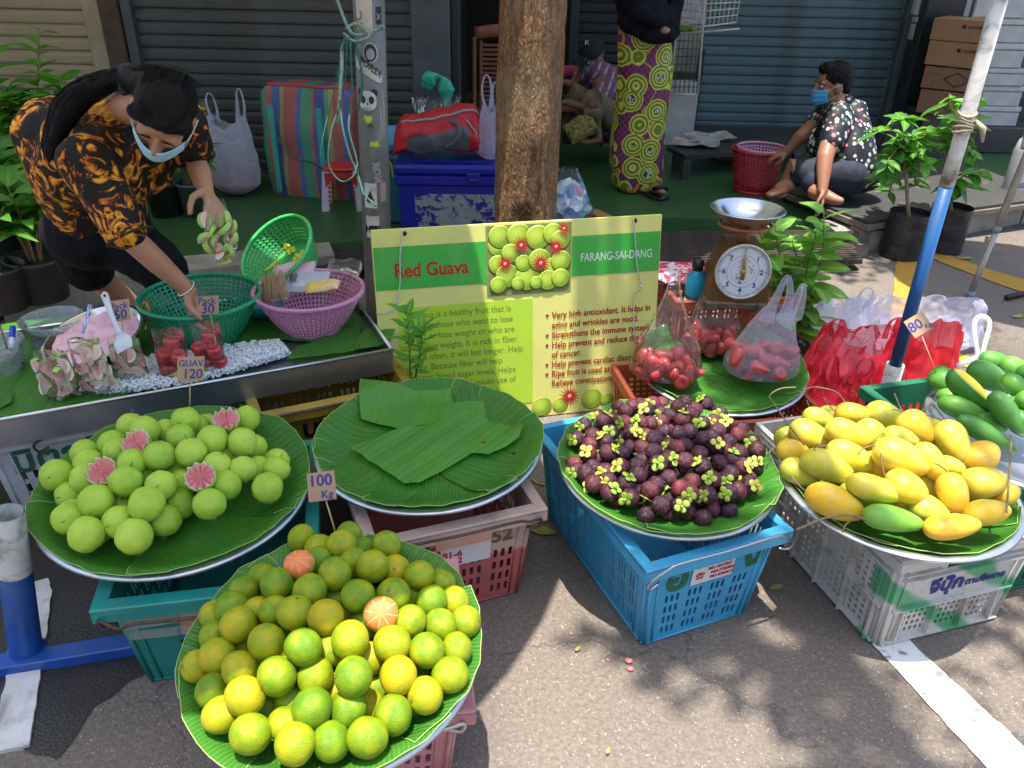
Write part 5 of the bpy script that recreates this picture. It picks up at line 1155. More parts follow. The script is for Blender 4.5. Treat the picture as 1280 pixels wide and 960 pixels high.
def slicebag(label, px, py, w_, d_, h, n, seed, extra=None):
    c = P(px, py, ZT+.01); t = thing('bag_of_guava_slices', label, 'bag', (c.x, c.y, ZT+.006), 0, 'clear bags of pink guava slices'); r_ = random.Random(seed)
    bagskin('film', w_, d_, h*1.25, CLR, t, seed, top=.9)
    pts = []; k = 0; tr = 0
    while k < n and tr < 4000:
        tr += 1; z = r_.uniform(.02, h-.01); q = 1-.15*z/h; x, y = r_.uniform(-1, 1)*w_*.80*q, r_.uniform(-1, .5)*d_*.8
        if (x/w_)**2+(y/d_)**2 > .72: continue
        p = V((x, y, z))
        if all((p-o_).length > .021 for o_ in pts):
            pts.append(p); o = link('slice', r_.choice(WED), t, p, (r_.uniform(-.8, .8)+1.3, r_.uniform(-.9, .9), r_.uniform(-1.3, 1.3)+1.57)); s_ = r_.uniform(.022, .031); o.scale = (s_, s_, s_*1.15); k += 1
slicebag('clear bag of green skinned guava slices nearest the left on the table', 78, 494, .052, .038, .12, 26, 3)
slicebag('clear bag of pink guava slices standing in front of the steel bowl', 122, 490, .050, .038, .145, 30, 6)
slicebag('clear bag of guava slices with the Pack 50 tag', 165, 473, .052, .038, .115, 26, 9)
# red rose apples in bags
b_ = NB('rose_apple_skin'); v = b_.obj(); sp = b_.n('ShaderNodeSeparateXYZ', i_0=v)
f = b_.noise(b_.mapv(v, (3, 3, .8)), 1.5, 4); c2 = b_.mix(f, (.32, .010, .018), (.62, .05, .05)); b_.pbr(c2, .2, 0, b_.bump(f, .1, .05), coat=.3); M_RAP = b_.m
mb = MB(); mb.lathe([(.001, -1.15), (.30, -1.1), (.42, -.85), (.62, -.4), (.86, .2), (.95, .6), (.86, .95), (.6, 1.08), (.42, 1.0), (.2, .92), (.001, .9)], 22); RAP = mesh_of(mb, 'rose_apple', M_RAP)
def applebag(label, px, py, n, seed, w_=.045):
    c = P(px, py, ZT); t = thing('bag_of_rose_apples', label, 'bag', (c.x, c.y, ZT+.004), .1, 'clear bags of red rose apples on the table'); bagskin('film', w_, .036, .17, CLR, t, seed, top=1.0); r_ = random.Random(seed)
    spots = [(-.022, -.008, .075), (.022, -.012, .070), (.0, .016, .10), (-.02, -.005, .025), (.024, .0, .022)][:n]
    for x, y, z in spots: o = link('rose_apple', RAP, t, (x, y, z), (r_.uniform(-.3, .3), r_.uniform(-.3, .3), r_.random()*6)); s_ = .027; o.scale = (s_, s_, s_*1.05)
    mb = MB(); mb.box((-.005, -.01, .016), (.04, .03, .022), 0, .3, .005); mb.obj('guava_chunk', M_SLSK, t)
applebag('clear bag of dark red rose apples left of the Pack 30 tag', 221, 474, 4, 2); applebag('clear bag of red rose apples speared by the Pack 30 tag', 266, 466, 5, 5)
# ================================================================= PRICE TAGS
def price(label, px, py, wpx, hpx, t0, rot, lines, base, tb_, font=M_INK_B, m=M_CARD):
    """cardboard tag on a bamboo stick; px, py centre of the card, base the foot of the stick"""
    dd = t0; M4 = facing(PD(px, py, dd), .15, rot); t = tag(bpy.data.objects.new('price_tag', None), label, 'price tag'); sc.collection.objects.link(t); t.matrix_world = M4; k = dd/FOC
    mb = MB(); mb.box((0, 0, 0), (wpx*k, hpx*k, .0022), 0, Matrix.Rotation(.02, 3, 'Z'), .0006); mb.obj('card', m, t)
    for (s, x, y, sz, bo) in lines: text(s, sz*k, font, t, Matrix.Translation((x*k, y*k, .0014)), bold=bo, ext=.0002)
    q = M4.inverted() @ PD(base[0], base[1], tb_); mb = MB(); mb.tube([(q.x*.12, -hpx*k*.15, -.0028), (q.x, q.y, q.z)], .0018, 6); mb.obj('stick', M_STICK, t); return t
price('cardboard tag reading Pack 50 in the left guava bags', 150, 388, 25, 27, 2.40, radians(8), [('Pack', -12, 2, 12, .0004), ('50', -8, -11, 17, .0008)], (157, 446), 2.37)
price('cardboard tag reading Pack 30 on the red apple bags', 259.5, 382, 28, 24, 2.52, radians(3), [('Pack', -12, 2, 12, .0004), ('30', -8, -10, 17, .0008)], (270, 430), 2.47)
dgu = T_(237, 512)
price('cardboard tag reading GUAVA 120 above the guava heap', 238.5, 461, 34, 31, dgu-.03, radians(1), [('GUAVA', -15.5, 3, 11.5, .0003), ('120', -10, -12, 17, .0005)], (237, 516), dgu)
dor = (P(418, 664, .47)-CAM).dot(cF)
price('cardboard tag reading 100 Kg on the orange heap', 402, 608, 35, 36, dor-.02, radians(6), [('100', -16, 1, 20, .0007), ('Kg', -1, -15, 14, .0004)], (420, 668), dor)
price('tilted cardboard tag reading 80 Kg on the green mangoes', 1148, 406, 27, 25, 2.42, radians(-34) if False else radians(30), [('80', -13, -5, 18, .0008), ('Kg', 5, -9, 8, .0003)], (1171, 468), 2.42)
# ================================================================= SIGN BOARD
TLp, TRp = P(463, 288, .745), P(828, 268, .745); BLp = V((TLp.x+.0, TLp.y-.10, .005)); BRp = V((TRp.x, TRp.y-.10, .005))
SW = (TRp-TLp).length; SH = (TLp-BLp).length; SMt = frame4(TLp, TRp-TLp, TLp-BLp)
sg = tag(bpy.data.objects.new('sign_board', None), 'yellow and green board about red guava leaning on the tree', 'sign board'); sc.collection.objects.link(sg); sg.matrix_world = SMt
def prt(n, c, c2=None): return mat(n, c, c2 or tuple(x*.94 for x in c), .45, 6, dirt=.18, dirtc=(.40, .38, .20), dscale=5)
M_CREAM = prt('print_cream', (.76, .73, .20)); M_GBAND = prt('print_green', (.05, .42, .05)); M_LBOX = prt('print_lime', (.46, .68, .04)); M_SRED = mat('print_red', (.55, .015, .015), rough=.45); M_SWHT = mat('print_white', (.75, .76, .70), rough=.45); M_SGT = mat('print_olive_text', (.20, .26, .03), rough=.5); M_DRED = mat('print_dark_red', (.42, .02, .02), rough=.5)
mb = MB(); mb.box((SW/2, -SH/2, -.006), (SW, SH, .010), 0, None, .001); mb.obj('board', M_CREAM, sg)
def pan(u0, u1, v0, v1, m, z, name='printed_panel'): mb = MB(); mb.box(((u0+u1)/2*SW, -(v0+v1)/2*SH, z), ((u1-u0)*SW, (v1-v0)*SH, .0008)); return mb.obj(name, m, sg)
pan(.004, .375, .08, .28, M_GBAND, .0005); pan(.674, .997, .08, .275, M_GBAND, .0005); pan(.07, .535, .37, .915, M_LBOX, .0005)
b_ = NB('print_photo_ground'); v = b_.obj(); b_.pbr(b_.mix(b_.noise(v, 22, 3), (.10, .16, .03), (.36, .34, .14)), .4); pan(.375, .672, .01, .345, b_.m, .0008)
def txt(s, u, v, sz, m, bo=0, sx=1): return text(s, sz*SH, m, sg, Matrix.Translation((u*SW, -v*SH, .0012)), bold=bo*SH, ext=.0001, sx=sx)
txt('Red Guava', .065, .222, .090, M_SRED, .0022, .88); txt('FARANG-SAI-DANG', .705, .205, .058, M_SWHT, .0005, .72)
for k, (s, u) in enumerate((('Guava is a healthy fruit that is', .118), ('good for those who want to lose', .085), ('weight or lose weight or who are', .085), ('controlling weight. It is rich in fiber.', .075), ('If eaten often, it will last longer. Help', .075), ('empty. Because fiber will help', .085), ('maintain blood sugar levels. Helps', .085), ('improve the level of insulin use of', .085), ('the body. Fiber is also', .16), ('good for the', .30))):
    txt(s, u, .425+.0525*k, .046, M_SGT, .0002, .86)
for k, (s, bl) in enumerate((('Very high antioxidant. It helps in', 1), ('aging and wrinkles are good.', 0), ('Strengthens the immune system.', 1), ('Help prevent and reduce the risk', 1), ('of cancer.', 0), ('Help prevent cardiac disorders.', 1), ('Ripe fruit is used as a laxative.', 1), ('Relieve constipation.', 0))):
    txt(s, .605, .478+.0515*k, .046, M_DRED, .0008, .86)
    if bl: mb = MB(); mb.lathe([(.0001, .0), (.0055, 0), (.0055, .0004), (.0001, .0004)], 12, (.588*SW, -(.462+.0515*k)*SH, .0009)); mb.obj('bullet', M_DRED, sg)
b_ = NB('print_guava'); v = b_.obj(); b_.pbr(b_.ramp(b_.n('ShaderNodeVectorMath', operation='LENGTH', i_0=b_.n('ShaderNodeVectorMath', operation='ADD', i_0=v, i_1=(.25, -.3, 0)).outputs[0]).outputs[1], [(.1, (.55, .68, .10)), (.6, (.42, .56, .05)), (.95, (.20, .33, .03))]), .4); M_PG = b_.m
mb = MB(); mb.lathe([(.0001, .001), (.9, .001), (1, 0), (1, -.001)], 28); PG = mesh_of(mb, 'printed_guava', M_PG)
mb = MB(); r_ = random.Random(3); vs = [(0, 0, .02)]; n = 34
for k in range(n): q = 1 if k % 2 == 0 else .35; q *= r_.uniform(.85, 1.05); vs.append((q*cos(2*pi*k/n), q*sin(2*pi*k/n), .02))
mb.add(vs, [(0, 1+k, 1+(k+1) % n) for k in range(n)], 0, False); mb.lathe([(.0001, .03), (.16, .03)], 10, mi=1); PS = mesh_of(mb, 'printed_star', [M_SRED, mat('print_pink', (.8, .45, .42), rough=.5)])
PGL = [(.04,.30,.10),(.16,.13,.12),(.38,.16,.13),(.60,.20,.13),(.78,.12,.11),(.93,.25,.10),(.08,.55,.10),(.28,.40,.10),(.24,.72,.125),(.47,.78,.13),(.43,.55,.09),(.62,.52,.12),(.76,.62,.09),(.90,.55,.11),(.72,.82,.11),(.90,.80,.10),(.06,.88,.09),(.58,.95,.07),(.36,.93,.07)]
for i, (x, y, r) in enumerate(PGL):
    o = link('printed_guava', PG, sg, ((.375+.297*min(max(x, .13), .87))*SW, -(.01+.335*min(max(y, .16), .84))*SH, .0014+i*.0003)); r *= .297*SW*1.12; o.scale = (r, r, .2)
for x, y, r in ((.40, .28, .10), (.21, .53, .10), (.63, .55, .11), (.81, .33, .10), (.90, .08, .08)):
    o = link('printed_star', PS, sg, ((.375+.297*x)*SW, -(.01+.335*y)*SH, .0082)); r *= .297*SW*1.25; o.scale = (r, r, .04)
for x, y, r, m_ in ((.675, .90, .048, PS), (.87, .83, .05, PS), (.57, .955, .05, PG), (.76, .93, .055, PG), (.64, .965, .04, PG), (.82, .965, .035, PG)):
    o = link('printed_star' if m_ is PS else 'printed_guava', m_, sg, (x*SW, -min(y, .945)*SH, .001 if m_ is PG else .002)); r *= SW*(1.0 if m_ is PS else .75); o.scale = (r, r, .03)
M_CORD = mat('white_cord', (.62, .62, .60), (.45, .45, .44), .7, 60)
for (pxs, lb, hx) in (([(503, 289), (500, 320), (500, 350), (497, 378), (489, 389), (470, 392)], 'white string hanging from the left hole of the sign', .108), ([(792, 273), (794, 300), (796, 330), (801, 358), (793, 368), (792, 400), (795, 430)], 'white knotted string hanging from the right hole of the sign', .90)):
    mb = MB(); mb.tube([(hx*SW, -.022*SH, -.0005), (hx*SW, -.022*SH, .002)], .008, 12); mb.obj('eyelet', M_INK_K, sg)
    inv = SMt.inverted(); o_ = inv @ CAM; pts = []
    for px, py in pxs: d = inv.to_3x3() @ ray(px, py); tt = (.008-o_.z)/d.z; pts.append(SMt @ (o_+d*tt))
    mb = MB(); mb.tube(bezier(pts, 5), .0022, 6); k = pts[3]; mb.ball(k, .005, 8, 6); o = mb.obj('string', M_CORD); tag(o, lb, 'string')
# ================================================================= POLES
M_BPOLE = mat('blue_pole_paint', (.014, .10, .29), (.012, .08, .24), .4, 8, dirt=.3, dirtc=(.10, .12, .14), bump=.15, bscale=40)
M_WPOLE = mat('white_pole_chipped', (.60, .58, .53), (.48, .46, .42), .6, 8, dirt=.85, dirtc=(.10, .09, .08), dscale=16, bump=.3, bscale=50)
c = P(1092, 552, 0); t = thing('umbrella_pole', 'tall pole painted blue below and worn white above, right of the red bags', 'pole', c)
def up(px, py, c): return PY(px, py, c.y).z
z1 = up(1170, 232, c); z2 = up(1108, 455, c); zt_ = 1.62
mb = MB(); mb.tube([(0, 0, z2-.05), (0, 0, z1)], .0215, 20); mb.obj('blue_tube', M_BPOLE, t)
mb = MB(); mb.tube([(0, 0, z1), (.002, 0, z1+.1), (0, 0, zt_)], .0222, 20); mb.obj('white_tube', M_WPOLE, t)
mb = MB(); mb.lathe([(.030, 0), (.030, z2), (.026, z2), (.026, z2-.05), (.0, z2-.05)], 24); mb.obj('sleeve', M_WPOLE, t)
mb = MB(); zz = up(1200, 150, c); rr_ = random.Random(2)
for k in range(5): mb.tube([(cos(a/10*2*pi)*.026, sin(a/10*2*pi)*.026, zz-.03+k*.012+.006*sin(a+k)) for a in range(11)], .0045, 6)
mb.tube([(.026, -.01, zz), (.05, -.02, zz-.02), (.06, -.02, zz-.06)], [.006, .010, .004], 6); mb.obj('tied_rag', mat('straw_twine', (.42, .36, .25), (.34, .28, .18), .9, 40, bump=.5), t)
mb = MB(); zz = up(1203, 105, c); mb.lathe([(.0235, -.012), (.0235, .012)], 20, (0, 0, zz-.005)); mb.obj('blue_tape', mat('light_blue_tape', (.10, .45, .65), rough=.5), t) if False else None
# stickered grey pole at the left of the sign
c = P(475, 398, 0); t = thing('stickered_pole', 'grey metal pole covered in stickers beside the sign', 'pole', c); t.rotation_euler = (0, .028, 0)
mb = MB(); mb.tube([(0, 0, 0), (0, 0, 1.7)], .0635, 28); mb.obj('tube', mat('grey_pole_metal', (.20, .21, .21), (.13, .14, .14), .42, 6, bump=.15, dirt=.6, dirtc=(.28, .26, .22), dscale=10, rv=.12), t)
def wrap_label(z0, z1, a0, a1, m, name='sticker', skew=0, r=.0643):
    mb = MB(); mb.grid(14, 3, lambda u, v: (cos(a0+(a1-a0)*u)*r, sin(a0+(a1-a0)*u)*r, z0+(z1-z0)*v+skew*u)); return mb.obj(name, m, t)
def wrap_text(s, zc, ac, size, m, bold=.001, tilt=0, r=.0652):
    cobj = text(s, size, m, t, Matrix.Rotation(tilt, 4, 'Z'), align='CENTER', bold=bold, ext=.0001); me = cobj.data
    for v_ in me.vertices:
        x, y = v_.co.x, v_.co.y; a = ac+x/r; v_.co = V((cos(a)*r, sin(a)*r, zc+y))
    return cobj
def wrap_blob(pts, zc, ac, m, name='sticker', r=.0648):
    pts = [tuple(p) for p in resample(pts, .006)]; mb = MB(); n = len(pts); cx = sum(p[0] for p in pts)/n; cy_ = sum(p[1] for p in pts)/n; rg = [(cx, cy_)]+[(cx+(x-cx)*k/8, cy_+(y-cy_)*k/8) for k in range(1, 9) for x, y in pts]
    mb.add([(cos(ac+x/r)*r, sin(ac+x/r)*r, zc+y) for x, y in rg], [(0, 1+i, 1+(i+1) % n) for i in range(n)]+[(1+k*n+i, 1+k*n+n+i, 1+k*n+n+(i+1) % n, 1+k*n+(i+1) % n) for k in range(7) for i in range(n)], 0, False); return mb.obj(name, m, t)
zp = lambda py: up(466, py, V((c.x, c.y-.06, 0)))
FA = -pi/2                                                         # angle that faces the camera
MSW = mat('sticker_white', (.66, .65, .62), (.52, .51, .49), .5, 20, dirt=.4, dirtc=(.3, .28, .25), dscale=20); MSK = mat('sticker_black', (.03, .03, .035), rough=.5)
def ell(w_, h_, n=20, x=0, y=0, p=1): return [(x+w_*cos(2*pi*k/n), y+h_*math.copysign(abs(sin(2*pi*k/n))**p, sin(2*pi*k/n))) for k in range(n)]
wrap_label(zp(43), zp(-30), FA-.75, FA+.35, mat('cream_paper_sticker', (.62, .55, .45), (.50, .42, .34), .6, 8, dirt=.4)); wrap_text('EEC', zp(30), FA-.3, .055, mat('faint_print', (.42, .36, .30), rough=.6), tilt=1.57)
wrap_label(zp(30), zp(8), FA+.55, FA+1.0, MSK); wrap_text('X', zp(24), FA+.75, .03, MSW)
wrap_blob(ell(.030, .038), zp(66), FA+.15, MSW); wrap_blob(ell(.026, .034), zp(66), FA+.15, MSK, r=.0654); wrap_blob(ell(.017, .022, y=-.004), zp(66), FA+.15, mat('portrait_grey', (.40, .42, .44), (.25, .26, .28), .5, 60), r=.0660)
wrap_blob([(-.062, .028), (-.055, .04), (.058, -.030), (.058, -.058), (.04, -.06), (-.062, .0)], zp(84), FA, MSW, r=.0665); wrap_text('MORSA', zp(86), FA-.02, .036, mat('sticker_brown_text', (.16, .12, .10), rough=.5), .0012, -.62, .0672)
for sx_ in (-1, 1): wrap_blob(ell(.016, .016, x=sx_*.030, y=.032), zp(126), FA-.15, MSK, r=.0668)
wrap_blob(ell(.040, .040, p=.8), zp(126), FA-.15, MSW, r=.0674)
for sx_ in (-1, 1): wrap_blob(ell(.011, .016, x=sx_*.018, y=.004), zp(126), FA-.15, MSK, r=.068)
wrap_blob(ell(.003, .005, y=-.012), zp(126), FA-.15, MSK, r=.068)
for k in range(-2, 3): wrap_blob([(k*.008-.0012, -.026), (k*.008+.0012, -.026), (k*.008+.0012, -.038), (k*.008-.0012, -.038)], zp(126), FA-.15, MSK, r=.068)
MGY = mat('sticker_lime', (.25, .62, .05), (.70, .62, .04), .4, 50)
wrap_blob([(-.02, .010), (-.008, .018), (0, .010), (.010, .016), (.02, .006), (.012, -.012), (0, -.02), (-.012, -.012)], zp(149), FA-.15, MGY)
wrap_blob([(-.02, .002), (-.012, .014), (0, .008), (.010, .014), (.020, .004), (.020, -.012), (-.018, -.010)], zp(180), FA+.2, MGY)
wrap_blob(ell(.014, .012), zp(157), FA, mat('rust_spot', (.14, .11, .09), rough=.9)); wrap_text('ROM', zp(216), FA+.12, .040, MSW, .003, -1.45)
wrap_label(zp(260), zp(229), FA-.65, FA+.25, MSW); wrap_blob([(-.02, -.02), (0, .03), (.02, -.024), (.004, -.008), (-.004, -.03)], zp(246), FA-.2, MSK, r=.0656)
wrap_label(zp(252), zp(228), FA+.5, FA+.95, mat('sticker_pink_green', (.55, .25, .30), (.15, .35, .18), .5, 60)); wrap_label(zp(297), zp(270), FA-.6, FA+.35, MSW); wrap_text('HFE', zp(290), FA-.15, .04, MSK, .003)
# ropes knotted to the pole
M_ROPE = mat('green_rope', (.05, .20, .16), (.35, .42, .36), .8, 90, bump=.6, bscale=200); M_ROPE2 = mat('dark_green_rope', (.02, .09, .08), (.04, .14, .12), .8, 90, bump=.6, bscale=200)
t = tag(bpy.data.objects.new('rope_bundle', None), 'tangle of green ropes knotted around the stickered pole', 'rope'); sc.collection.objects.link(t)
dp = 3.14
for pts, r, m_ in (([(418, -10), (427, 15), (436, 36), (446, 44), (470, 38), (480, 33)], .008, M_ROPE), ([(432, 36), (446, 30), (462, 44), (444, 52), (430, 42)], .008, M_ROPE), ([(436, 44), (428, 60), (427, 90), (424, 130), (421, 155)], .009, M_ROPE), ([(440, 44), (446, 62), (452, 90), (452, 115), (446, 140)], .007, M_ROPE2),
    ([(432, 45), (424, 90), (427, 150), (436, 190), (446, 215), (455, 245)], .006, M_ROPE2), ([(434, 50), (430, 110), (414, 165), (411, 205), (425, 226), (440, 222), (447, 206)], .004, M_ROPE2), ([(438, 52), (440, 120), (436, 160), (446, 200), (450, 235), (470, 258)], .005, M_ROPE2), ([(430, 48), (418, 110), (404, 170), (400, 200)], .003, M_ROPE2)):
    mb = MB(); mb.tube(bezier([PD(x, y, dp+.02*sin(i*2.1)) for i, (x, y) in enumerate(pts)], 7), r*.8, 8); mb.obj('strand', m_, t)
# blue umbrella foot at the left edge
t = tag(bpy.data.objects.new('umbrella_stand', None), 'blue steel umbrella stand with white topped sleeve at the left edge', 'umbrella stand'); sc.collection.objects.link(t)
M_BSTAND = mat('blue_stand_paint', (.012, .085, .36), (.01, .06, .28), .35, 8, dirt=.4, dirtc=(.10, .14, .16), dscale=12, bump=.15)
a, b = P(-60, 842, .02), P(200, 800, .02); d = (b-a).normalized(); nn = V((-d.y, d.x, 0)); rz_ = atan2(d.y, d.x); L = (b-a).length+.3
mb = MB(); mb.box((a+b)/2+V((0, 0, .0)), (L, .052, .034), 0, Matrix.Rotation(rz_, 3, 'Z'), .003); mb.obj('base_bar', M_BSTAND, t)
c = P(33, 814, .03); tp_ = PY(8, 641, c.y+.02); zmid = c.lerp(tp_, .60)
mb = MB(); mb.tube([c, zmid], .0365, 26, caps=False); mb.obj('sleeve', M_BSTAND, t)
mb = MB(); mb.tube([zmid, tp_], .0367, 26, caps=False); mb.tube([tp_, zmid], .033, 26, caps=False, mi=0); mb.obj('white_sleeve_top', M_WPOLE, t)
mb = MB(); mb.tube([c+V((0, 0, -.014)), c+V((0, 0, .004))], .046, 20); mb.obj('weld_collar', M_BSTAND, t)
# ================================================================= THINGS ON THE TERRACE
# ---- blue cooler
fb = P(498, 300, GF); zt1 = PY(500, 206, fb.y).z
M_CBL = mat('cooler_blue', (.006, .012, .30), (.006, .009, .20), .35, 5, bump=.08, dirt=.1)
t = thing('cooler_box', 'big blue cooler box with peeling stickers behind the sign', 'cooler', (fb.x, fb.y, GF), radians(2)); CH = zt1-GF; CW, CD = .80, .46
mb = MB(); mb.box((CW/2, CD/2, (CH-.10)/2), (CW-.03, CD-.03, CH-.10), 0, None, .012); mb.obj('body', M_CBL, t)
mb = MB(); mb.box((CW/2, CD/2, CH-.085), (CW+.01, CD+.01, .055), 0, None, .010); mb.obj('collar', M_CBL, t)
mb = MB(); mb.box((CW/2, CD/2, CH-.028), (CW+.02, CD+.02, .056), 0, None, .016); mb.box((CW/2, CD/2, CH+.002), (CW*.8, CD*.7, .012), 0, None, .005); l = mb.obj('lid', M_CBL, t)
for x in (.42, .68): mb = MB(); mb.box((x, -.012, CH-.06), (.075, .022, .05), 0, None, .006); mb.box((x, -.022, CH-.075), (.05, .02, .02), 0, None, .004); mb.obj('latch', M_CBL, t)
b_ = NB('peeled_sticker'); v = b_.obj(); n1 = b_.noise(v, 13, 7, .75, .5); c = b_.mix(b_.noise(v, 30, 5), (.36, .36, .34), (.14, .15, .17)); c = b_.mix(b_.ramp(b_.noise(v, 22, 3), [(.58, (0, 0, 0)), (.66, (.8, .8, .8))]), c, (.12, .28, .40)); al = b_.ramp(n1, [(.46, (0, 0, 0)), (.49, (1, 1, 1))]); b_.pbr(c, .7, alpha=al); M_PEEL = b_.m
mb = MB(); mb.grid(2, 2, lambda u, v: (.10+u*.60, .0125, .02+v*.24)); mb.obj('peeling_sticker', M_PEEL, t)
# teal cooler squeezed at its left
t2 = thing('teal_cooler', 'dark teal box with a yellow strap left of the blue cooler', 'cooler', (fb.x-.10, fb.y+.28, GF)); mb = MB(); mb.box((.12, .2, .20), (.34, .4, .40), 0, None, .015); mb.obj('body', mat('teal_dark_box', (.01, .12, .16), rough=.4), t2)
mb = MB(); mb.tube(bezier([(-.06, -.01, .34), (-.02, -.02, .39), (.04, -.02, .36), (.05, -.02, .28)], 5), .006, 6); mb.obj('strap', mat('yellow_strap', (.45, .50, .06), rough=.6), t2)
pillow('blue_pouch', 'light blue plastic pouch on the box behind the stickered pole', T3(PY(493, 172, fb.y+.35)) @ Matrix.Rotation(.2, 4, 'Z') @ Matrix.Rotation(.9, 4, 'X'), .20, .15, .07, mat('light_blue_plastic', (.05, .32, .55), (.04, .26, .48), .35, 10), 3, 'pouch', .01)
# ---- red duffel on the cooler
c = PY(550, 190, fb.y+.16); c.z = GF+CH+.008; t = thing('duffel_bag', 'red and grey duffel bag slumped on the blue cooler', 'duffel bag', c, radians(4))
M_REDC = mat('red_nylon', (.52, .012, .022), (.38, .008, .016), .5, 8, bump=.5, bscale=22, bdist=.01); M_GRYC = mat('grey_nylon', (.10, .11, .13), (.07, .08, .09), .6, 10, bump=.4)
mb = MB(); L = .52
def duf(u, v):
    a = 2*pi*u; x = (v-.5)*L; e = min(1, (v*(1-v))*9)**.4; h = (.105+.045*v)*e; d_ = .12*e
    n_ = .018*noise.noise(V((x*9, cos(a)*1.4, sin(a)*1.4)))+.010*noise.noise(V((x*22, cos(a)*3, sin(a)*3)))
    z = h*(1+sin(a)) if sin(a) > -.6 else h*.4; return (x, cos(a)*(d_+n_), max(.0, z+n_-.0))
mb.grid(44, 40, duf, closex=True); mb.obj('body', M_REDC, t)
def onduf(x, a, off=.004): p = V(duf(a/(2*pi), x/L+.5)); return p+V((0, cos(a)*off, sin(a)*off))
def ribbon(mb, pts, w_, th=.003, up=(0, 0, 1)): mb.tube(pts, w_/2, 6, flat=th/w_*2 if th < w_ else 1, up=up)
mb = MB(); mb.tube([onduf(-.20+.42*k/14, 3*pi/2-1.57+pi+.9+.0, .004) if False else onduf(-.20+.42*k/14, pi*.70+.12*sin(k*.3), .004) for k in range(15)], .007, 6); mb.obj('grey_piping', mat('light_grey_trim', (.30, .30, .33), rough=.6), t)
mb = MB(); mb.grid(24, 8, lambda u, v: onduf(-.17+.33*u, pi-.10+.62*v-.25*u*(1-v), .006)); mb.obj('grey_panel', M_GRYC, t)
mb = MB(); mb.tube(bezier([onduf(.03, pi+.4, .01), onduf(.08, pi+.2, .02), onduf(.11, pi-.1, .02), onduf(.10, pi-.45, .02), onduf(.06, pi-.62, .018)], 6), .013, 6, flat=.35, up=(0, 1, 0)); mb.obj('carry_strap', M_GRYC, t)
mb = MB(); mb.tube([onduf(.14, pi-.65), onduf(.19, pi-.2), onduf(.222, pi+.35)], .005, 6); mb.obj('end_zip', MATS['light_grey_trim'], t)
# ---- soft bag builder
def softbag(name, label, c, w_, d_, h, m, seed, rz=0, handles=True, gather=.45, lean=(0, 0), cat='plastic bag', pl=.12, top=.62, squash=1, hh=.12, hm=None, notch=True):
    """T-shirt carrier bag: full belly, pleats running up to two handle straps"""
    t = thing(name, label, cat, c, rz); mb = MB()
    def g(u, v):
        a = 2*pi*u; b = min(1, v/.16)**.45; q = b*(1-(1-gather)*max(0, (v-.35)/.65)**1.1)
        pq = 1+pl*(.35+1.3*v)*noise.noise(V((cos(a)*2.4, sin(a)*2.4, v*.8+seed*3.3)))+pl*.9*(.3+v)*noise.noise(V((cos(a)*7, sin(a)*7, v*1.6+seed)))+.05*noise.noise(V((cos(a)*5, sin(a)*5, v*7+seed*9)))+.03*noise.noise(V((cos(a)*8, sin(a)*8, v*6+seed)))
        z = h*v*(1-(.16*(1-abs(cos(a))) if notch else 0)*v**3)
        return (cos(a)*w_*q*pq+lean[0]*v*v, sin(a)*d_*q*pq*squash+lean[1]*v*v, z+.012*noise.noise(V((cos(a)*3, sin(a)*3, seed)))*v)
    mb.grid(110, 56, g, closex=True); mb.obj('body', m, t)
    if handles:
        for sg in (-1, 1):
            u0 = .5 if sg < 0 else 0; p = V(g(u0, .97)); r_ = random.Random(seed+sg); hx = r_.uniform(.8, 1.1)
            mb = MB(); q = bezier([p+V((-.015*sg, 0, -.03)), p+V((.005*sg, -.01, hh*.5)), p+V((-.01*sg, -.005, hh*hx)), p+V((-.035*sg, .0, hh*.9*hx)), p+V((-.045*sg, .01, hh*.4)), p+V((-.05*sg, .005, -.03))], 6)
            n = len(q); mb.tube(q, [.022-.014*sin(pi*i/(n-1)) for i in range(n)], 8, flat=.4, up=(1, 0, 0)); mb.obj('handle', hm or m, t)
    return t
W_BAG = film('white_bag_film', (.74, .74, .92), .45, .25, .5, .5, 14); W_BAG2 = film('white_bag_thick', (.85, .86, .95), .62, .3, .35, .4, 12)
R_BAG = film('red_bag_film', (.92, .04, .09), .40, .16, 1.2, .6, 14); PK_BAG = film('pink_bag_film', (.80, .25, .33), .5, .2, .5, .5, 14)
# purple white bag beside the trunk on the cooler
c = PY(614, 193, fb.y+.12); c.z = GF+CH+.01; softbag('plastic_bag', 'thin lilac white carrier bag standing on the cooler beside the trunk', c, .085, .06, .30, W_BAG, 3, handles=True, gather=.5, hh=.13)
# hanging green bag on the column, clear bag below
t = tag(bpy.data.objects.new('green_bag', None), 'mint green plastic bag looped on the blue grey column', 'plastic bag'); sc.collection.objects.link(t)
mb = MB(); Yc = YL-.22; q = bezier([PY(x, y, Yc-dy) for x, y, dy in ((533, 110, .02), (538, 98, .05), (548, 95, .06), (555, 101, .05), (558, 115, .03), (557, 133, .02))], 6)
mb.tube(q, [.03+.022*sin(i*.35)+.01*noise.noise(V((i*.5, 0, 0))) for i in range(len(q))], 12, flat=.6, up=(0, 1, 0)); mb.obj('bag', mat('mint_plastic', (.05, .50, .36), (.03, .40, .28), .35, 20, bump=.8, bscale=40, bdist=.01), t)
c = PY(546, 147, Yc-.12); softbag('clear_bag', 'crumpled clear bag below the mint green bag', c, .13, .08, .13, CLR2, 8, handles=False, gather=.9, pl=.3, cat='plastic bag')
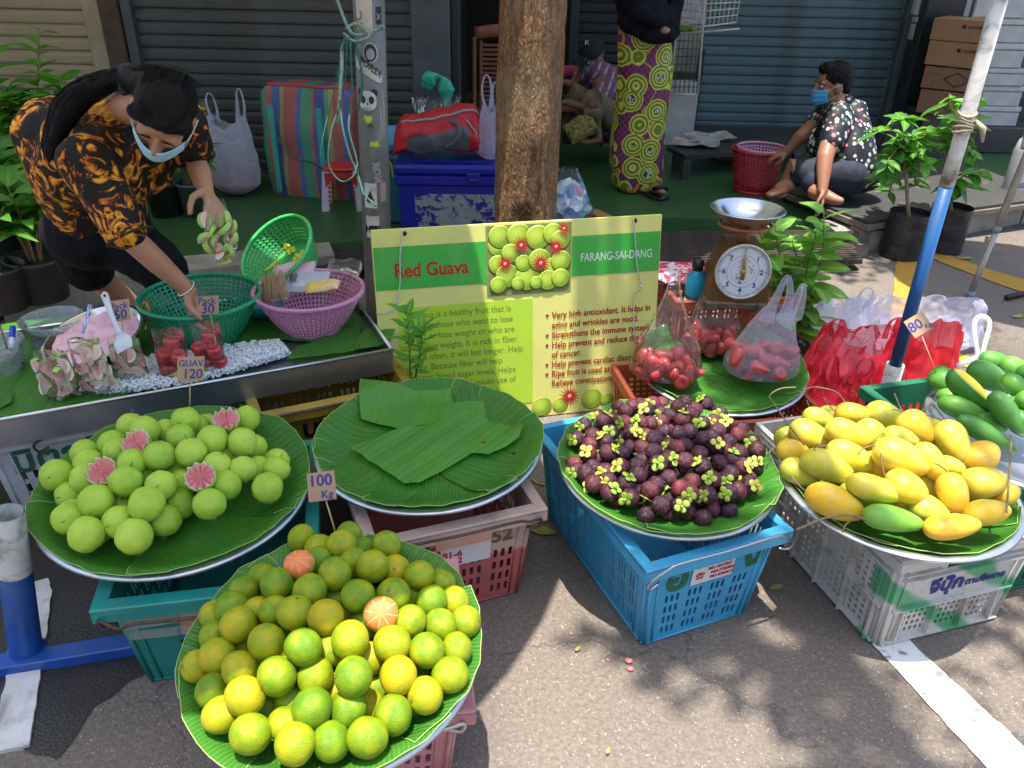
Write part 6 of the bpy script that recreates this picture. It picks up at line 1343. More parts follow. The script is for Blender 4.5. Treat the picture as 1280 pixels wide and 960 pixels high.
# dark helmet shaped thing
c = PY(588, 160, 5.0); mb = MB(); mb.ball((0, 0, .06), (.07, .08, .075), 18, 12, fn=lambda d: 1+.08*noise.noise(d*3)); mb.tube([(0, 0, -.35), (0, 0, .02)], .03, 10); o = mb.obj('bottle_top', mat('dark_bronze', (.07, .045, .04), rough=.4)); o.location = c; tag(o, 'dark rounded knob on a post behind the duffel bag', 'knob')
# ---- wooden slatted chair in the doorway
M_TEAK = mat('reddish_teak', (.26, .10, .05), (.17, .065, .035), .45, 14, bump=.3, bscale=60)
Yc = 5.9; a = PY(593, 46, Yc); bz = PY(596, 150, Yc).z; t = thing('slatted_chair', 'reddish wooden lounge chair with slatted back in the dark doorway', 'chair', (a.x, Yc, GF))
wch = .48; ztop = a.z-GF
for x in (0, wch): mb = MB(); mb.box((x, .0, ztop/2), (.025, .035, ztop), 0, None, .004); mb.obj('post', M_TEAK, t)
mb = MB(); pts = [(u*wch, 0, ztop+.02+.025*sin(pi*u)) for u in [i/10 for i in range(11)]]; mb.tube(pts, .042, 8, flat=.3, up=(0, 1, 0)); mb.obj('top_rail', M_TEAK, t)
mb = MB(); mb.box((wch/2, 0, 0), (wch-.10, .012, .017), 0, None, .002); sl0 = mb.obj('slat', M_TEAK, t); sl0.location = (0, 0, ztop-.05)
for k in range(1, 22): o = sl0.copy(); sc.collection.objects.link(o); o.location = (0, 0, ztop-.05-k*.030)
for x in (.045, wch-.045): mb = MB(); mb.box((x, .006, ztop*.55), (.02, .02, ztop*.85), 0, None, .003); mb.obj('stile', M_TEAK, t)
mb = MB(); mb.box((wch/2, -.25, .36), (wch, .5, .03), 0, None, .006); mb.obj('seat', M_TEAK, t)
for x in (.02, wch-.02): mb = MB(); mb.box((x, -.47, .18), (.035, .035, .36), 0, None, .004); mb.obj('leg', M_TEAK, t)
# ---- trash bag of bottles, cup, wood
b_ = NB('bag_of_scraps'); v = b_.obj(); vo = b_.n('ShaderNodeTexVoronoi', i_Vector=v, i_Scale=19.0); cc = b_.ramp(b_.n('ShaderNodeSeparateColor', i_0=vo.outputs['Color']).outputs[0], [(0, (.10, .30, .55)), (.2, (.75, .78, .82)), (.42, (.55, .16, .26)), (.55, (.70, .72, .74)), (.7, (.08, .12, .40)), (.82, (.12, .40, .42)), (1, (.72, .60, .50))], 'CONSTANT')
b_.pbr(b_.mix(.25, cc, (.7, .75, .8)), .25, 0, b_.bump(vo.outputs['Distance'], 1, .03), spec=.7); M_SCR = b_.m
c = P(706, 288, GF); t = softbag('trash_bag', 'clear trash bag full of crushed bottles and wrappers beside the trunk', c, .145, .13, .36, CLR2, 21, handles=False, gather=.35, pl=.12, cat='trash bag', notch=False)
mb = MB(); s_ = 3
mb.ball((0, 0, .15), (.125, .11, .15), 36, 26, fn=lambda d: 1+.12*noise.noise(d*4)); mb.obj('scraps', M_SCR, t)
mb = MB(); q = P(733, 262, .25); mb.lathe([(.001, .03), (.022, .028), (.026, .0), (.018, -.05), (.001, -.05)], 18, q, rot=Matrix.Rotation(.7, 3, 'Y')); o = mb.obj('plastic_cup', mat('cup_white', (.62, .64, .66), rough=.3)); tag(o, 'small white plastic cup lying beside the trash bag', 'cup')
post('wood_block', 'short orange brown wood piece right of the trash bag', 'wood', P(748, 278, GF), (.09, .16, .06), mat('orange_wood', (.42, .20, .07), (.34, .15, .05), .7, 20), .5)
# ---- striped laundry bag
bl, br_ = P(332, 242, GF), P(444, 252, GF); BH = PY(332, 103, bl.y+.05).z-GF; BWd = (br_-bl).length
b_ = NB('striped_woven'); v = b_.obj(); sp = b_.n('ShaderNodeSeparateXYZ', i_0=v); x_ = b_.math('DIVIDE', b_.math('ADD', sp.outputs[0], b_.math('MULTIPLY', b_.noise(v, 3, 2), .012)), BWd)
cols = [(0, 'a02a28'), (.03, '2b8a68'), (.12, 'b04040'), (.18, '2c4f9a'), (.27, '9a8438'), (.31, 'a83c3c'), (.44, '2e4fa0'), (.49, '1f8a66'), (.60, 'b04444'), (.63, '27418a'), (.74, '2b9a78'), (.78, 'a89438'), (.83, 'a83c36'), (.93, '2c4fa0'), (.98, 'a02a28')]
st = [(max(0, p-.006) if i else 0, srgb(h)) for i, (p, h) in enumerate(cols)]; cc = b_.ramp(b_.math('ADD', x_, .006), st, 'CONSTANT')
wv = b_.math('SINE', b_.math('MULTIPLY', sp.outputs[2], 1100)); cc = b_.mix(b_.math('MULTIPLY', b_.noise(v, 60, 3), .16), cc, (.62, .62, .55)); b_.pbr(cc, .35, 0, b_.bump(b_.math('ADD', b_.noise(v, 14, 5, .7), b_.math('MULTIPLY', wv, .1)), .6, .012), spec=.6); M_STR = b_.m
t = thing('striped_bag', 'large woven laundry bag with rainbow stripes leaning on the charcoal shutter', 'laundry bag', bl, atan2(br_.y-bl.y, br_.x-bl.x))
mb = MB()
def sb(u, v):
    a = 2*pi*u; p_ = 5.0; cx_, sy_ = cos(a), sin(a); k = (abs(cx_)**p_+abs(sy_)**p_)**(-1/p_); e = 1-.05*(1-v)**3-(.0 if v < .93 else (v-.93)*3)
    x = BWd/2+BWd/2*cx_*k*e+.012*noise.noise(V((v*4, a, 3))); y = .17+.17*sy_*k*e*(1-.35*v)+.025*noise.noise(V((x*6, v*4, 1)))-.03*sin(pi*v)*(sy_ < 0)
    return (x, y, BH*v)
mb.grid(72, 26, sb, closex=True); mb.add([V(sb(i/24, .999))-V((0, 0, .005)) for i in range(24)], [tuple(range(24))], 0, False); mb.obj('body', M_STR, t)
mb = MB(); mb.tube([V(sb(i/48, .985)) for i in range(49)], .009, 6, caps=False); mb.obj('red_piping', mat('red_piping_cloth', (.50, .06, .05), rough=.6), t)
M_TSTR = mat('teal_strap', (.04, .42, .32), (.03, .34, .27), .5, 30)
for x in (.20, .71): mb = MB(); mb.box((x*BWd, -.034, BH*.44), (.035, .006, BH*.78), 0, None, .001); mb.obj('strap', M_TSTR, t)
mb = MB(); mb.tube(bezier([(.23*BWd, -.04, BH*.55), (.40*BWd, -.07, BH*.42), (.5*BWd, -.08, BH*.38), (.62*BWd, -.06, BH*.36), (.70*BWd, -.04, BH*.30)], 6), .007, 6); mb.obj('cord', M_ROPE2, t)
# ---- red and white stool
c = P(430, 262, GF); t = thing('plastic_stool', 'small red and white plastic stool between striped bag and pole', 'stool', c, .1); M_SR = mat('stool_red', (.55, .03, .03), rough=.35); M_SW = mat('stool_white', (.62, .62, .64), rough=.35)
mb = MB(); mb.box((0, .06, .25), (.21, .19, .022), 0, None, .008); mb.obj('seat', M_SR, t)
for sx_ in (-1, 1):
    for sy_ in (-1, 1):
        mb = MB(); 
        for k in range(9):
            z = .012+k*.027; w_ = .05-.0012*k; x = sx_*(.105-.018*k/9); mb.box((x, .06+sy_*(.095-.012*k/9), z), (w_ if sy_ < 0 else .03, .012, .0275), 0 if k % 2 else 0)
            mb.box((x+.0*sx_-sx_*w_/2, .06+sy_*.0945, z), (.012, .014, .014), 1)
        mb.obj('leg', [M_SW, M_SR], t)
mb = MB(); mb.grid(13, 4, lambda u, v: ((u-.5)*.19, -.036, .20+.035*v-.05*(abs(u-.5)*2)**3*(1-v)*1.2)); mb.obj('apron', M_SR, t)
# ---- white carrier bag beside the striped bag
c = P(297, 243, GF); softbag('carrier_bag', 'large translucent white carrier bag with pink bottom beside the striped bag', c, .16, .12, .50, film('milky_bag', (.76, .76, .90), .62, .3, .4, .5, 10), 5, handles=True, gather=.72, hh=.16)
mb = MB(); mb.ball((0, 0, .07), (.11, .09, .07), 20, 12, fn=lambda d: 1+.1*noise.noise(d*3)); o = mb.obj('pink_bundle', mat('pink_bundle', (.60, .10, .16), (.45, .2, .25), .6, 20)); o.location = c; tag(o, 'pink bundle showing through the bottom of the white carrier bag', 'bundle')
# ---- wire grille and basket
M_WWIRE = mat('white_wire', (.55, .54, .50), (.42, .41, .38), .5, 20); Yw = 6.55
def wire(mb, pts, r=.005): mb.tube(pts, r, 5)
t = tag(bpy.data.objects.new('wire_grille', None), 'white wire grille panel standing left of the teal shutter', 'grille'); sc.collection.objects.link(t)
A0, A1, B0, B1 = PY(852, -20, Yw), PY(882, -20, Yw), PY(837, 118, Yw), PY(872, 118, Yw)
mb = MB(); wire(mb, [A1, B1], .012); wire(mb, [A0, B0], .010); wire(mb, [B0, B1], .010); mb.obj('frame', M_WWIRE, t)
mb = MB()
for k in range(1, 6): wire(mb, [A0.lerp(A1, k/6), B0.lerp(B1, k/6)], .004)
for k in range(1, 14): wire(mb, [A0.lerp(B0, k/14), A1.lerp(B1, k/14)], .004)
mb.obj('wires', mat('dark_wire', (.10, .09, .08), rough=.6), t)
t = tag(bpy.data.objects.new('wire_basket', None), 'white wire basket projecting in front of the teal shutter', 'wire basket'); sc.collection.objects.link(t)
mb = MB(); Yb = 6.2
def wb(u, v, yy): x = 842+(928-842-8*v)*u; y = -18+v*(52-10*abs(u-.4)) ; return PY(x, y, Yb+yy-.25*sin(pi*u))
for v_ in (0, .25, .45, .62, .8, 1.0): wire(mb, [wb(u/12, v_, 0) for u in range(13)], .006 if v_ in (0, 1.0) else .004)
for k in range(15): wire(mb, [wb(k/14, v_/5, 0) for v_ in range(6)], .0035)
wire(mb, [PY(842, 42, Yb), PY(880, 40, Yb-.1), PY(924, 36, Yb-.1)], .007); mb.obj('wires', M_WWIRE, t)
mb = MB(); mb.ball(PY(856, 37, Yb+.05), (.07, .04, .022), 12, 8); mb.ball(PY(866, 37, Yb), (.025, .025, .02), 10, 7); o = mb.obj('green_vegetable', mat('veg_green', (.12, .30, .05), rough=.5)); tag(o, 'green cucumber lying in the white wire basket', 'vegetable')
pillow('clear_bag', 'cloudy plastic bag lying in the white wire basket', facing(PY(858, 15, Yb+.1), .3), .22, .2, .08, W_BAG, 6, 'plastic bag', .02)
# ---- newspaper bench
M_BLKW = mat('black_bench_paint', (.045, .048, .05), (.03, .032, .034), .45, 8, dirt=.3)
t = thing('low_bench', 'low black bench with newspapers in front of the teal shutter', 'bench', (0, 0, 0)); bz = GF+.17
pA, pB, pC, pD = P(834, 183, bz), P(856, 194, bz), P(1005, 186, bz), P(1000, 168, bz)
mb = MB(); slab(mb, [pA, pB, pC, pD], bz-.03, bz); mb.obj('top', M_BLKW, t)
for q in (pA.lerp(pC, .08), pB.lerp(pC, .02), pC.lerp(pB, .05), pD.lerp(pA, .05)): mb = MB(); mb.box((q.x, q.y, (GF+bz)/2-.015), (.06, .06, bz-GF-.03), 0, None, .004); mb.obj('leg', M_BLKW, t)
b_ = NB('newsprint'); v = b_.obj(); vo = b_.n('ShaderNodeTexVoronoi', i_Vector=v, i_Scale=14.0, distance='CHEBYCHEV'); cc = b_.ramp(b_.n('ShaderNodeSeparateColor', i_0=vo.outputs['Color']).outputs[0], [(0, (.36, .37, .40)), (.45, (.52, .52, .54)), (.7, (.10, .12, .20)), (.8, (.40, .24, .16)), (.9, (.45, .46, .48))], 'CONSTANT'); cc = b_.mix(b_.ramp(b_.noise(b_.mapv(v, (1, 60, 1)), 6, 2), [(.5, (0, 0, 0)), (.6, (.5, .5, .5))]), cc, (.14, .14, .16)); b_.pbr(cc, .8); M_NEWS = b_.m
for (px, py, a_, L_, W_, lb) in ((884, 172, .1, .38, .26, 'open newspaper lying flat on the black bench'), (870, 180, -.25, .34, .24, 'crumpled newspaper on the left end of the black bench')):
    c = P(px, py, bz+.012); mb = MB(); s_ = a_*9; mb.grid(14, 10, lambda u, v: ((u-.5)*L_, (v-.5)*W_, .02*noise.noise(V((u*4, v*4, s_)))+.015*(u-.5)**2*4+.012)); o = mb.obj('newspaper', M_NEWS); o.location = c; o.rotation_euler = (0, 0, a_); tag(o, lb, 'newspaper')
post('brick_block', 'reddish brick propping the black bench', 'brick', P(905, 200, GF), (.2, .09, .07), mat('old_brick', (.22, .10, .07), rough=.9), .1)
# ---- red baskets
c = P(941, 238, GF); basket('red_basket', 'tall red plastic basket beside the sitting woman', T3((c.x, c.y, GF+.012)), .172, .27, .135, M_REDB, 44, 12, .010, .0); basket('pink_inner_basket', 'pale pink basket nested in the red basket', T3((c.x+.012, c.y-.01, GF+.06)), .158, .235, .12, M_PNKB, 44, 10, .008, .0)
# ---- platform the woman sits on
PZ = .20
b_ = NB('platform_mat'); v = b_.pos(); wx_ = b_.math('SINE', b_.math('MULTIPLY', b_.n('ShaderNodeSeparateXYZ', i_0=b_.mapv(v, (1, 1, 1), (0, 0, -.35))).outputs[0], 190)); c = b_.mix(b_.ramp(wx_, [(.5, (0, 0, 0)), (1, (.6, .6, .6))]), (.05, .05, .048), (.02, .02, .02)); c = b_.mix(b_.ramp(b_.noise(v, 6, 5), [(.55, (0, 0, 0)), (.7, (.5, .5, .5))]), c, (.16, .14, .11)); b_.pbr(c, .6, 0, b_.bump(wx_, .6, .006)); M_PMAT = b_.m
q1, q2, q3, q4 = P(966, 231, PZ), P(1084, 277, PZ), P(1320, 246, PZ), P(1190, 196, PZ)
t = thing('low_platform', 'low dark platform with grooved top that the woman sits on', 'platform', (0, 0, 0)); mb = MB(); slab(mb, [q1, q2, q3, q4], PZ-.015, PZ); mb.obj('top', M_PMAT, t)
M_OWD = mat('weathered_wood', (.20, .17, .13), (.11, .09, .075), .85, 9, bump=.5)
def beam(name, a, b, w_, h_, z, m, par): mb = MB(); d = b-a; mb.box(((a.x+b.x)/2, (a.y+b.y)/2, z), (d.to_2d().length, w_, h_), 0, Matrix.Rotation(atan2(d.y, d.x), 3, 'Z'), .003); return mb.obj(name, m, par)
beam('edge_rail', q1, q2, .03, .035, PZ-.034, M_OWD, t); beam('edge_rail', q2, q3, .03, .035, PZ-.036, M_OWD, t)
for q, dz in ((q2+V((.0, .06, 0)), .0), (q1.lerp(q2, .1)+V((.03, .05, 0)), GF), (q2.lerp(q3, .9), GF)): mb = MB(); mb.box((q.x, q.y, (dz+PZ-.055)/2), (.09, .09, PZ-.055-dz), 0, Matrix.Rotation(.4, 3, 'Z'), .005); mb.obj('leg', M_OWD, t)
mb = MB(); mb.box((q2.x-.04, q2.y-.02, .035), (.12, .1, .07), 0, Matrix.Rotation(.3, 3, 'Z'), .004); mb.obj('foot_block', M_OWD, t)
c = P(1195, 190, GF); post('low_table', 'dark low table behind the potted trees', 'table', P(1290, 175, GF), (1.0, .5, .32), mat('dark_table', (.035, .035, .035), rough=.6))
# bottle and rucksack behind the woman
c = P(1083, 176, PZ+.0); c = PY(1084, 178, 5.5); mb = MB(); mb.lathe([(.001, -.2), (.034, -.2), (.036, -.17), (.036, 0), (.03, .04), (.013, .07), (.013, .085), (.001, .085)], 20, c); o = mb.obj('water_bottle', film('pet_bottle', (.6, .8, .85), .25, .08, 1.0)); tag(o, 'clear water bottle standing behind the sitting woman', 'bottle')
mb = MB(); mb.lathe([(.015, .07), (.015, .095), (.001, .096)], 14); o2 = mb.obj('cap', mat('red_cap', (.45, .05, .12), rough=.4), o); o2.location = c
c = PY(1118, 170, 6.2); c.z = max(GF, .12); softbag('rucksack', 'dark blue cloth rucksack slumped against the black panel', c, .17, .13, .36, mat('navy_cloth', (.035, .04, .065), (.025, .028, .045), .8, 8, bump=.5), 7, handles=False, gather=.6, cat='bag', notch=False)
# ---- cardboard boxes and white foam boxes
M_CB2 = mat('tan_carton', (.36, .20, .10), (.30, .165, .085), .8, 6, bump=.1); M_CB3 = mat('brown_carton', (.27, .14, .085), (.22, .115, .07), .8, 6, bump=.1)
Yx = 6.5; rows = [(22, 50, M_CB2), (50, 81, M_CB2), (82, 110, M_CB3), (111, 141, M_CB3)]
for k, (y0, y1, m) in enumerate(rows):
    xl = 1171-(y0-22)*.22; za, zb = PY(1180, y0, Yx).z, PY(1180, y1, Yx).z; xa, xb = PY(1168-(k*2.5), y0, Yx).x, PY(1226-(k*2.5), y0, Yx).x
    t = thing('cardboard_box', ('tan cardboard box, topmost of the four by the black panel', 'tan cardboard box second from the top of the stack', 'brown cardboard box third from the top, printed with a diamond', 'brown cardboard box at the bottom of the four box stack')[k], 'box', (xa-.02*k, Yx, zb), -.72)
    w_ = .37; mb = MB(); mb.box((w_/2, .17, (za-zb)/2), (w_, .34, za-zb-.004), 0, .01*k, .004); mb.obj('carton', m, t)
    mb = MB(); mb.box((w_/2, .17, za-zb-.0015), (.05, .342, .002)); mb.obj('tape', mat('tan_tape', (.42, .28, .14), rough=.3), t)
    if k < 2: text('■ HOME', .035, M_INK_K, t, frame4((w_*.55, -.002, (za-zb)*.6), (1, 0, 0), (0, 0, 1)), 'printed_mark')
    else:
        mb = MB(); a_, b__, e_ = w_*.66, (za-zb)*.5, .05; mb.tube([(a_-.09, -.003, b__), (a_, -.003, b__+e_), (a_+.09, -.003, b__), (a_, -.003, b__-e_), (a_-.09, -.003, b__)], .003, 4); mb.obj('printed_diamond', M_INK_K, t); text('■ ----', .035, M_INK_K, t, frame4((w_*.10, -.002, (za-zb)*.62), (1, 0, 0), (0, 0, 1)), 'printed_mark'); text('⌂ Y', .04, M_INK_K, t, frame4((w_*.10, -.002, (za-zb)*.2), (1, 0, 0), (0, 0, 1)), 'printed_mark')
M_FOAM = mat('white_foam', (.52, .52, .52), (.42, .42, .43), .8, 7, bump=.25, dirt=.3, dirtc=(.26, .25, .23))
Yf = 6.85; ys = [-12, 22, 53, 85, 107, 133, 158]; fn_ = 0
for i in range(len(ys)-1):
    za, zb = PY(1210, ys[i], Yf).z, PY(1210, ys[i+1], Yf).z
    for j, (x0, x1) in enumerate(((1150-i*3, 1222-i*3), (1224-i*3, 1296-i*3))):
        xa, xb = PY(x0, ys[i], Yf).x, PY(x1, ys[i], Yf).x; h_ = za-zb
        t = thing('foam_box', '%s foam box, %s from the top at the right edge' % (('white lidded' if j else 'white'), ('first', 'second', 'third', 'fourth', 'fifth', 'lowest')[i])+(', left column' if j == 0 else ', right column'), 'foam box', (xa+RND.uniform(-.01, .01), Yf+RND.uniform(0, .03), zb), 0, 'white foam boxes stacked at the right')
        mb = MB(); mb.box(((xb-xa)/2, .2, h_*.36), (xb-xa-.012, .4, h_*.72-.004), 0, None, .008); mb.obj('tub', M_FOAM, t)
        mb = MB(); mb.box(((xb-xa)/2, .2, h_*.86), (xb-xa-.004, .41, h_*.26), 0, None, .008); mb.obj('lid', M_FOAM, t)
if zb > GF+.02:
    mb = MB(); mb.box((PY(1230, 150, Yf).x, Yf+.2, (zb+GF)/2), (1.2, .42, zb-GF), 0, None, .01); o = mb.obj('pallet_table', M_BLKW); tag(o, 'low dark stand carrying the white foam boxes', 'stand')
mb = MB(); cc_ = PY(1200, 141, Yx).z
if cc_ > GF+.03: mb.box((PY(1188, 140, Yx).x, Yx+.1, (cc_+GF)/2), (.45, .3, cc_-GF), 0, None, .01); o = mb.obj('box_stand', M_BLKW); tag(o, 'dark stand under the cardboard boxes', 'stand')
c = PY(1276, 150, 5.4); c.z = .55; mb = MB(); mb.lathe([(.001, -.4), (.07, -.4), (.075, -.38), (.075, -.05), (.06, .02), (.02, .07), (.02, .11), (.001, .11)], 20); o = mb.obj('white_jug', mat('grey_plastic', (.45, .46, .48), rough=.4)); o.location = (c.x+.10, c.y, c.z-.05); tag(o, 'pale grey plastic jug cut by the right picture edge', 'jug')
# ---- aluminium prop at the right
t = tag(bpy.data.objects.new('folding_trestle', None), 'pale aluminium leg of a folding stand at the right edge', 'stand'); sc.collection.objects.link(t)
g0 = P(1212, 371, 0); g1 = PY(1283, 195, g0.y+.05); M_AL2 = mat('aluminium_tube', (.45, .43, .38), (.36, .34, .30), .5, 12, metal=.4, dirt=.3)
mb = MB(); mb.tube([g0+V((0, 0, .02)), g0.lerp(g1, .5)], .015, 12); mb.tube([g0.lerp(g1, .5), g1, g0.lerp(g1, 1.7)], .0185, 12); mb.obj('leg', M_AL2, t)
mb = MB(); mb.tube([g0, g0+V((.004, 0, .03))], .019, 12); mb.obj('rubber_tip', mat('grey_blue_rubber', (.20, .28, .30), rough=.6), t); mb = MB(); q = g0.lerp(g1, .5); mb.tube([q-(g1-g0)*.02, q+(g1-g0)*.02], .020, 12); mb.obj('joint_collar', MATS['grey_blue_rubber'], t)
mb = MB(); q = g0.lerp(g1, .80); mb.tube([q, q+V((.7, .1, .02))], .012, 10); mb.obj('cross_bar', M_AL2, t)
mb = MB(); q = g0.lerp(g1, 1.05); mb.tube([q+V((-.02, .02, 0)), q+V((.5, .9, .05))], .012, 10); mb.obj('cross_bar', M_AL2, t)
mb = MB(); mb.tube([P(1258, 372, .02), P(1300, 362, .02)], .014, 10); o = mb.obj('black_bar', mat('black_rubber', (.012, .012, .014), rough=.5)); tag(o, 'short black bar on the road at the right edge', 'bar')
# shade sail over the yellow road marks at the right
umbrella('parasol', 'grey parasol beyond the right of the stall, over the yellow road marks', (2.75, 3.95), .72, 2.3, 4, M_DARKW, (.3, .2))
# ================================================================= SCALE
c = P(916, 375, .455); t = thing('weighing_scale', 'old brown dial weighing scale with steel pan behind the wax apples', 'scale', (c.x, c.y, .452), radians(-4)); t.scale = (.92, .92, .97)
b_ = NB('old_bronze_paint'); v = b_.obj(); n1 = b_.noise(v, 14, 6, .7, .3); c2 = b_.mix(n1, (.26, .13, .035), (.11, .055, .02)); c2 = b_.mix(b_.ramp(b_.noise(v, 30, 6, .7), [(.58, (0, 0, 0)), (.68, (.8, .8, .8))]), c2, (.03, .02, .015)); b_.pbr(c2, .42, .45, b_.bump(n1, .3, .004)); M_BRZ = b_.m
SCW, SCD, SCH = .235, .17, .255
mb = MB(); pr = [(-.5, 0), (-.52, .06), (-.5, .45), (-.36, .80), (-.26, .93), (.26, .93), (.36, .80), (.5, .45), (.52, .06), (.5, 0)]; n = len(pr); vs = []
for y in (-SCD/2, -SCD/2+.012, SCD/2-.012, SCD/2):
    k = .95 if y in (-SCD/2, SCD/2) else 1; vs += [(x*SCW*k, y, (z-.45)*k*SCH+.45*SCH) for x, z in pr]
fs = [tuple(range(n))[::-1], tuple(3*n+i for i in range(n))]+[(r*n+i, r*n+(i+1) % n, (r+1)*n+(i+1) % n, (r+1)*n+i) for r in range(3) for i in range(n)]
mb.add([(x, y, z) for x, y, z in vs], fs, 0, False); mb.fix = True; mb.obj('housing', M_BRZ, t)
mb = MB(); mb.box((0, 0, -.0), (SCW*1.08, SCD*1.15, .03), 0, None, .006); 
for sx_ in (-1, 1): mb.box((sx_*SCW*.42, -SCD*.5, -.0), (.05, .05, .034), 0, None, .004)
o = mb.obj('base', mat('scale_base', (.13, .09, .05), (.07, .05, .03), .6, 20, dirt=.5), t); o.location = (0, 0, .015)
FR = Matrix.Rotation(radians(90), 3, 'X'); fy_ = -SCD/2-.001; cz = .150
mb = MB(); mb.lathe([(.001, .002), (.097, .002), (.097, .0), (.104, .0), (.106, .012), (.100, .016), (.0965, .008)], 56, (0, fy_, cz), rot=FR); mb.obj('dial_rim', mat('cream_rim', (.60, .58, .50), (.42, .40, .34), .45, 20, dirt=.5, dscale=30), t)
mb = MB(); mb.lathe([(.0005, .004), (.0965, .004)], 56, (0, fy_, cz), rot=FR); d_ = mb.obj('dial_face', mat('dial_white', (.68, .69, .72), (.60, .62, .66), .35, 20), t)
mb = MB()
for k in range(80):
    a = 2*pi*k/80; r0 = .082 if k % 10 == 0 else (.086 if k % 5 == 0 else .089); mb.tube([(sin(a)*r0, fy_-.0048, cz+cos(a)*r0), (sin(a)*.093, fy_-.0048, cz+cos(a)*.093)], .0007 if k % 10 else .0012, 3)
mb.lathe([(.060, .0045), (.0612, .0045)], 40, (0, fy_, cz), rot=FR); mb.lathe([(.044, .0045), (.0447, .0045)], 40, (0, fy_, cz), rot=FR); mb.obj('tick_marks', M_INK_B, t)
for k in range(8):
    a = 2*pi*k/8; r0 = .071; s_ = '8' if k == 0 else str(k); 
    text(s_ if k else '', .026, mat('dial_ink', (.02, .025, .09), rough=.5), t, frame4((sin(a)*r0-.007, fy_-.0048, cz+cos(a)*r0-.009), (1, 0, 0), (0, 0, 1)), 'numeral', bold=.0006) if k else None
text('kg', .014, M_INK_B, t, frame4((-.012, fy_-.0048, cz-.045), (1, 0, 0), (0, 0, 1)), 'numeral'); text('ตราสมอ' if False else 'ตาชั่ง', .016, M_INK_B, t, frame4((-.024, fy_-.0048, cz-.030), (1, 0, 0), (0, 0, 1)), 'numeral')
mb = MB(); r_ = random.Random(5)
for k in range(26): a = r_.random()*6.28; q = .038*sqrt(r_.random()); mb.box((cos(a)*q, fy_-.0046, cz+.012+sin(a)*q), (.006, .0006, .005), k % 2, Matrix.Rotation(r_.random(), 3, 'Y'))
mb.obj('printed_emblem', [mat('emblem_teal', (.12, .40, .45), rough=.5), mat('emblem_yellow', (.60, .52, .15), rough=.5)], t)
mb = MB(); mb.tube([(.002, fy_-.010, cz-.03), (0, fy_-.010, cz+.035), (-.003, fy_-.010, cz+.088)], [.008, .006, .0012], 8, flat=.25, up=(0, 1, 0)); mb.lathe([(.001, .012), (.010, .012), (.010, .006)], 18, (0, fy_, cz), rot=FR); mb.obj('pointer', mat('pointer_brass', (.50, .25, .04), rough=.4, metal=.3), t)
mb = MB(); mb.tube([(0, 0, SCH*.9), (0, 0, SCH+.03)], .022, 14); mb.box((0, 0, SCH+.032), (.17, .022, .014), 0, None, .003); mb.box((0, 0, SCH+.033), (.022, .15, .014), 0, None, .003); mb.tube([(cos(a/16*2*pi)*.10, sin(a/16*2*pi)*.09, SCH+.045) for a in range(17)], .007, 6, caps=False); mb.obj('pan_support', mat('orange_support', (.40, .12, .04), (.26, .08, .03), .5, 20, dirt=.4), t)
mb = MB(); mb.lathe([(.001, 0), (.055, .0), (.10, .022), (.135, .055), (.142, .058), (.142, .061), (.133, .061), (.098, .028), (.054, .006), (.001, .005)], 56, (0, 0, SCH+.045)); mb.obj('pan', mat('scale_pan_steel', (.58, .60, .63), (.50, .52, .56), .20, 4, metal=.95), t)
# ================================================================= BAGS AROUND THE SCALE
b_ = NB('wax_apple'); v = b_.obj(); sp = b_.n('ShaderNodeSeparateXYZ', i_0=v); f = b_.noise(b_.mapv(v, (3, 3, .7)), 2, 4); c2 = b_.mix(f, (.34, .02, .025), (.62, .09, .07)); b_.pbr(c2, .28, 0, b_.bump(f, .1, .05), coat=.2); M_WAX = b_.m
mb = MB(); mb.lathe([(.001, -1.2), (.22, -1.15), (.40, -.8), (.62, -.2), (.78, .4), (.76, .8), (.55, 1.0), (.3, .98), (.001, .9)], 20); WAX = mesh_of(mb, 'wax_apple', M_WAX)
def waxz(x, y): return MT_WX @ V((x, y, 0))
def waxbag(label, px, py, w_, d_, h, n, seed, film_m, top=None, col=None):
    c = P(px, py, .30); t = thing('bag_of_wax_apples', label, 'bag', (c.x, c.y, .268), 0); r_ = random.Random(seed); pts = []; tr = 0
    while len(pts) < n and tr < 12000:
        tr += 1; x, y, z = r_.uniform(-w_, w_)*.85, r_.uniform(-d_, d_)*.85, r_.uniform(.028, h*.62)
        if (x/w_)**2+(y/d_)**2+(z/(h*.9))**2 > .95: continue
        if all((V((x, y, z))-q).length > .038 for q in pts): pts.append(V((x, y, z)))
    for p in pts: o = link('wax_apple', WAX, t, p, rndrot(r_)); o.scale = (.035, .035, .032)
    mb = MB(); tp = V(top) if top else V((0, 0, h*2.2))
    def g(u, v):
        a = 2*pi*u
        if v < .55: s_ = v/.55; q = min(1, s_/.2)**.5*(1-.15*s_**3); pq = 1+.10*noise.noise(V((cos(a)*2, sin(a)*2, v*3+seed)))+.06*noise.noise(V((cos(a)*7, sin(a)*7, v*5+seed))); return (cos(a)*w_*1.08*q*pq, sin(a)*d_*1.08*q*pq, h*.95*s_)
        s_ = (v-.55)/.45; q = (1-s_)**1.5*.85+.10+.25*max(0, s_-.75); base = V((0, 0, h*.95)); m_ = base.lerp(tp, s_); pq = 1+.22*noise.noise(V((cos(a)*4, sin(a)*4, seed+s_*1.2))); return (m_.x+cos(a)*w_*q*pq, m_.y+sin(a)*d_*q*pq, m_.z)
    mb.grid(64, 40, g, closex=True); mb.obj('film', film_m, t); return t
waxbag('clear bag of wax apples at the left of the leaf tray, its neck twisted up', 832, 462, .115, .085, .125, 26, 3, CLR2, (.01, .09, .36))
waxbag('clear bag of wax apples standing behind the left one, under the blue cap', 890, 430, .10, .07, .13, 22, 6, CLR2, (-.02, .10, .34))
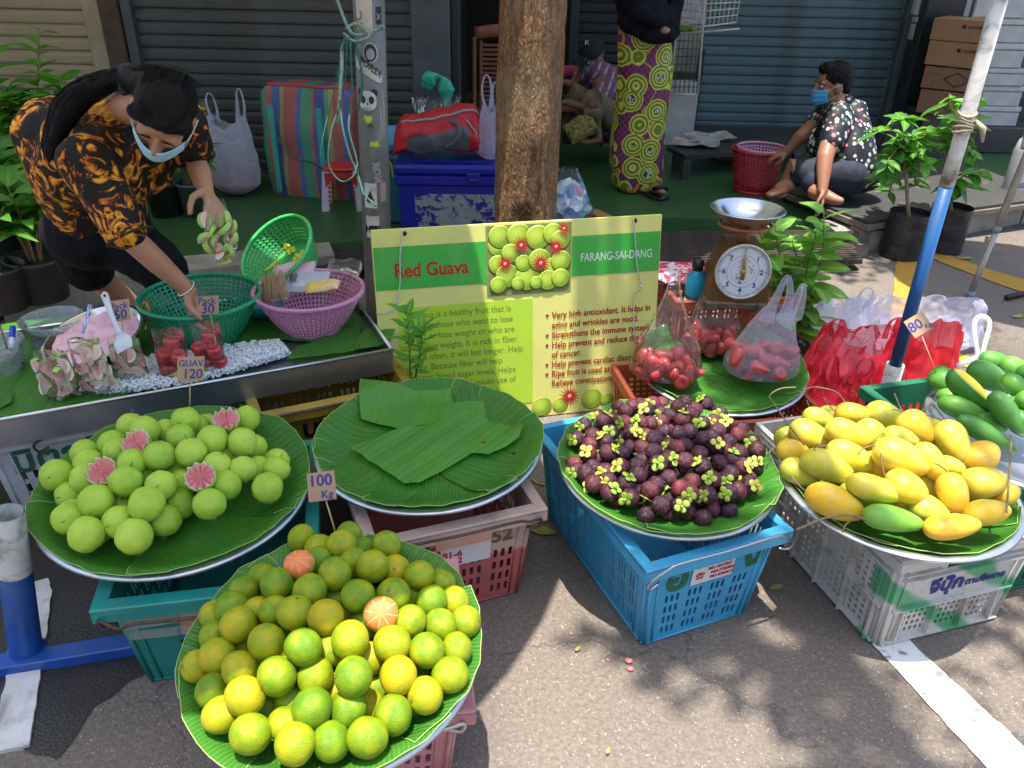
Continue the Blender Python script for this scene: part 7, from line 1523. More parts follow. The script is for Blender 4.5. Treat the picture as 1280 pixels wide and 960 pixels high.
c = P(948, 470, .27); t = thing('bag_of_wax_apples', 'milky white carrier bag of wax apples on the right of the leaf tray', 'bag', (c.x, c.y, .268)); r_ = random.Random(12); pts = []
for k in range(6000):
    if len(pts) >= 20: break
    x, y, z = r_.uniform(-.10, .10), r_.uniform(-.075, .075), r_.uniform(.03, .11)
    if (x/.115)**2+(y/.085)**2 < 1 and all((V((x, y, z))-q).length > .042 for q in pts): pts.append(V((x, y, z)))
for p in pts: o = link('wax_apple', WAX, t, p, rndrot(r_)); o.scale = (.033, .033, .031)
mb = MB(); M_MILK = film('milky_carrier', (.82, .82, .95), .20, .25, .5, .6, 12)
def g(u, v):
    a = 2*pi*u; q = min(1, v/.14)**.45*(1-.62*max(0, (v-.3)/.7)); s_ = v
    pq = 1+.16*(.3+v)*noise.noise(V((cos(a)*2.5, sin(a)*2.5, v*.6+9)))+.14*v*noise.noise(V((cos(a)*8, sin(a)*8, v*.8+3)))+.04*noise.noise(V((cos(a)*5, sin(a)*5, v*6)))
    return (cos(a)*.128*q*pq+.045*v*v, sin(a)*.10*q*pq+.05*v*v, .24*v)
mb.grid(72, 36, g, closex=True); mb.obj('film', M_MILK, t)
for x0, x1, top_ in ((.0, .055, .36), (.07, .10, .33)):
    mb = MB(); q = bezier([V((x0, .03, .20)), V((x0+.02, .035, .28)), V(((x0+x1)/2+.02, .04, top_)), V((x1+.015, .045, .29)), V((x1+.01, .05, .20))], 6); mb.tube(q, [.028-.018*sin(pi*i/(len(q)-1)) for i in range(len(q))], 10, flat=.35, up=(0, 1, 0)); mb.obj('handle', M_MILK, t)
# spray bottle with a dark cap, hidden in the bags
c = P(868, 365, .46); mb = MB(); mb.lathe([(.001, -.02), (.035, -.02), (.037, 0), (.037, .06), (.02, .085), (.018, .09)], 22, (c.x, c.y, .46), 0); mb.lathe([(.019, .088), (.021, .09), (.021, .125), (.012, .13), (.001, .13)], 18, (c.x, c.y, .46), 1); o = mb.obj('blue_bottle', [mat('blue_liquid', (.02, .32, .50), rough=.15), mat('black_cap', (.012, .012, .015), rough=.35)]); tag(o, 'blue bottle with black cap left of the scale', 'bottle')
b_ = NB('red_printed_bag'); v = b_.obj(); n1 = b_.noise(v, 26, 3, .5, 1.5); b_.pbr(b_.ramp(n1, [(.47, (.62, .60, .66)), (.50, (.65, .05, .10))], 'LINEAR'), .25, 0, b_.bump(b_.noise(v, 20, 4), .5, .01)); 
c = P(850, 335, .50); pillow('printed_bag_pack', 'folded white bags with red print left of the scale', T3((c.x-.0, c.y, .475)) @ Matrix.Rotation(-.25, 4, 'Z'), .22, .20, .05, b_.m, 8, 'packet', .012)
# white bags and red bags right of the scale
c = P(1035, 445, .06); c = P(1040, 470, .0); softbag('carrier_bag', 'white carrier bag slumped between the leafy plant and red bags', (c.x, c.y+.05, .0), .16, .13, .33, W_BAG2, 14, handles=True, gather=.6, hh=.06)
c = P(1150, 450, 0); softbag('carrier_bag', 'flattened translucent white bag behind the red bags', (c.x-.02, c.y+.12, 0), .30, .12, .24, W_BAG, 17, handles=False, gather=.9, pl=.25)
c = P(1060, 530, 0); softbag('red_bag', 'big red plastic bag of full bags beside the wax apple crate', (c.x+.0, c.y+.06, 0), .20, .17, .38, R_BAG, 19, handles=True, gather=.62, pl=.16, hh=.05)
c = P(1050, 560, 0); softbag('red_bag', 'smaller crumpled red bag in front at the foot of the pole', (c.x-.03, c.y+.04, 0), .13, .11, .28, R_BAG, 23, handles=True, gather=.5, pl=.22, hh=.08)
c = P(1140, 530, 0); softbag('red_bag', 'bright red bag right of the blue pole under the 80 tag', (c.x+.03, c.y+.12, 0), .15, .13, .37, film('bright_red_film', (.85, .05, .07), .78, .3, .4, .5, 12), 27, handles=False, gather=.75, pl=.18)
mb = MB(); d_ = 2.62
for pl_ in ([(1104, 493), (1120, 489), (1130, 470), (1120, 440), (1117, 410), (1124, 398), (1131, 405), (1131, 440), (1126, 462), (1133, 480), (1140, 490)],): pass
q = bezier([PD(x, y, 2.60) for x, y in [(1196, 458), (1213, 450), (1222, 444), (1219, 425), (1218, 405), (1224, 396), (1234, 398), (1237, 408), (1231, 430), (1228, 446), (1232, 456)]], 6); mb.tube(q, .0085, 8, flat=.5, up=-cF); o = mb.obj('knotted_bag', W_BAG2); tag(o, 'knotted white bag handle standing behind the green mangoes', 'plastic bag')
# dry leaves and scraps on the road
M_DRY = mat('dry_yellow_leaf', (.36, .34, .06), (.28, .22, .05), .7, 30); M_PINKS = mat('pink_scrap', (.60, .22, .20), rough=.6)
def scrap(px, py, L, lb, m, rz=0):
    c = P(px, py, .004); mb = MB(); mb.grid(7, 5, lambda u, v: ((u-.5)*L, (v-.5)*L*.45*sin(pi*(u*.94+.03)), .006*abs(u-.5)+.004*noise.noise(V((u*3, v*3, px)))+.003)); o = mb.obj('fallen_leaf' if 'leaf' in lb else 'litter', m); o.location = c; o.rotation_euler = (0, 0, rz); tag(o, lb, 'leaf' if 'leaf' in lb else 'litter')
scrap(970, 735, .045, 'small yellow green leaf on the road between the blue and white crates', M_DRY, .3); scrap(760, 940, .02, 'tiny pale leaf at the bottom of the road', M_DRY, 1.2); scrap(722, 812, .022, 'yellow shred left of the blue crate corner', M_DRY, .8); scrap(1205, 323, .10, 'pale fallen leaf beside the yellow road line', M_DRY, .1); scrap(1272, 396, .07, 'dry leaf on the shaded road at the right edge', M_DRY, .4)
for px, py, r, lb in ((786, 826, .011, 'pink fruit scrap on the road below the blue crate'), (788, 836, .009, 'second pink fruit scrap touching the first on the road'), (760, 825, .005, 'small pink crumb left of the fruit scraps'), (714, 792, .006, 'pink crumb on the road near the left shadow')):
    c = P(px, py, r*.5); mb = MB(); mb.ball((0, 0, 0), (r, r*.8, r*.5), 10, 7, fn=lambda d: 1+.3*noise.noise(d*3+V((px, 0, 0)))); o = mb.obj('fruit_scrap', M_PINKS); o.location = c; tag(o, lb, 'litter')
mb = MB(); mb.tube(bezier([P(664, 598, .006), P(672, 604, .006), P(682, 606, .006), P(694, 608, .006)], 5), .003, 6); o = mb.obj('plastic_twine', mat('yellow_cord', (.50, .42, .05), rough=.6)); tag(o, 'yellow cord on the road between pink and blue crates', 'cord')
scrap(676, 663, .10, 'curled yellow leaf beside the pink crate', M_DRY, -.4)
mb = MB(); mb.tube(bezier([P(962, 770, .005), P(980, 762, .005), P(1005, 765, .005)], 4), .0018, 5); o = mb.obj('twig', M_TWIG); tag(o, 'thin dark twig on the road left of the white crate', 'twig')
# ================================================================= PEOPLE
class Body:
    """a figure's surface grown from overlapping tapered limbs, fused into one continuous skin"""
    def __init__(s): s.mb = MB()
    def cap(s, *pr, n=14, flat=1.0, up=None):
        """rounded tapered limb through (point, radius) pairs"""
        pts, rs = [], []
        for i in range(0, len(pr), 2): pts.append(V(pr[i])); rs.append(pr[i+1])
        a = (pts[0]-pts[1]).normalized(); b = (pts[-1]-pts[-2]).normalized(); P2, R2 = [], []
        for k in (1, .92, .7, .35): P2.append(pts[0]+a*rs[0]*k); R2.append(rs[0]*sqrt(max(0, 1-k*k))+.0005)
        P2 += pts; R2 += rs
        for k in (.35, .7, .92, 1): P2.append(pts[-1]+b*rs[-1]*k); R2.append(rs[-1]*sqrt(max(0, 1-k*k))+.0005)
        s.mb.tube(P2, R2, n, flat=flat, up=up); return s
    def ell(s, c, r, R=None, fn=None): s.mb.ball(c, r, 22, 14, rot=R, fn=fn); return s
    def done(s, name, m, parent, vox=.006, it=6, disp=None, local=True, fac=.5):
        o = s.mb.obj(name, m); 
        mods = [('REMESH', dict(mode='VOXEL', voxel_size=vox)), ('SMOOTH', dict(factor=fac, iterations=it))]
        apply_mod(o, mods); me = o.data
        if not me.materials: 
            for q in (m if isinstance(m, list) else [m]): me.materials.append(q)
        if disp:
            cn = [(v_.co.copy(), v_.normal.copy()) for v_ in me.vertices]; me.vertices.foreach_set('co', [x for c_, n_ in cn for x in c_+n_*disp(c_)])
        me.polygons.foreach_set('use_smooth', [True]*len(me.polygons)); inv = parent.matrix_world.inverted(); me.transform(inv); o.parent = parent; me.update(); return o
def person(label, base, group=None):
    o = thing('person', label, 'person', base); bpy.context.view_layer.update(); return o
def skin(name, c1, c2): 
    b = NB(name); v = b.pos(); c = b.mix(b.noise(v, 14, 4), c1, c2); b.pbr(c, .5, 0, b.bump(b.noise(v, 240, 3), .12, .002), sub=.12, subc=(.6, .25, .12)); return b.m
SK1 = skin('tan_skin', (.50, .25, .15), (.40, .19, .11)); SK2 = skin('warm_brown_skin', (.36, .16, .09), (.28, .12, .07)); SK3 = skin('dark_brown_skin', (.22, .10, .06), (.16, .07, .045))
b_ = NB('black_hair'); v = b_.pos(); n1 = b_.noise(b_.mapv(v, (60, 60, 12)), 3, 4, .6); b_.pbr(b_.mix(n1, (.004, .0035, .005), (.012, .010, .010)), .5, 0, b_.bump(n1, .9, .006), spec=.15); M_HAIR = b_.m
def maskm(n, c): return mat(n, c, tuple(x*.9 for x in c), .75, 20, bump=.3, bscale=60)
M_MSK = maskm('pale_blue_mask', (.38, .66, .78)); M_MSK2 = maskm('blue_mask', (.08, .38, .72)); M_EYE = mat('eye_white', (.55, .52, .48), rough=.2); M_IRIS = mat('dark_iris', (.015, .01, .008), rough=.1)
def headframe(c, face, up):
    f = V(face).normalized(); u = V(up); u = (u-f*u.dot(f)).normalized(); x = f.cross(u); m = Matrix((x, f, u)).transposed().to_4x4(); m.translation = V(c); return m
def add_head(B, H, s=1.0):
    """skull, jaw, nose, ears and brow in the head frame H (x right, y face, z up)"""
    R = H.to_3x3(); T = lambda x, y, z: H @ V((x*s, y*s, z*s))
    B.ell(T(0, -.012, .028), (.073*s, .092*s, .088*s), R); B.ell(T(0, .018, -.035), (.060*s, .070*s, .070*s), R); B.ell(T(0, .045, -.078), (.034*s, .034*s, .028*s), R)
    B.cap(T(0, .086, .005), .009*s, T(0, .103, -.026), .0125*s); B.ell(T(-.009, .096, -.032), (.010*s,)*3, R); B.ell(T(.009, .096, -.032), (.010*s,)*3, R)
    B.ell(T(0, .080, -.056), (.024*s, .012*s, .008*s), R); B.ell(T(0, .077, -.066), (.020*s, .012*s, .007*s), R)
    for k in (-1, 1):
        B.ell(T(k*.032, .072, .020), (.022*s, .012*s, .007*s), R); B.ell(T(k*.074, -.006, -.012), (.010*s, .020*s, .032*s), R); B.ell(T(k*.036, .055, -.028), (.026*s, .022*s, .020*s), R)
def add_eyes(H, parent, s=1.0, closed=False):
    inv = parent.matrix_world.inverted()
    for k in (-1, 1):
        mb = MB(); mb.ball(inv @ (H @ V((k*.031*s, .0755*s, .004*s))), (.0135*s, .010*s, .0085*s), 14, 9, 0, rot=H.to_3x3())
        if not closed: mb.ball(inv @ (H @ V((k*.031*s, .0835*s, .003*s))), (.0055*s, .003*s, .0055*s), 10, 7, 1, rot=H.to_3x3())
        mb.obj('eye', [SK1 if closed else M_EYE, M_IRIS], parent)
        mb = MB(); mb.tube([inv @ (H @ V((k*(.031+x)*s, (.0885-.10*abs(x))*s, (.024+z)*s))) for x, z in ((-.016, -.002), (-.004, .003), (.018, -.002))], [.0022, .0028, .0012], 6); mb.obj('eyebrow', M_HAIR, parent)
def add_mask(H, parent, m, s=1.0):
    """pleated surgical mask over nose, mouth and chin, with ear loops"""
    inv = parent.matrix_world.inverted(); mb = MB()
    def g(u, v):
        x = (u-.5)*2; z = -.010-.085*v-.006*(1-abs(x)); y = .110-.058*abs(x)**2.0-.012*abs(v-.3)-.010*max(0, v-.75)*4*(1-abs(x))+.0025*sin(v*19)
        return inv @ (H @ V((x*.066*s, y*s*(1.0 if abs(x) < .99 else .99), (z*(1-.28*abs(x)**2)-.010*abs(x)**2)*s)))
    mb.grid(19, 15, g); o = mb.obj('face_mask', m, parent); apply_mod(o, [('SOLIDIFY', dict(thickness=.0015))])
    for k in (-1, 1):
        mb = MB(); q = bezier([g(.5+k*.5, .12), inv @ (H @ V((k*.076*s, .030*s, -.004*s))), inv @ (H @ V((k*.083*s, -.012*s, .004*s))), inv @ (H @ V((k*.082*s, -.018*s, -.030*s))), inv @ (H @ V((k*.073*s, .020*s, -.055*s))), g(.5+k*.5, .88)], 4); mb.tube(q, .0016, 5); mb.obj('ear_loop', MSW, parent)
def add_hand(B, wrist, d, n, curl=.6, side=1, s=1.0, spread=.18, thumb=.7):
    """palm, four unequal jointed fingers and a thumb leaving the side of the palm; d points along the hand, n out of the palm"""
    d = V(d).normalized(); n = V(n); n = (n-d*n.dot(d)).normalized(); x = d.cross(n)*side; w_ = V(wrist)
    B.cap(w_-d*.01*s, .023*s, w_+d*.030*s, .027*s, flat=.62, up=n)
    for k in range(4): B.cap(w_+d*.012*s+x*(k-1.5)*.012*s, .0125*s, w_+d*.078*s+x*(k-1.5)*.0195*s, .0112*s)
    L = (.060, .070, .066, .052)
    for k in range(4):
        p = w_+d*(.082 if k in (1, 2) else .076)*s+x*(k-1.5)*.0205*s; dd = (d+x*(k-1.5)*spread*.35).normalized(); pr = [p-dd*.008*s, .0108*s]; r = .0102
        for j, q in enumerate((.44, .32, .26)):
            c_ = curl*(.55+.25*j+.12*k*(j > 0)); dd = (dd*cos(c_)+n*sin(c_)).normalized(); p = p+dd*L[k]*q*s*1.05; r *= .92; pr += [p, r*s]
        B.cap(*pr, n=10)
    t0 = w_+d*.018*s-x*.026*s+n*.004*s; t1 = t0+(d*.6-x*.75+n*thumb*.5).normalized()*.038*s; t2 = t1+(d*.9-x*.15+n*thumb*.7).normalized()*.030*s; t3 = t2+(d*.85+x*.15+n*thumb*.6).normalized()*.024*s
    B.cap(t0, .0135*s, t1, .0122*s, t2, .0108*s, t3, .0090*s, n=10)
def folds(sc_=14, a=.006, seed=0, dirn=(1, 1, .4)):
    def f(p): q = V((p.x*dirn[0], p.y*dirn[1], p.z*dirn[2])); return a*noise.noise(q*sc_+V((seed, 0, 0)))+a*.5*noise.noise(q*sc_*2.3+V((0, seed, 0)))
    return f
def flower_cloth(name, base, stops, sc_, thr=.5, dist=1.6):
    b = NB(name); v = b.pos(); n1 = b.noise(v, sc_, 5, .62, dist); n2 = b.noise(v, sc_*.35, 3)
    f = b.math('ADD', b.math('MULTIPLY', n1, .75), b.math('MULTIPLY', n2, .30)); c = b.ramp(f, [(0, base), (thr, base)]+[(thr+p, q) for p, q in stops]); b.pbr(c, .62, 0, b.bump(b.noise(v, 300, 2), .15, .002), spec=.2); return b.m
# ---- 1. the vendor bending over the steel table
D = lambda px, py, d: PD(px, py, d)
v1 = person('woman vendor in orange and black floral shirt bending over the steel table', V((-1.45, 2.75, GF*0)))
hc = D(205, 143, 2.22); fdir = -cU*.95-cR*.16-cF*.20; udir = -cF*.84+cR*.42+cU*.22; H1 = headframe(hc, fdir, udir)
M_SH1 = flower_cloth('orange_floral_cloth', (.014, .012, .010), [(.015, (.14, .03, .008)), (.045, (.55, .16, .015)), (.10, (.78, .36, .03)), (.17, (.85, .50, .06))], 15, .525, 1.8)
shA, shB = D(112, 205, 2.36), D(226, 152, 2.56); neck = D(160, 135, 2.42)
elA, wrA = D(163, 297, 2.40), D(236, 364, 2.56); elB, wrB = D(244, 200, 2.66), D(258, 240, 2.52)
chest, belly, hip = D(138, 185, 2.56), D(100, 215, 2.70), D(122, 285, 2.86)
B = Body(); add_head(B, H1, 1.02); B.cap(neck, .050, H1 @ V((0, -.02, -.05)), .048)
B.cap(shA, .046, elA, .040, elA.lerp(wrA, .45), .036, wrA, .0245, n=18); add_hand(B, wrA, (D(246, 392, 2.58)-wrA), (cR*.9-cF*.2+cU*.2), .55, -1, 1.0)
B.cap(shB, .045, elB, .038, elB.lerp(wrB, .5), .034, wrB, .0235, n=18); add_hand(B, wrB, (D(276, 268, 2.46)-wrB), (-cR*.5-cU*.55+cF*.1), .75, 1, 1.0, thumb=1.2)
B.cap(chest, .12, belly, .13, hip, .13)
knA, knB = D(205, 345, 2.86), D(110, 335, 3.02); ftA, ftB = V((-1.12, 2.95, .10)), V((-1.52, 3.10, .10))
for a, k, f in ((D(150, 290, 2.84), knA, ftA), (D(95, 285, 2.92), knB, ftB)): B.cap(a, .085, k, .056, f, .036, n=18); B.cap(f+V((0, .02, -.06)), .034, f+V((.03, -.13, -.075)), .026, flat=.8)
B.done('body', SK1, v1, .0048, 5); add_eyes(H1, v1, 1.02, True); add_mask(H1, v1, M_MSK, 1.04)
S = Body(); S.cap(D(172, 150, 2.50), .075, chest, .165, D(102, 200, 2.66), .178, D(108, 235, 2.76), .165, D(122, 262, 2.82), .16, n=28); S.ell(D(75, 175, 2.62), (.13, .13, .14)); S.ell(D(178, 200, 2.66), (.10, .10, .11))
S.cap(shA+V((0, 0, .0)), .078, elA.lerp(shA, .14), .066, n=20); S.cap(shB, .080, elB.lerp(shB, .22), .068, n=20); S.cap(chest, .12, shA, .085); S.cap(chest, .12, shB, .08)
S.done('shirt', M_SH1, v1, .009, 5, folds(9, .016, 3, (1, 1, .6)))
inv = v1.matrix_world.inverted()
for a, b, r in ((shA, elA, .0685), (shB, elB.lerp(shB, .1), .066)):
    mb = MB(); d_ = (b-a).normalized(); c_ = elA.lerp(shA, .10) if r > .068 else elB.lerp(shB, .20); u_ = d_.orthogonal().normalized(); w_ = d_.cross(u_); mb.tube([inv @ (c_+(u_*cos(k/16*2*pi)+w_*sin(k/16*2*pi))*r+d_*.02) for k in range(17)], .0045, 6, caps=False); mb.obj('sleeve_hem', mat('dark_hem', (.03, .022, .015), rough=.7), v1)

T = Body(); T.ell(hip, (.185, .165, .15)); T.cap(D(150, 295, 2.84), .115, knA+V((0, 0, .02)), .088, n=20); T.cap(D(95, 292, 2.90), .12, knB, .090, n=20); T.done('trousers', mat('black_trousers', (.010, .010, .012), (.007, .007, .008), .85, 8, bump=.3, bscale=30, spec=.15), v1, .010, 4, folds(12, .012, 7))
Hh = Body(); R1 = H1.to_3x3(); T1 = lambda x, y, z: H1 @ V((x, y, z))
Hh.ell(T1(0, -.022, .040), (.081, .098, .091), R1); Hh.ell(T1(0, -.06, .0), (.070, .065, .085), R1); Hh.cap(T1(-.060, .040, .055), .026, T1(.0, .066, .078), .020, T1(.060, .040, .055), .026); bun = D(160, 100, 2.36); Hh.cap(T1(0, -.07, .03), .06, bun, .035); pt = [(bun, .032), (D(140, 100, 2.36), .028), (D(112, 112, 2.38), .035), (D(88, 130, 2.38), .041), (D(73, 156, 2.38), .034), (D(64, 184, 2.36), .022), (D(62, 204, 2.34), .006)]
Hh.cap(*[q for p in pt for q in p], n=18); Hh.done('hair', M_HAIR, v1, .007, 5, folds(40, .004, 2))
S2 = Body(); r_ = random.Random(4)
for k in range(9): a = k/9*2*pi; S2.ell(bun+(cU*cos(a)+cF*sin(a)*.6)*.032+cR*.004*sin(a*3), (.020, .024, .020))
S2.done('scrunchie', mat('navy_scrunchie', (.015, .015, .05), rough=.7), v1, .006, 3)
mb = MB(); pc = bezier([p for p, r in pt], 6); rc = [r for p, r in pt]
for k in range(170):
    o_ = V((r_.gauss(0, 1), r_.gauss(0, 1), r_.gauss(0, 1))); o_.normalize(); q = []; ph = r_.random()*6; i0 = r_.randint(0, 8); i1 = r_.randint(26, len(pc)-1)
    for i in range(i0, i1, 2): rr_ = rc[min(i//6, 6)]*(1-(i % 6)/6)+rc[min(i//6+1, 6)]*(i % 6)/6; q.append(inv @ (pc[i]+o_*(rr_*1.03+.003*sin(i*.4+ph))+V((0, 0, .0))))
    if len(q) > 2: mb.tube(q, [.0016]*(len(q)-1)+[.0004], 3, caps=False)
for k in range(60):
    a = r_.uniform(-.9, .9); p = T1(.08*sin(a), -.03, .045+.075*cos(a)*1.05); e = bun+(cU*r_.uniform(-1, 1)+cF*r_.uniform(-1, .2))*.03; q_ = T1(.085*sin(a)*.9, -.085, .05+.05*cos(a)); mb.tube([inv @ x for x in bezier([T1(.055*sin(a*1.3), .068, .055+.035*cos(a)), p+(p-hc)*.04, q_+(q_-hc)*.02, e], 3)], .0013, 3, caps=False)
mb.obj('hair_strands', M_HAIR, v1)
mb = MB(); ax_ = (wrA-elA).normalized(); u_ = ax_.orthogonal().normalized(); w_ = ax_.cross(u_); mb.tube([inv @ (wrA-ax_*.012+(u_*cos(k/24*2*pi)+w_*sin(k/24*2*pi))*.0285) for k in range(25)], .0028, 6, caps=False)
for k in range(24): mb.ball(inv @ (wrA-ax_*.012+(u_*cos(k/24*2*pi)+w_*sin(k/24*2*pi))*.030), .0036, 6, 4)
mb.obj('bracelet', mat('silver', (.75, .74, .72), rough=.2, metal=1), v1)
# the bag of cut guava she holds up
bc = D(278, 318, 2.44); t = thing('bag_of_guava_slices', 'small clear bag of cut guava held up in the vendor\'s hand', 'bag', bc, .3); r_ = random.Random(31); pts = []
bagskin('film', .052, .032, .17, CLR, t, 3, top=.55)
for k in range(3000):
    if len(pts) >= 17: break
    p = V((r_.uniform(-.036, .036), r_.uniform(-.022, .012), r_.uniform(.015, .115)))
    if all((p-q).length > .022 for q in pts): pts.append(p); o = link('slice', r_.choice(WED), t, p, (r_.uniform(.5, 2), r_.uniform(-1, 1), r_.uniform(-3, 0))); o.scale = (.027, .027, .030)
mb = MB(); mb.tube([(.0, 0, .0), (.02, -.01, -.02), (-.02, -.012, -.03)], [.012, .008, .002], 6); mb.obj('yellow_knot', mat('yellow_tie', (.60, .62, .05), rough=.4), t)
# ---- 2. woman in the long patterned dress, standing behind the stall with folded arms
Yd = 5.45; v2 = person('standing woman in long purple and yellow patterned dress with folded arms', PY(800, 238, Yd)); v2.location.z = GF; bpy.context.view_layer.update()
b_ = NB('batik_dress'); v = b_.obj(); vm = b_.mapv(v, (1, .55, 1)); vo = b_.n('ShaderNodeTexVoronoi', i_Vector=vm, i_Scale=7.4, i_Randomness=.6); d_ = vo.outputs['Distance']
w_ = b_.noise(v, 30, 3, .5); dd = b_.math('ADD', d_, b_.math('MULTIPLY', w_, .10)); sw = b_.math('SINE', b_.math('MULTIPLY', dd, 44))
gridp = b_.math('MAXIMUM', b_.math('SINE', b_.math('MULTIPLY', b_.n('ShaderNodeSeparateXYZ', i_0=b_.mapv(v, (1, 1, 1), (0, .7, 0))).outputs[0], 230)), b_.math('SINE', b_.math('MULTIPLY', b_.n('ShaderNodeSeparateXYZ', i_0=b_.mapv(v, (1, 1, 1), (0, -.7, 0))).outputs[0], 230)))
bgc = b_.mix(b_.ramp(gridp, [(.80, (0, 0, 0)), (.95, (1, 1, 1))]), (.13, .012, .07), (.26, .06, .16)); br = b_.math('ABSOLUTE', b_.math('SINE', b_.math('ADD', b_.math('MULTIPLY', b_.n('ShaderNodeSeparateXYZ', i_0=v).outputs[0], 15), b_.math('MULTIPLY', b_.noise(v, 4, 2), 7)))); bgc = b_.mix(b_.ramp(br, [(.10, (1, 1, 1)), (.16, (0, 0, 0))]), bgc, (.55, .30, .04)); bgc = b_.mix(b_.ramp(br, [(.0, (1, 1, 1)), (.05, (0, 0, 0))]), bgc, (.12, .22, .05))
ros = b_.mix(b_.ramp(sw, [(.1, (0, 0, 0)), (.5, (1, 1, 1))]), (.14, .19, .02), (.60, .58, .07)); ros = b_.mix(b_.ramp(dd, [(.24, (1, 1, 1)), (.28, (0, 0, 0))]), ros, b_.mix(b_.ramp(b_.noise(v, 60, 2), [(.48, (0, 0, 0)), (.54, (1, 1, 1))]), (.02, .03, .03), (.52, .54, .50)))
cc = b_.mix(b_.ramp(dd, [(.63, (1, 1, 1)), (.66, (0, 0, 0))]), bgc, ros); b_.pbr(cc, .6, 0, b_.bump(b_.noise(v, 60, 2), .1, .002)); M_BAT = b_.m
prof = [(230, 766, 826), (236, 770, 822), (205, 762, 828), (180, 763, 831), (150, 767, 834), (120, 770, 838), (90, 773, 841), (60, 772, 840), (30, 772, 838), (0, 774, 838)]
mb = MB(); lv = []
for py, xl, xr in [prof[1], prof[0]]+prof[2:]:
    a, b = PY(xl, py, Yd), PY(xr, py, Yd); lv.append(((a.x+b.x)/2, (a.z+b.z)/2, (b.x-a.x)/2))
lv += [(lv[-1][0], lv[-1][1]+.14, .20), (lv[-1][0], lv[-1][1]+.24, .17), (lv[-1][0], lv[-1][1]+.28, .07)]
def dress(u, v):
    f = v*(len(lv)-1); i = min(int(f), len(lv)-2); k = f-i; x0, z0, r0 = [lv[i][j]*(1-k)+lv[i+1][j]*k for j in range(3)]; a = 2*pi*u
    low = max(0, 1-v*1.6); q = 1+.05*low*sin(a*5+2*noise.noise(V((v*3, 0, 0))))+.05*noise.noise(V((cos(a)*2, sin(a)*2, v*5)))
    return (x0+cos(a)*r0*q-v2.location.x, Yd+sin(a)*r0*.72*q-v2.location.y, z0-GF)
mb.grid(72, 60, dress, closex=True); mb.obj('dress', M_BAT, v2)
bx = lv[-1][0]; tz = lv[-1][1]
B = Body(); hd = headframe((bx, Yd, tz+.16), (-.3, -1, -.1), (0, 0, 1)); add_head(B, hd); B.cap((bx, Yd, tz-.05), .055, (bx, Yd, tz+.08), .05)
rA, rB = PY(838, 42, Yd-.26), PY(812, 30, Yd-.30); B.cap(rA, .026, rA.lerp(rB, .3), .026); 
for px, sg in ((816, 1), (836, -1)): B.cap(PY(px-2, 222, Yd-.05), .045, PY(px, 233, Yd-.08), .038, PY(px+3, 238, Yd-.16), .032, PY(px+12, 240, Yd-.26), .026, flat=.7) if px < 830 else B.cap((bx-.02, Yd+.03, GF+.2), .045, (bx-.02, Yd+.02, GF+.05), .035, (bx, Yd-.10, GF+.03), .028)
add_hand(B, PY(812, 34, Yd-.16), (-1, .1, .1), (0, .9, -.3), .7, 1, .9)
B.done('body', SK2, v2, .008, 5); add_eyes(hd, v2)
M_BLKS = mat('black_sleeve_cloth', (.007, .007, .010), (.012, .012, .018), .9, 10, bump=.3, spec=.12)
S = Body(); s0 = V((bx-.17, Yd, tz-.08)); s1 = V((bx+.17, Yd, tz-.08)); eA, eB = PY(783, 28, Yd-.10), PY(840, 40, Yd-.10)
S.cap(s0, .065, eA, .052, PY(815, 46, Yd-.24), .046, PY(836, 44, Yd-.26), .044, n=18); S.cap(s1, .065, PY(842, 10, Yd-.05), .055, eB, .050, PY(818, 22, Yd-.28), .044, PY(797, 16, Yd-.26), .040, n=18); S.cap(PY(795, -12, Yd-.12), .12, PY(806, 14, Yd-.14), .12, PY(824, 26, Yd-.14), .11); S.cap(PY(786, 26, Yd-.12), .07, PY(812, 36, Yd-.16), .075, PY(838, 40, Yd-.14), .06)
S.done('black_sleeves', M_BLKS, v2, .009, 4, folds(16, .010, 5)); Hj = Body(); Hj.ell((bx, Yd+.02, tz+.18), (.10, .115, .125)); Hj.cap((bx, Yd+.02, tz+.08), .10, (bx, Yd, tz-.06), .17); Hj.done('headscarf', M_BLKS, v2, .012, 4)
mb = MB(); inv2 = v2.matrix_world.inverted()
for c_ in (PY(826, 241, Yd-.22),): mb.tube([inv2 @ (V((c_.x-.07, c_.y+.10, GF+.012))), inv2 @ V((c_.x+.03, c_.y-.02, GF+.012))], .045, 12, flat=.28, up=(0, 0, 1)); mb.tube([inv2 @ (c_+V((-.05, .01, .02))), inv2 @ (c_+V((-.01, -.02, .045))), inv2 @ (c_+V((.04, .02, .02)))], .016, 8)
mb.obj('sandal', mat('black_leather', (.012, .012, .012), rough=.3), v2)
# ---- 3. man in cap and checked shirt squatting in the dark shop
Ym = 6.5; v3 = person('man in dark cap, blue mask and checked shirt sitting low inside the shop', PY(750, 178, Ym)); v3.location.z = GF; bpy.context.view_layer.update(); dm = 5.95
hc3 = D(741, 72, dm); H3 = headframe(hc3, V((-.75, -.55, -.45)), V((-.25, -.2, 1))); s3 = D(764, 100, dm+.05); hp3 = D(772, 150, dm+.1)
B = Body(); add_head(B, H3, 1.0); B.cap(s3, .11, hp3, .12, D(742, 132, dm-.3), .055); B.cap(D(726, 96, dm+.1), .04, s3, .06); B.cap(s3, .06, D(748, 106, dm-.12), .05); B.cap(s3, .06, H3 @ V((0, -.02, -.06)), .05); B.cap(D(748, 106, dm-.12), .05, D(752, 128, dm-.2), .04, D(728, 134, dm-.25), .032, D(708, 128, dm-.28), .025); add_hand(B, D(707, 128, dm-.28), (-1, -.2, .05), (0, 0, -1), .6, 1, 1)
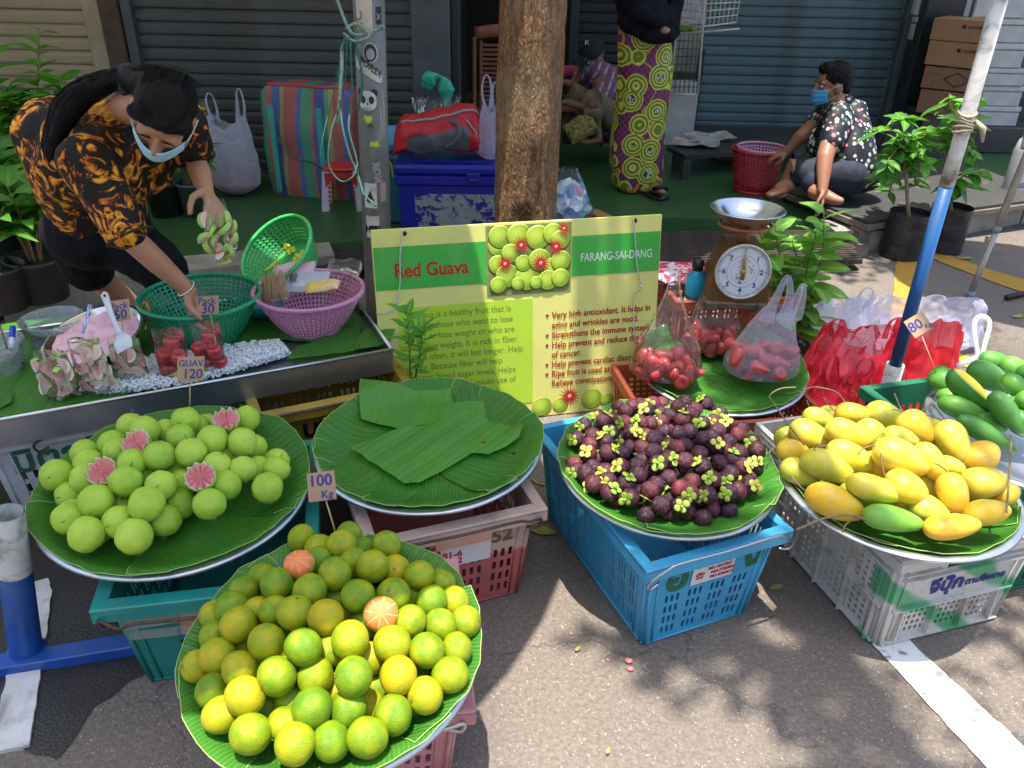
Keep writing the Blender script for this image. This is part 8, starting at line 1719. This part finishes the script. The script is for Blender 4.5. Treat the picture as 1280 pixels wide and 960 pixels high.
B.cap(D(726, 96, dm+.1), .045, D(716, 106, dm), .035, D(704, 103, dm-.05), .028); B.cap(D(742, 132, dm-.3), .055, D(744, 160, dm-.2), .045, D(747, 172, dm-.2), .036, n=16); B.cap(D(747, 176, dm-.18), .036, D(731, 178, dm-.32), .028, flat=.7); B.done('body', SK3, v3, .008, 5); add_eyes(H3, v3); add_mask(H3, v3, M_MSK2, 1.0)
b_ = NB('checked_cloth'); v = b_.pos(); sp = b_.n('ShaderNodeSeparateXYZ', i_0=b_.mapv(v, (1, 1, 1), (0, -.5, 0))); c = b_.mix(b_.ramp(b_.math('SINE', b_.math('MULTIPLY', sp.outputs[0], 110)), [(.55, (0, 0, 0)), (.7, (1, 1, 1))]), (.20, .05, .10), (.30, .34, .42)); c = b_.mix(b_.ramp(b_.math('SINE', b_.math('MULTIPLY', sp.outputs[2], 100)), [(.5, (0, 0, 0)), (.65, (.7, .7, .7))]), c, (.08, .10, .22)); b_.pbr(c, .7); 
S = Body(); S.cap(D(748, 92, dm), .10, D(765, 108, dm+.05), .145, hp3, .15, n=22); S.cap(s3, .10, D(750, 118, dm-.15), .072); S.cap(D(735, 90, dm+.1), .08, D(724, 98, dm+.08), .06); S.done('checked_shirt', b_.m, v3, .010, 4, folds(14, .010, 1))
S = Body(); S.ell(hp3, (.17, .16, .13)); S.cap(hp3+V((0, 0, -.02)), .11, D(740, 126, dm-.3), .085, D(741, 138, dm-.28), .08, n=18); S.cap(hp3, .11, D(715, 116, dm+.0), .085, D(708, 150, dm+.05), .065); S.done('khaki_shorts', mat('khaki_cloth', (.19, .15, .10), (.15, .12, .08), .8, 8, bump=.3), v3, .010, 4, folds(14, .010, 4))
S = Body(); R3 = H3.to_3x3(); S.ell(H3 @ V((0, -.01, .055)), (.086, .105, .072), R3); S.cap(H3 @ V((-.035, .10, .045)), .022, H3 @ V((.035, .10, .045)), .022, flat=.4); S.ell(H3 @ V((0, .115, .040)), (.062, .055, .009), R3); S.done('cap', mat('navy_cap', (.012, .015, .035), rough=.8), v3, .006, 4)
text('K', .05, MSW, v3, v3.matrix_world.inverted() @ frame4(D(731, 56, dm-.13), cR, cU), 'cap_mark')
mb = MB(); mb.box((0, 0, .12), (.3, .26, .03), 0, None, .006); o = mb.obj('low_stool', M_TEAK); o.location = D(775, 168, dm+.15); o.location.z = GF+.02; tag(o, 'low reddish wooden stool under the man in the cap', 'stool')
mb = MB(); c_ = D(708, 134, dm-.05); mb.box((c_.x-.08, c_.y, c_.z), (.40, .3, .02), 0, None, .004); mb.box((c_.x-.2, c_.y, (c_.z+GF)/2), (.03, .03, c_.z-GF)); o = mb.obj('side_table', M_TEAK); tag(o, 'edge of a reddish wooden table beside the man in the cap', 'table')
pillow('yellow_black_bag', 'yellow and black leopard print bag at the feet of the man in the cap', facing(D(726, 160, dm-.3), .2, .5), .22, .17, .09, mat('leopard_cloth', (.36, .32, .05), (.02, .02, .02), .6, 60), 7, 'bag', .02)
mb = MB(); c_ = D(708, 90, dm+.2); mb.ball(c_, (.14, .08, .05), 14, 9, fn=lambda d: 1+.2*noise.noise(d*2)); o = mb.obj('pink_cloth', mat('pink_cloth', (.45, .06, .15), rough=.8)); tag(o, 'pink cloth on the table behind the man in the cap', 'cloth')
# ---- 4. woman in black floral shirt sitting on the platform
v4 = person('woman in black floral shirt and blue mask sitting on the low platform', P(1050, 235, PZ)); bpy.context.view_layer.update(); d4 = 5.0
hc4 = D(1040, 106, d4); H4 = headframe(hc4, V((-1, -.12, -.10)), V((-.05, 0, 1))); s4 = D(1046, 148, d4-.12); sB4 = D(1034, 142, d4+.18); hp4 = D(1062, 216, d4+.05)
elN, haN = D(1031, 198, d4-.20), D(1028, 238, d4-.22); elF, haF = D(1000, 172, d4+.15), D(984, 190, d4+.22)
B = Body(); add_head(B, H4, 1.12); B.cap(D(1050, 138, d4), .066, H4 @ V((0, -.03, -.06)), .060); B.cap(s4, .062, elN, .050, elN.lerp(haN, .4), .044, haN, .029, n=18); add_hand(B, haN, (.0, -.35, -1), (-.8, .2, .2), .25, 1, 1.0)
B.cap(sB4, .055, elF, .046, haF, .029, n=16); add_hand(B, haF, (-1, .15, -.35), (0, .2, -1), .7, -1, 1.0); B.cap(hp4, .13, D(1050, 168, d4), .10)
kn4 = D(989, 212, d4-.05); B.cap(D(1040, 222, d4-.05), .10, kn4, .068, D(985, 232, d4+.0), .055, D(975, 236, d4-.05), .040, n=16); B.cap(D(978, 238, d4-.08), .034, D(962, 243, d4-.2), .026, flat=.7); B.cap(D(1020, 240, d4-.15), .05, D(1044, 250, d4-.22), .032, D(1050, 251, d4-.24), .024, n=12)
B.done('body', SK2, v4, .0065, 5); add_eyes(H4, v4, 1.12); add_mask(H4, v4, M_MSK2, 1.14)
b_ = NB('small_floral_cloth'); v = b_.pos(); vo = b_.n('ShaderNodeTexVoronoi', i_Vector=v, i_Scale=29.0); rr = b_.n('ShaderNodeSeparateColor', i_0=vo.outputs['Color']); dd = b_.math('ADD', vo.outputs['Distance'], b_.math('MULTIPLY', b_.noise(v, 90, 3), .25)); pc_ = b_.ramp(rr.outputs[0], [(0, (.55, .56, .58)), (.45, (.58, .16, .20)), (.62, (.50, .52, .58)), (.85, (.06, .20, .12))], 'CONSTANT'); ctr = b_.mix(b_.ramp(dd, [(.20, (1, 1, 1)), (.27, (0, 0, 0))]), pc_, (.40, .12, .12)); cc = b_.mix(b_.ramp(dd, [(.48, (1, 1, 1)), (.54, (0, 0, 0))]), (.008, .008, .014), ctr); b_.pbr(cc, .65)
S = Body(); S.cap(D(1048, 142, d4+.03), .10, D(1052, 165, d4), .165, D(1056, 190, d4), .185, D(1058, 206, d4), .18, n=26); S.cap(D(1066, 142, d4), .085, D(1063, 165, d4), .13); S.cap(D(1052, 134, d4+.02), .085, D(1054, 160, d4), .14); S.cap(s4, .10, D(1040, 178, d4-.17), .074, n=18); S.cap(sB4, .09, D(1020, 155, d4+.17), .066); S.ell(D(1032, 178, d4), (.12, .13, .13)); S.done('floral_shirt', b_.m, v4, .010, 4, folds(11, .014, 9))
S = Body(); S.cap(D(1040, 136, d4-.07), .035, D(1030, 152, d4-.15), .028, D(1020, 168, d4-.12), .022, flat=.6); S.cap(D(1050, 134, d4-.06), .03, D(1064, 146, d4-.08), .024); S.done('black_collar', M_BLKS, v4, .008, 4)
S = Body(); S.ell(hp4+V((0, 0, -.0)), (.23, .19, .12)); S.cap(D(1060, 220, d4-.08), .12, D(1003, 216, d4-.06), .088, n=20); S.cap(D(1065, 222, d4+.1), .11, D(1015, 228, d4-.1), .07); S.done('navy_shorts', mat('navy_shorts', (.018, .024, .045), (.012, .016, .03), .8, 8, bump=.3), v4, .010, 4, folds(12, .010, 2))
S = Body(); R4 = H4.to_3x3(); S.ell(H4 @ V((0, -.026, .052)), (.094, .106, .090), R4); S.ell(H4 @ V((0, -.062, .0)), (.084, .060, .088), R4); S.ell(H4 @ V((0, .035, .100)), (.062, .058, .038), R4); S.done('short_hair', M_HAIR, v4, .008, 3, folds(50, .007, 8, (1, 1, 1)))
mb = MB(); i4 = v4.matrix_world.inverted(); mb.tube([i4 @ (D(958, 247, d4-.15)), i4 @ D(980, 244, d4-.1)], .03, 10, flat=.35, up=(0, 0, 1)); mb.obj('sandal', mat('brown_leather', (.05, .03, .025), rough=.5), v4)
# ================================================================= TREE AND PLANTS
def leafmat(name, c1, c2, tr, rough=.38):
    b = NB(name); v = b.obj(); uv_ = b.uv(); sp = b.n('ShaderNodeSeparateXYZ', i_0=uv_); r = b.rnd()
    ax = b.math('ABSOLUTE', b.math('SUBTRACT', sp.outputs[1], .5)); vein = b.math('SINE', b.math('MULTIPLY', b.math('SUBTRACT', sp.outputs[0], b.math('MULTIPLY', ax, .9)), 60))
    c = b.mix(b.math('ADD', b.math('MULTIPLY', r, .6), b.math('MULTIPLY', b.noise(uv_, 4, 3), .4)), c1, c2); c = b.mix(b.ramp(ax, [(.012, (.7, .7, .7)), (.05, (0, 0, 0))]), c, tuple(min(1, x*2.2+.03) for x in c2)); c = b.mix(b.ramp(vein, [(.85, (0, 0, 0)), (1, (.25, .25, .25))]), c, c2)
    p = b.pbr(c, rough, 0, b.bump(vein, .25, .002), spec=.5); t_ = b.n('ShaderNodeBsdfTranslucent', i_Color=tr); m = b.n('ShaderNodeMixShader', i_0=.3, i_1=p, i_2=t_); b.t.links.new(m.outputs[0], b.out.inputs[0]); return b.m
def blade(L, W_, m, droop=.25, fold=.18, seed=0, nx=7, ny=5, pw=.75):
    """one leaf with a folded midrib, pointed tip and a droop; base at origin, growing along +x"""
    mb = MB(); ph = seed*2.1
    def g(u, v):
        w_ = W_*.5*(sin(pi*min(1, u*1.0)**pw)**.8)*(1+.05*sin(u*20+ph)); y = (v-.5)*2*w_; return (u*L, y, -droop*L*u*u+fold*abs(y)+.03*L*sin(u*7+ph)*abs(v-.5)*2)
    mb.grid(nx, ny, g); o = mb.obj('leaf', m); me = o.data; uvl = me.uv_layers.new(name='UVMap')
    for lp in me.loops: i = lp.vertex_index; uvl.data[lp.index].uv = ((i % nx)/(nx-1), (i//nx)/(ny-1))
    bpy.data.objects.remove(o); return me
def put_leaf(parent, me, p, d, s=1.0, roll=0, rn=None):
    d = V(d).normalized(); z = V((0, 0, 1)); y = z.cross(d); y = y.normalized() if y.length > .05 else V((0, 1, 0)); m = Matrix((d, y, d.cross(y))).transposed() @ Matrix.Rotation(roll, 3, 'X')
    o = link('leaf', me, parent, p, m.to_euler()); o.scale = (s, s, s); return o
M_SOIL = mat('potting_soil', (.05, .035, .025), (.03, .02, .015), .95, 40, bump=.8); M_POT = mat('black_plastic_pot', (.022, .022, .025), (.035, .035, .038), .45, 8, dirt=.3, dirtc=(.10, .09, .08)); M_STK = mat('plant_stem', (.16, .22, .06), (.20, .17, .08), .7, 30); M_BRK = mat('thin_trunk', (.26, .19, .12), (.18, .13, .08), .85, 30, bump=.5)
def pot(t, c, r, h, m=M_POT):
    mb = MB(); mb.lathe([(.001, 0), (r*.78, 0), (r*.97, h*.93), (r*1.06, h*.93), (r*1.06, h), (r*.95, h), (r*.93, h*.85), (.001, h*.85)], 32, c); mb.obj('pot', m, t); mb = MB(); mb.lathe([(.001, .012), (r*.5, .006), (r*.93, 0)], 20, V(c)+V((0, 0, h*.84))); mb.obj('soil', M_SOIL, t)
def plant(name, label, base, stems, lv, n, size, up_, rn, potr=None, poth=.2, stemr=.004, stemm=None, cat='plant', start=.25, whorl=137.5, potm=None, group=None):
    """stems as polylines (world); leaves spiral up each, every leaf its own part"""
    t = thing(name, label, cat, base, 0, group); bs = V(base)
    if potr: pot(t, (0, 0, 0), potr, poth, potm or M_POT)
    for st in stems:
        q = bezier([V(p)-bs for p in st], 6); N = len(q); mb = MB(); mb.tube(q, [stemr*(1-.6*i/N) for i in range(N)], 6); mb.obj('stem', stemm or M_STK, t)
        a = rn.random()*6.28
        for k in range(n):
            f = start+(1-start)*(k+.5)/n; i = min(int(f*(N-1)), N-2); p = q[i].lerp(q[i+1], f*(N-1)-i); a += radians(whorl)+rn.uniform(-.3, .3); e = up_*(.5+.9*f)+rn.uniform(-.2, .2)
            put_leaf(t, rn.choice(lv), p, (cos(a)*cos(e), sin(a)*cos(e), sin(e)), size*rn.uniform(.75, 1.2)*(1.05-.35*abs(f-.5)), rn.uniform(-.4, .4))
    return t
pr_ = random.Random(77)
L_G = leafmat('fresh_leaf', (.065, .23, .022), (.15, .38, .04), (.32, .70, .06)); L_D = leafmat('dark_leaf', (.04, .17, .018), (.09, .28, .035), (.2, .5, .05)); L_Y = leafmat('lime_leaf', (.10, .28, .03), (.20, .42, .05), (.38, .70, .06))
BL_S = [blade(.07, .030, L_G, .2, .2, k) for k in range(3)]; BL_M = [blade(.16, .062, L_G, .35, .2, k) for k in range(3)]; BL_W = [blade(.24, .085, L_D, .55, .25, k, 9) for k in range(3)]; BL_X = [blade(.15, .088, L_Y, .3, .15, k) for k in range(3)]; BL_B = [blade(.085, .040, L_D, .3, .2, k) for k in range(2)]+[blade(.085, .038, L_G, .25, .2, 7)]
# big lime green plant right of the scale
b0 = V((P(1000, 470, 0).x, 3.0, .0)); q = lambda px, py, d=0: PY(px, py, 2.92+d)
plant('leafy_plant', 'bright green leafy plant in a hidden pot right of the scale', (b0.x, 2.98, 0), [[(b0.x, 2.98, .15), q(1003, 400), q(1008, 340), q(1020, 290)], [(b0.x, 2.98, .15), q(990, 380, .05), q(975, 320, .08), q(968, 280, .1)], [(b0.x, 2.98, .15), q(1012, 370, -.03), q(1028, 318, -.04), q(1030, 262, 0)], [(b0.x, 2.98, .15), q(1000, 410, .03), q(1006, 360, .08), q(990, 300, .10)], [(b0.x, 2.98, .15), q(985, 400, .0), q(968, 350, .0), q(950, 292, .14)]], BL_X, 17, .95, .35, pr_, .10, .16, .005, start=.2)
plant('small_plant', 'young glossy plant standing in front of the left part of the sign', P(513, 505, .1), [[P(513, 505, .1), PY(512, 440, 2.32), PY(508, 385, 2.34)], [P(513, 505, .1), PY(525, 440, 2.34), PY(528, 408, 2.36)]], BL_S, 20, 1.0, .55, pr_, None, start=.15, whorl=90)
# potted trees on the right
for (bx_, by_, top_, crown_, lb, nn) in ((1124, 320, (1130, 150), [(1110, 200), (1098, 165), (1140, 170), (1155, 205), (1098, 225), (1128, 150), (1145, 232), (1158, 170), (1118, 180), (1135, 210), (1112, 240)], 'young tree in a black grow bag left of the blue pole', 15), (1176, 312, (1185, 185), [(1205, 150), (1228, 128), (1190, 120), (1215, 190), (1225, 215), (1170, 160), (1200, 235)], 'taller leafy tree in a black grow bag right of the blue pole', 13)):
    c = P(bx_, by_, 0); yy = c.y+.05; t = thing('potted_tree', lb, 'potted tree', c, 0, 'young trees in black grow bags')
    mb = MB(); mb.grid(28, 12, lambda u, v: (cos(2*pi*u)*.115*(1+.05*noise.noise(V((cos(2*pi*u)*2, sin(2*pi*u)*2, v*4)))+.02*sin(v*30)), sin(2*pi*u)*.115*(1+.06*noise.noise(V((cos(2*pi*u)*2, sin(2*pi*u)*2, v*5)))), .27*v), closex=True); mb.obj('grow_bag', mat('black_grow_bag', (.016, .016, .018), (.03, .03, .033), .32, 12, bump=.6, bscale=30, bdist=.01), t); mb = MB(); mb.lathe([(.001, .24), (.11, .235)], 20); mb.obj('soil', M_SOIL, t)
    tp = PY(top_[0], top_[1], yy)-c; mb = MB(); tr = bezier([(0, 0, .22), tp*.5+V((.0, 0, .1)), tp], 8); mb.tube(tr, [.013*(1-.5*i/len(tr)) for i in range(len(tr))], 8); mb.obj('trunk', M_BRK, t)
    for (x, y) in crown_:
        e = PY(x, y, yy+pr_.uniform(-.15, .15))-c; s0 = tr[min(len(tr)-1, 7+int(pr_.random()*9))]; q_ = bezier([s0, s0.lerp(e, .5)+V((0, 0, .03)), e], 5); mb = MB(); mb.tube(q_, .004, 5); mb.obj('branch', M_BRK, t)
        for k in range(nn): p = q_[min(len(q_)-1, 3+k*len(q_)//nn)]; a = pr_.random()*6.28; e_ = pr_.uniform(-.5, .5); put_leaf(t, pr_.choice(BL_B+BL_S), p, (cos(a), sin(a), e_), pr_.uniform(1.1, 1.6)*(1.35 if bx_ > 1150 else 1), pr_.uniform(-.6, .6))
# plants at the left
for (px, py, stems, lv, n, sz, upa, pr, lb, st) in (
    (58, 372, 7, BL_W, 5, 1.0, .9, .125, 'broad leaved plant in the front black pot by the bending woman', .02), (8, 385, 6, BL_W, 5, 1.05, .9, .12, 'broad leaved plant in the black pot at the left edge', .02), (92, 335, 6, BL_W, 4, .9, 1.0, .12, 'leafy plant in the black pot hidden behind the trousers', .02),
    (22, 330, 7, BL_W, 6, 1.1, .9, .13, 'broad leaved plant in a pot behind the front row at the left', .05), (210, 268, 6, BL_M, 4, .85, .8, .11, 'small leafy plant in a black pot behind the vendor', .05), (248, 268, 7, BL_W, 4, .62, .9, .10, 'wide leaved plant in a grey pot right of the vendor', .02)):
    c = P(px, py, GF) if py < 380 else P(px, py, GF); ss = []
    for k in range(stems):
        a = 2*pi*k/stems+pr_.random(); r = pr_.uniform(.04, .10); h = pr_.uniform(.22, .42)*sz; ss.append([c+V((cos(a)*.02, sin(a)*.02, .17)), c+V((cos(a)*r*.6, sin(a)*r*.6, .17+h*.5)), c+V((cos(a)*r*1.6, sin(a)*r*1.6, .17+h))])
    plant('potted_plant', lb, c, ss, lv, n, sz, upa*.6, pr_, pr, .20, .007, mat('reddish_stalk', (.30, .12, .05), (.22, .2, .06), .6, 20) if lv is BL_W else None, start=.45, group='potted plants along the shopfront', potm=mat('grey_pot', (.12, .13, .15), rough=.5) if px == 248 else None)
tall = [((55, 290), (48, 35), 34, 'tallest leafy stem rising against the tan shutter'), ((30, 300), (12, 105), 26, 'leafy stem left of the tallest one'), ((5, 300), (-8, 62), 26, 'leafy stem cut by the left picture edge'), ((75, 300), (62, 150), 20, 'shorter leafy stem right of the tallest one'), ((18, 320), (22, 190), 20, 'bushy stem low at the left edge'), ((262, 205), (252, 128), 16, 'yellow flowered bush behind the white carrier bag'), ((250, 205), (240, 140), 14, 'leafy bush stem just behind the vendor\'s head'), ((-12, 330), (-15, 160), 24, 'leafy stem at the far left behind the pots'), ((90, 290), (92, 205), 16, 'small stem behind the vendor\'s shoulder')]
for (b_x, b_y), (tx_, ty_), n, lb in tall:
    c = PY(b_x, b_y, 4.7 if b_x < 200 else 5.35); c.z = GF; e = PY(tx_, ty_, c.y); m_ = c.lerp(e, .5)+V((pr_.uniform(-.04, .04), 0, 0))
    side = [[c+V((0, 0, .05)), m_, e]]+[[c.lerp(e, f), c.lerp(e, f+.15)+V((sx_*.10, -.03, 0)), c.lerp(e, f+.3)+V((sx_*.16, -.05, 0))] for f, sx_ in ((.35, -1), (.45, 1))]
    plant('tall_plant', lb, c, side, BL_M if b_x < 200 else BL_S, n+6, 1.15 if b_x < 200 else 1.6, .35, pr_, .12, .22, .008, start=.12, group='tall leafy plants at the left')
mb = MB()
for k in range(5): p = PY(pr_.uniform(247, 268), pr_.uniform(128, 165), 5.25); mb.ball(p, (.016, .016, .012), 8, 6)
o = mb.obj('yellow_flowers', mat('yellow_petal', (.70, .50, .02), rough=.6)); o['kind'] = 'stuff'; tag(o, 'few small yellow flowers on the bush behind the white bag', 'flowers')
# ---- street tree: bark with ridges, limbs and a crown high above the frame
tb_ = V((P(650, 400, 0).x+.005, 3.50, 0)); t = thing('street_tree', 'brown barked street tree standing behind the sign board', 'tree', tb_)
b_ = NB('tree_bark'); v = b_.obj(); nz = b_.noise(b_.mapv(v, (9, 9, 2.2)), 6, 10, .78, .8); cr = b_.n('ShaderNodeTexVoronoi', i_Vector=b_.mapv(b_.n('ShaderNodeVectorMath', operation='ADD', i_0=v, i_1=b_.n('ShaderNodeVectorMath', operation='SCALE', i_0=b_.n('ShaderNodeTexNoise', i_Vector=v, i_Scale=14.0).outputs[1], i_3=.05).outputs[0]).outputs[0], (16, 16, 5)), i_Scale=4.0, feature='DISTANCE_TO_EDGE')
c = b_.ramp(nz, [(.30, (.06, .032, .018)), (.46, (.22, .125, .065)), (.60, (.38, .235, .125)), (.75, (.50, .34, .20))]); c = b_.mix(b_.ramp(cr.outputs[0], [(.0, (.5, .5, .5)), (.09, (0, 0, 0))]), c, (.085, .045, .025)); c = b_.mix(b_.ramp(b_.noise(v, 2.2, 4), [(.50, (0, 0, 0)), (.62, (.45, .45, .45))]), c, (.34, .27, .16))
kn = b_.n('ShaderNodeVectorMath', operation='DISTANCE', i_0=b_.n('ShaderNodeVectorMath', operation='ADD', i_0=v, i_1=b_.n('ShaderNodeVectorMath', operation='SCALE', i_0=b_.noise(v, 12, 3), i_3=.10).outputs[0]).outputs[0], i_1=(.055, -.11, PY(676, 250, 3.4).z)).outputs[1]; c = b_.mix(b_.ramp(kn, [(.05, (.9, .9, .9)), (.085, (0, 0, 0))]), c, (.035, .016, .010))
b_.pbr(c, .9, 0, b_.bump(b_.math('ADD', nz, b_.math('MULTIPLY', cr.outputs[0], 1.2)), .9, .016), spec=.2); M_BARK = b_.m
mb = MB(); tz_ = [(0, .165), (.15, .146), (.5, .132), (1.0, .124), (1.5, .119), (2.6, .11), (3.4, .10)]
def tk(u, v):
    z = v*3.4; i = max(k for k in range(6) if tz_[k][0] <= z+1e-6); k = (z-tz_[i][0])/(tz_[i+1][0]-tz_[i][0]); r = tz_[i][1]*(1-k)+tz_[i+1][1]*k; a = 2*pi*u
    q = noise.noise(V((cos(a)*6, sin(a)*6, z*1.6)))*.010+noise.noise(V((cos(a)*14, sin(a)*14, z*4)))*.007+noise.noise(V((cos(a)*26, sin(a)*26, z*11)))*.005+.010*sin(a*2+z); kd = hypot((a-5.05)*.14, z-.90); q += .012*math.exp(-(kd/.09)**2)
    return (cos(a)*(r+q)+.035*z*.25, sin(a)*(r+q), z)
mb.grid(96, 260, tk, closex=True); mb.obj('trunk', M_BARK, t)
lr = random.Random(9); ends = []
M_CRN = leafmat('tree_leaf', (.03, .11, .015), (.06, .17, .025), (.12, .3, .03)); crown = MB()
# leafy boughs where their shade falls: (x, y, z, radius, leaves)
CL = []
for k in range(22): CL.append((lr.uniform(.50, 2.2), lr.uniform(.3, 1.30), lr.uniform(5.2, 6.6), lr.uniform(.10, .22), 34))
for k in range(12): CL.append((lr.uniform(.30, 1.5), lr.uniform(2.25, 3.3), lr.uniform(4.6, 6.2), lr.uniform(.14, .30), 60))
for k in range(6): CL.append((lr.uniform(.10, .40), lr.uniform(.8, 1.3), lr.uniform(6, 6.5), lr.uniform(.08, .16), 18))
for k in range(7): CL.append((lr.uniform(1.5, 2.9), lr.uniform(2.9, 4.2), lr.uniform(5, 6), lr.uniform(.10, .22), 34))
for k in range(6): CL.append((lr.uniform(.55, .85), lr.uniform(1.6, 2.1), lr.uniform(5, 6), lr.uniform(.10, .2), 40))
for k in range(12): a = lr.random()*6.28; CL.append((tb_.x+cos(a)*1.6, tb_.y+1.2+abs(sin(a)), lr.uniform(4.4, 6.8), lr.uniform(.2, .35), 50))
for (x, y, z, r, n) in CL:
    c0 = V((x, y, z))-tb_
    for k in range(n):
        d = V((lr.gauss(0, 1), lr.gauss(0, 1), lr.gauss(0, .6))); p = c0+d*r*.55; a = lr.random()*6.28; u = V((cos(a), sin(a), lr.uniform(-.5, .2))).normalized(); w_ = u.cross(V((lr.uniform(-.4, .4), lr.uniform(-.4, .4), 1))).normalized(); L = lr.uniform(.07, .12)
        crown.add([p, p+u*L*.5+w_*L*.28, p+u*L, p+u*L*.5-w_*L*.28], [(0, 1, 2, 3)])
    if len(ends) < 40: ends.append(c0)
crown.obj('crown', M_CRN, t)
for i in range(0, len(ends), 3):
    e = ends[i]; s0 = V((.03, 0, 2.9+.12*(i % 4))); mb = MB(); q_ = bezier([s0, s0.lerp(e, .35)+V((0, 0, .5)), s0.lerp(e, .7)+V((0, 0, .35)), e], 6); mb.tube(q_, [.055*(1-.85*j/len(q_)) for j in range(len(q_))], 8); mb.obj('limb', M_BARK, t)
bpy.data.scenes.remove(BAKE)
bpy.context.view_layer.update()
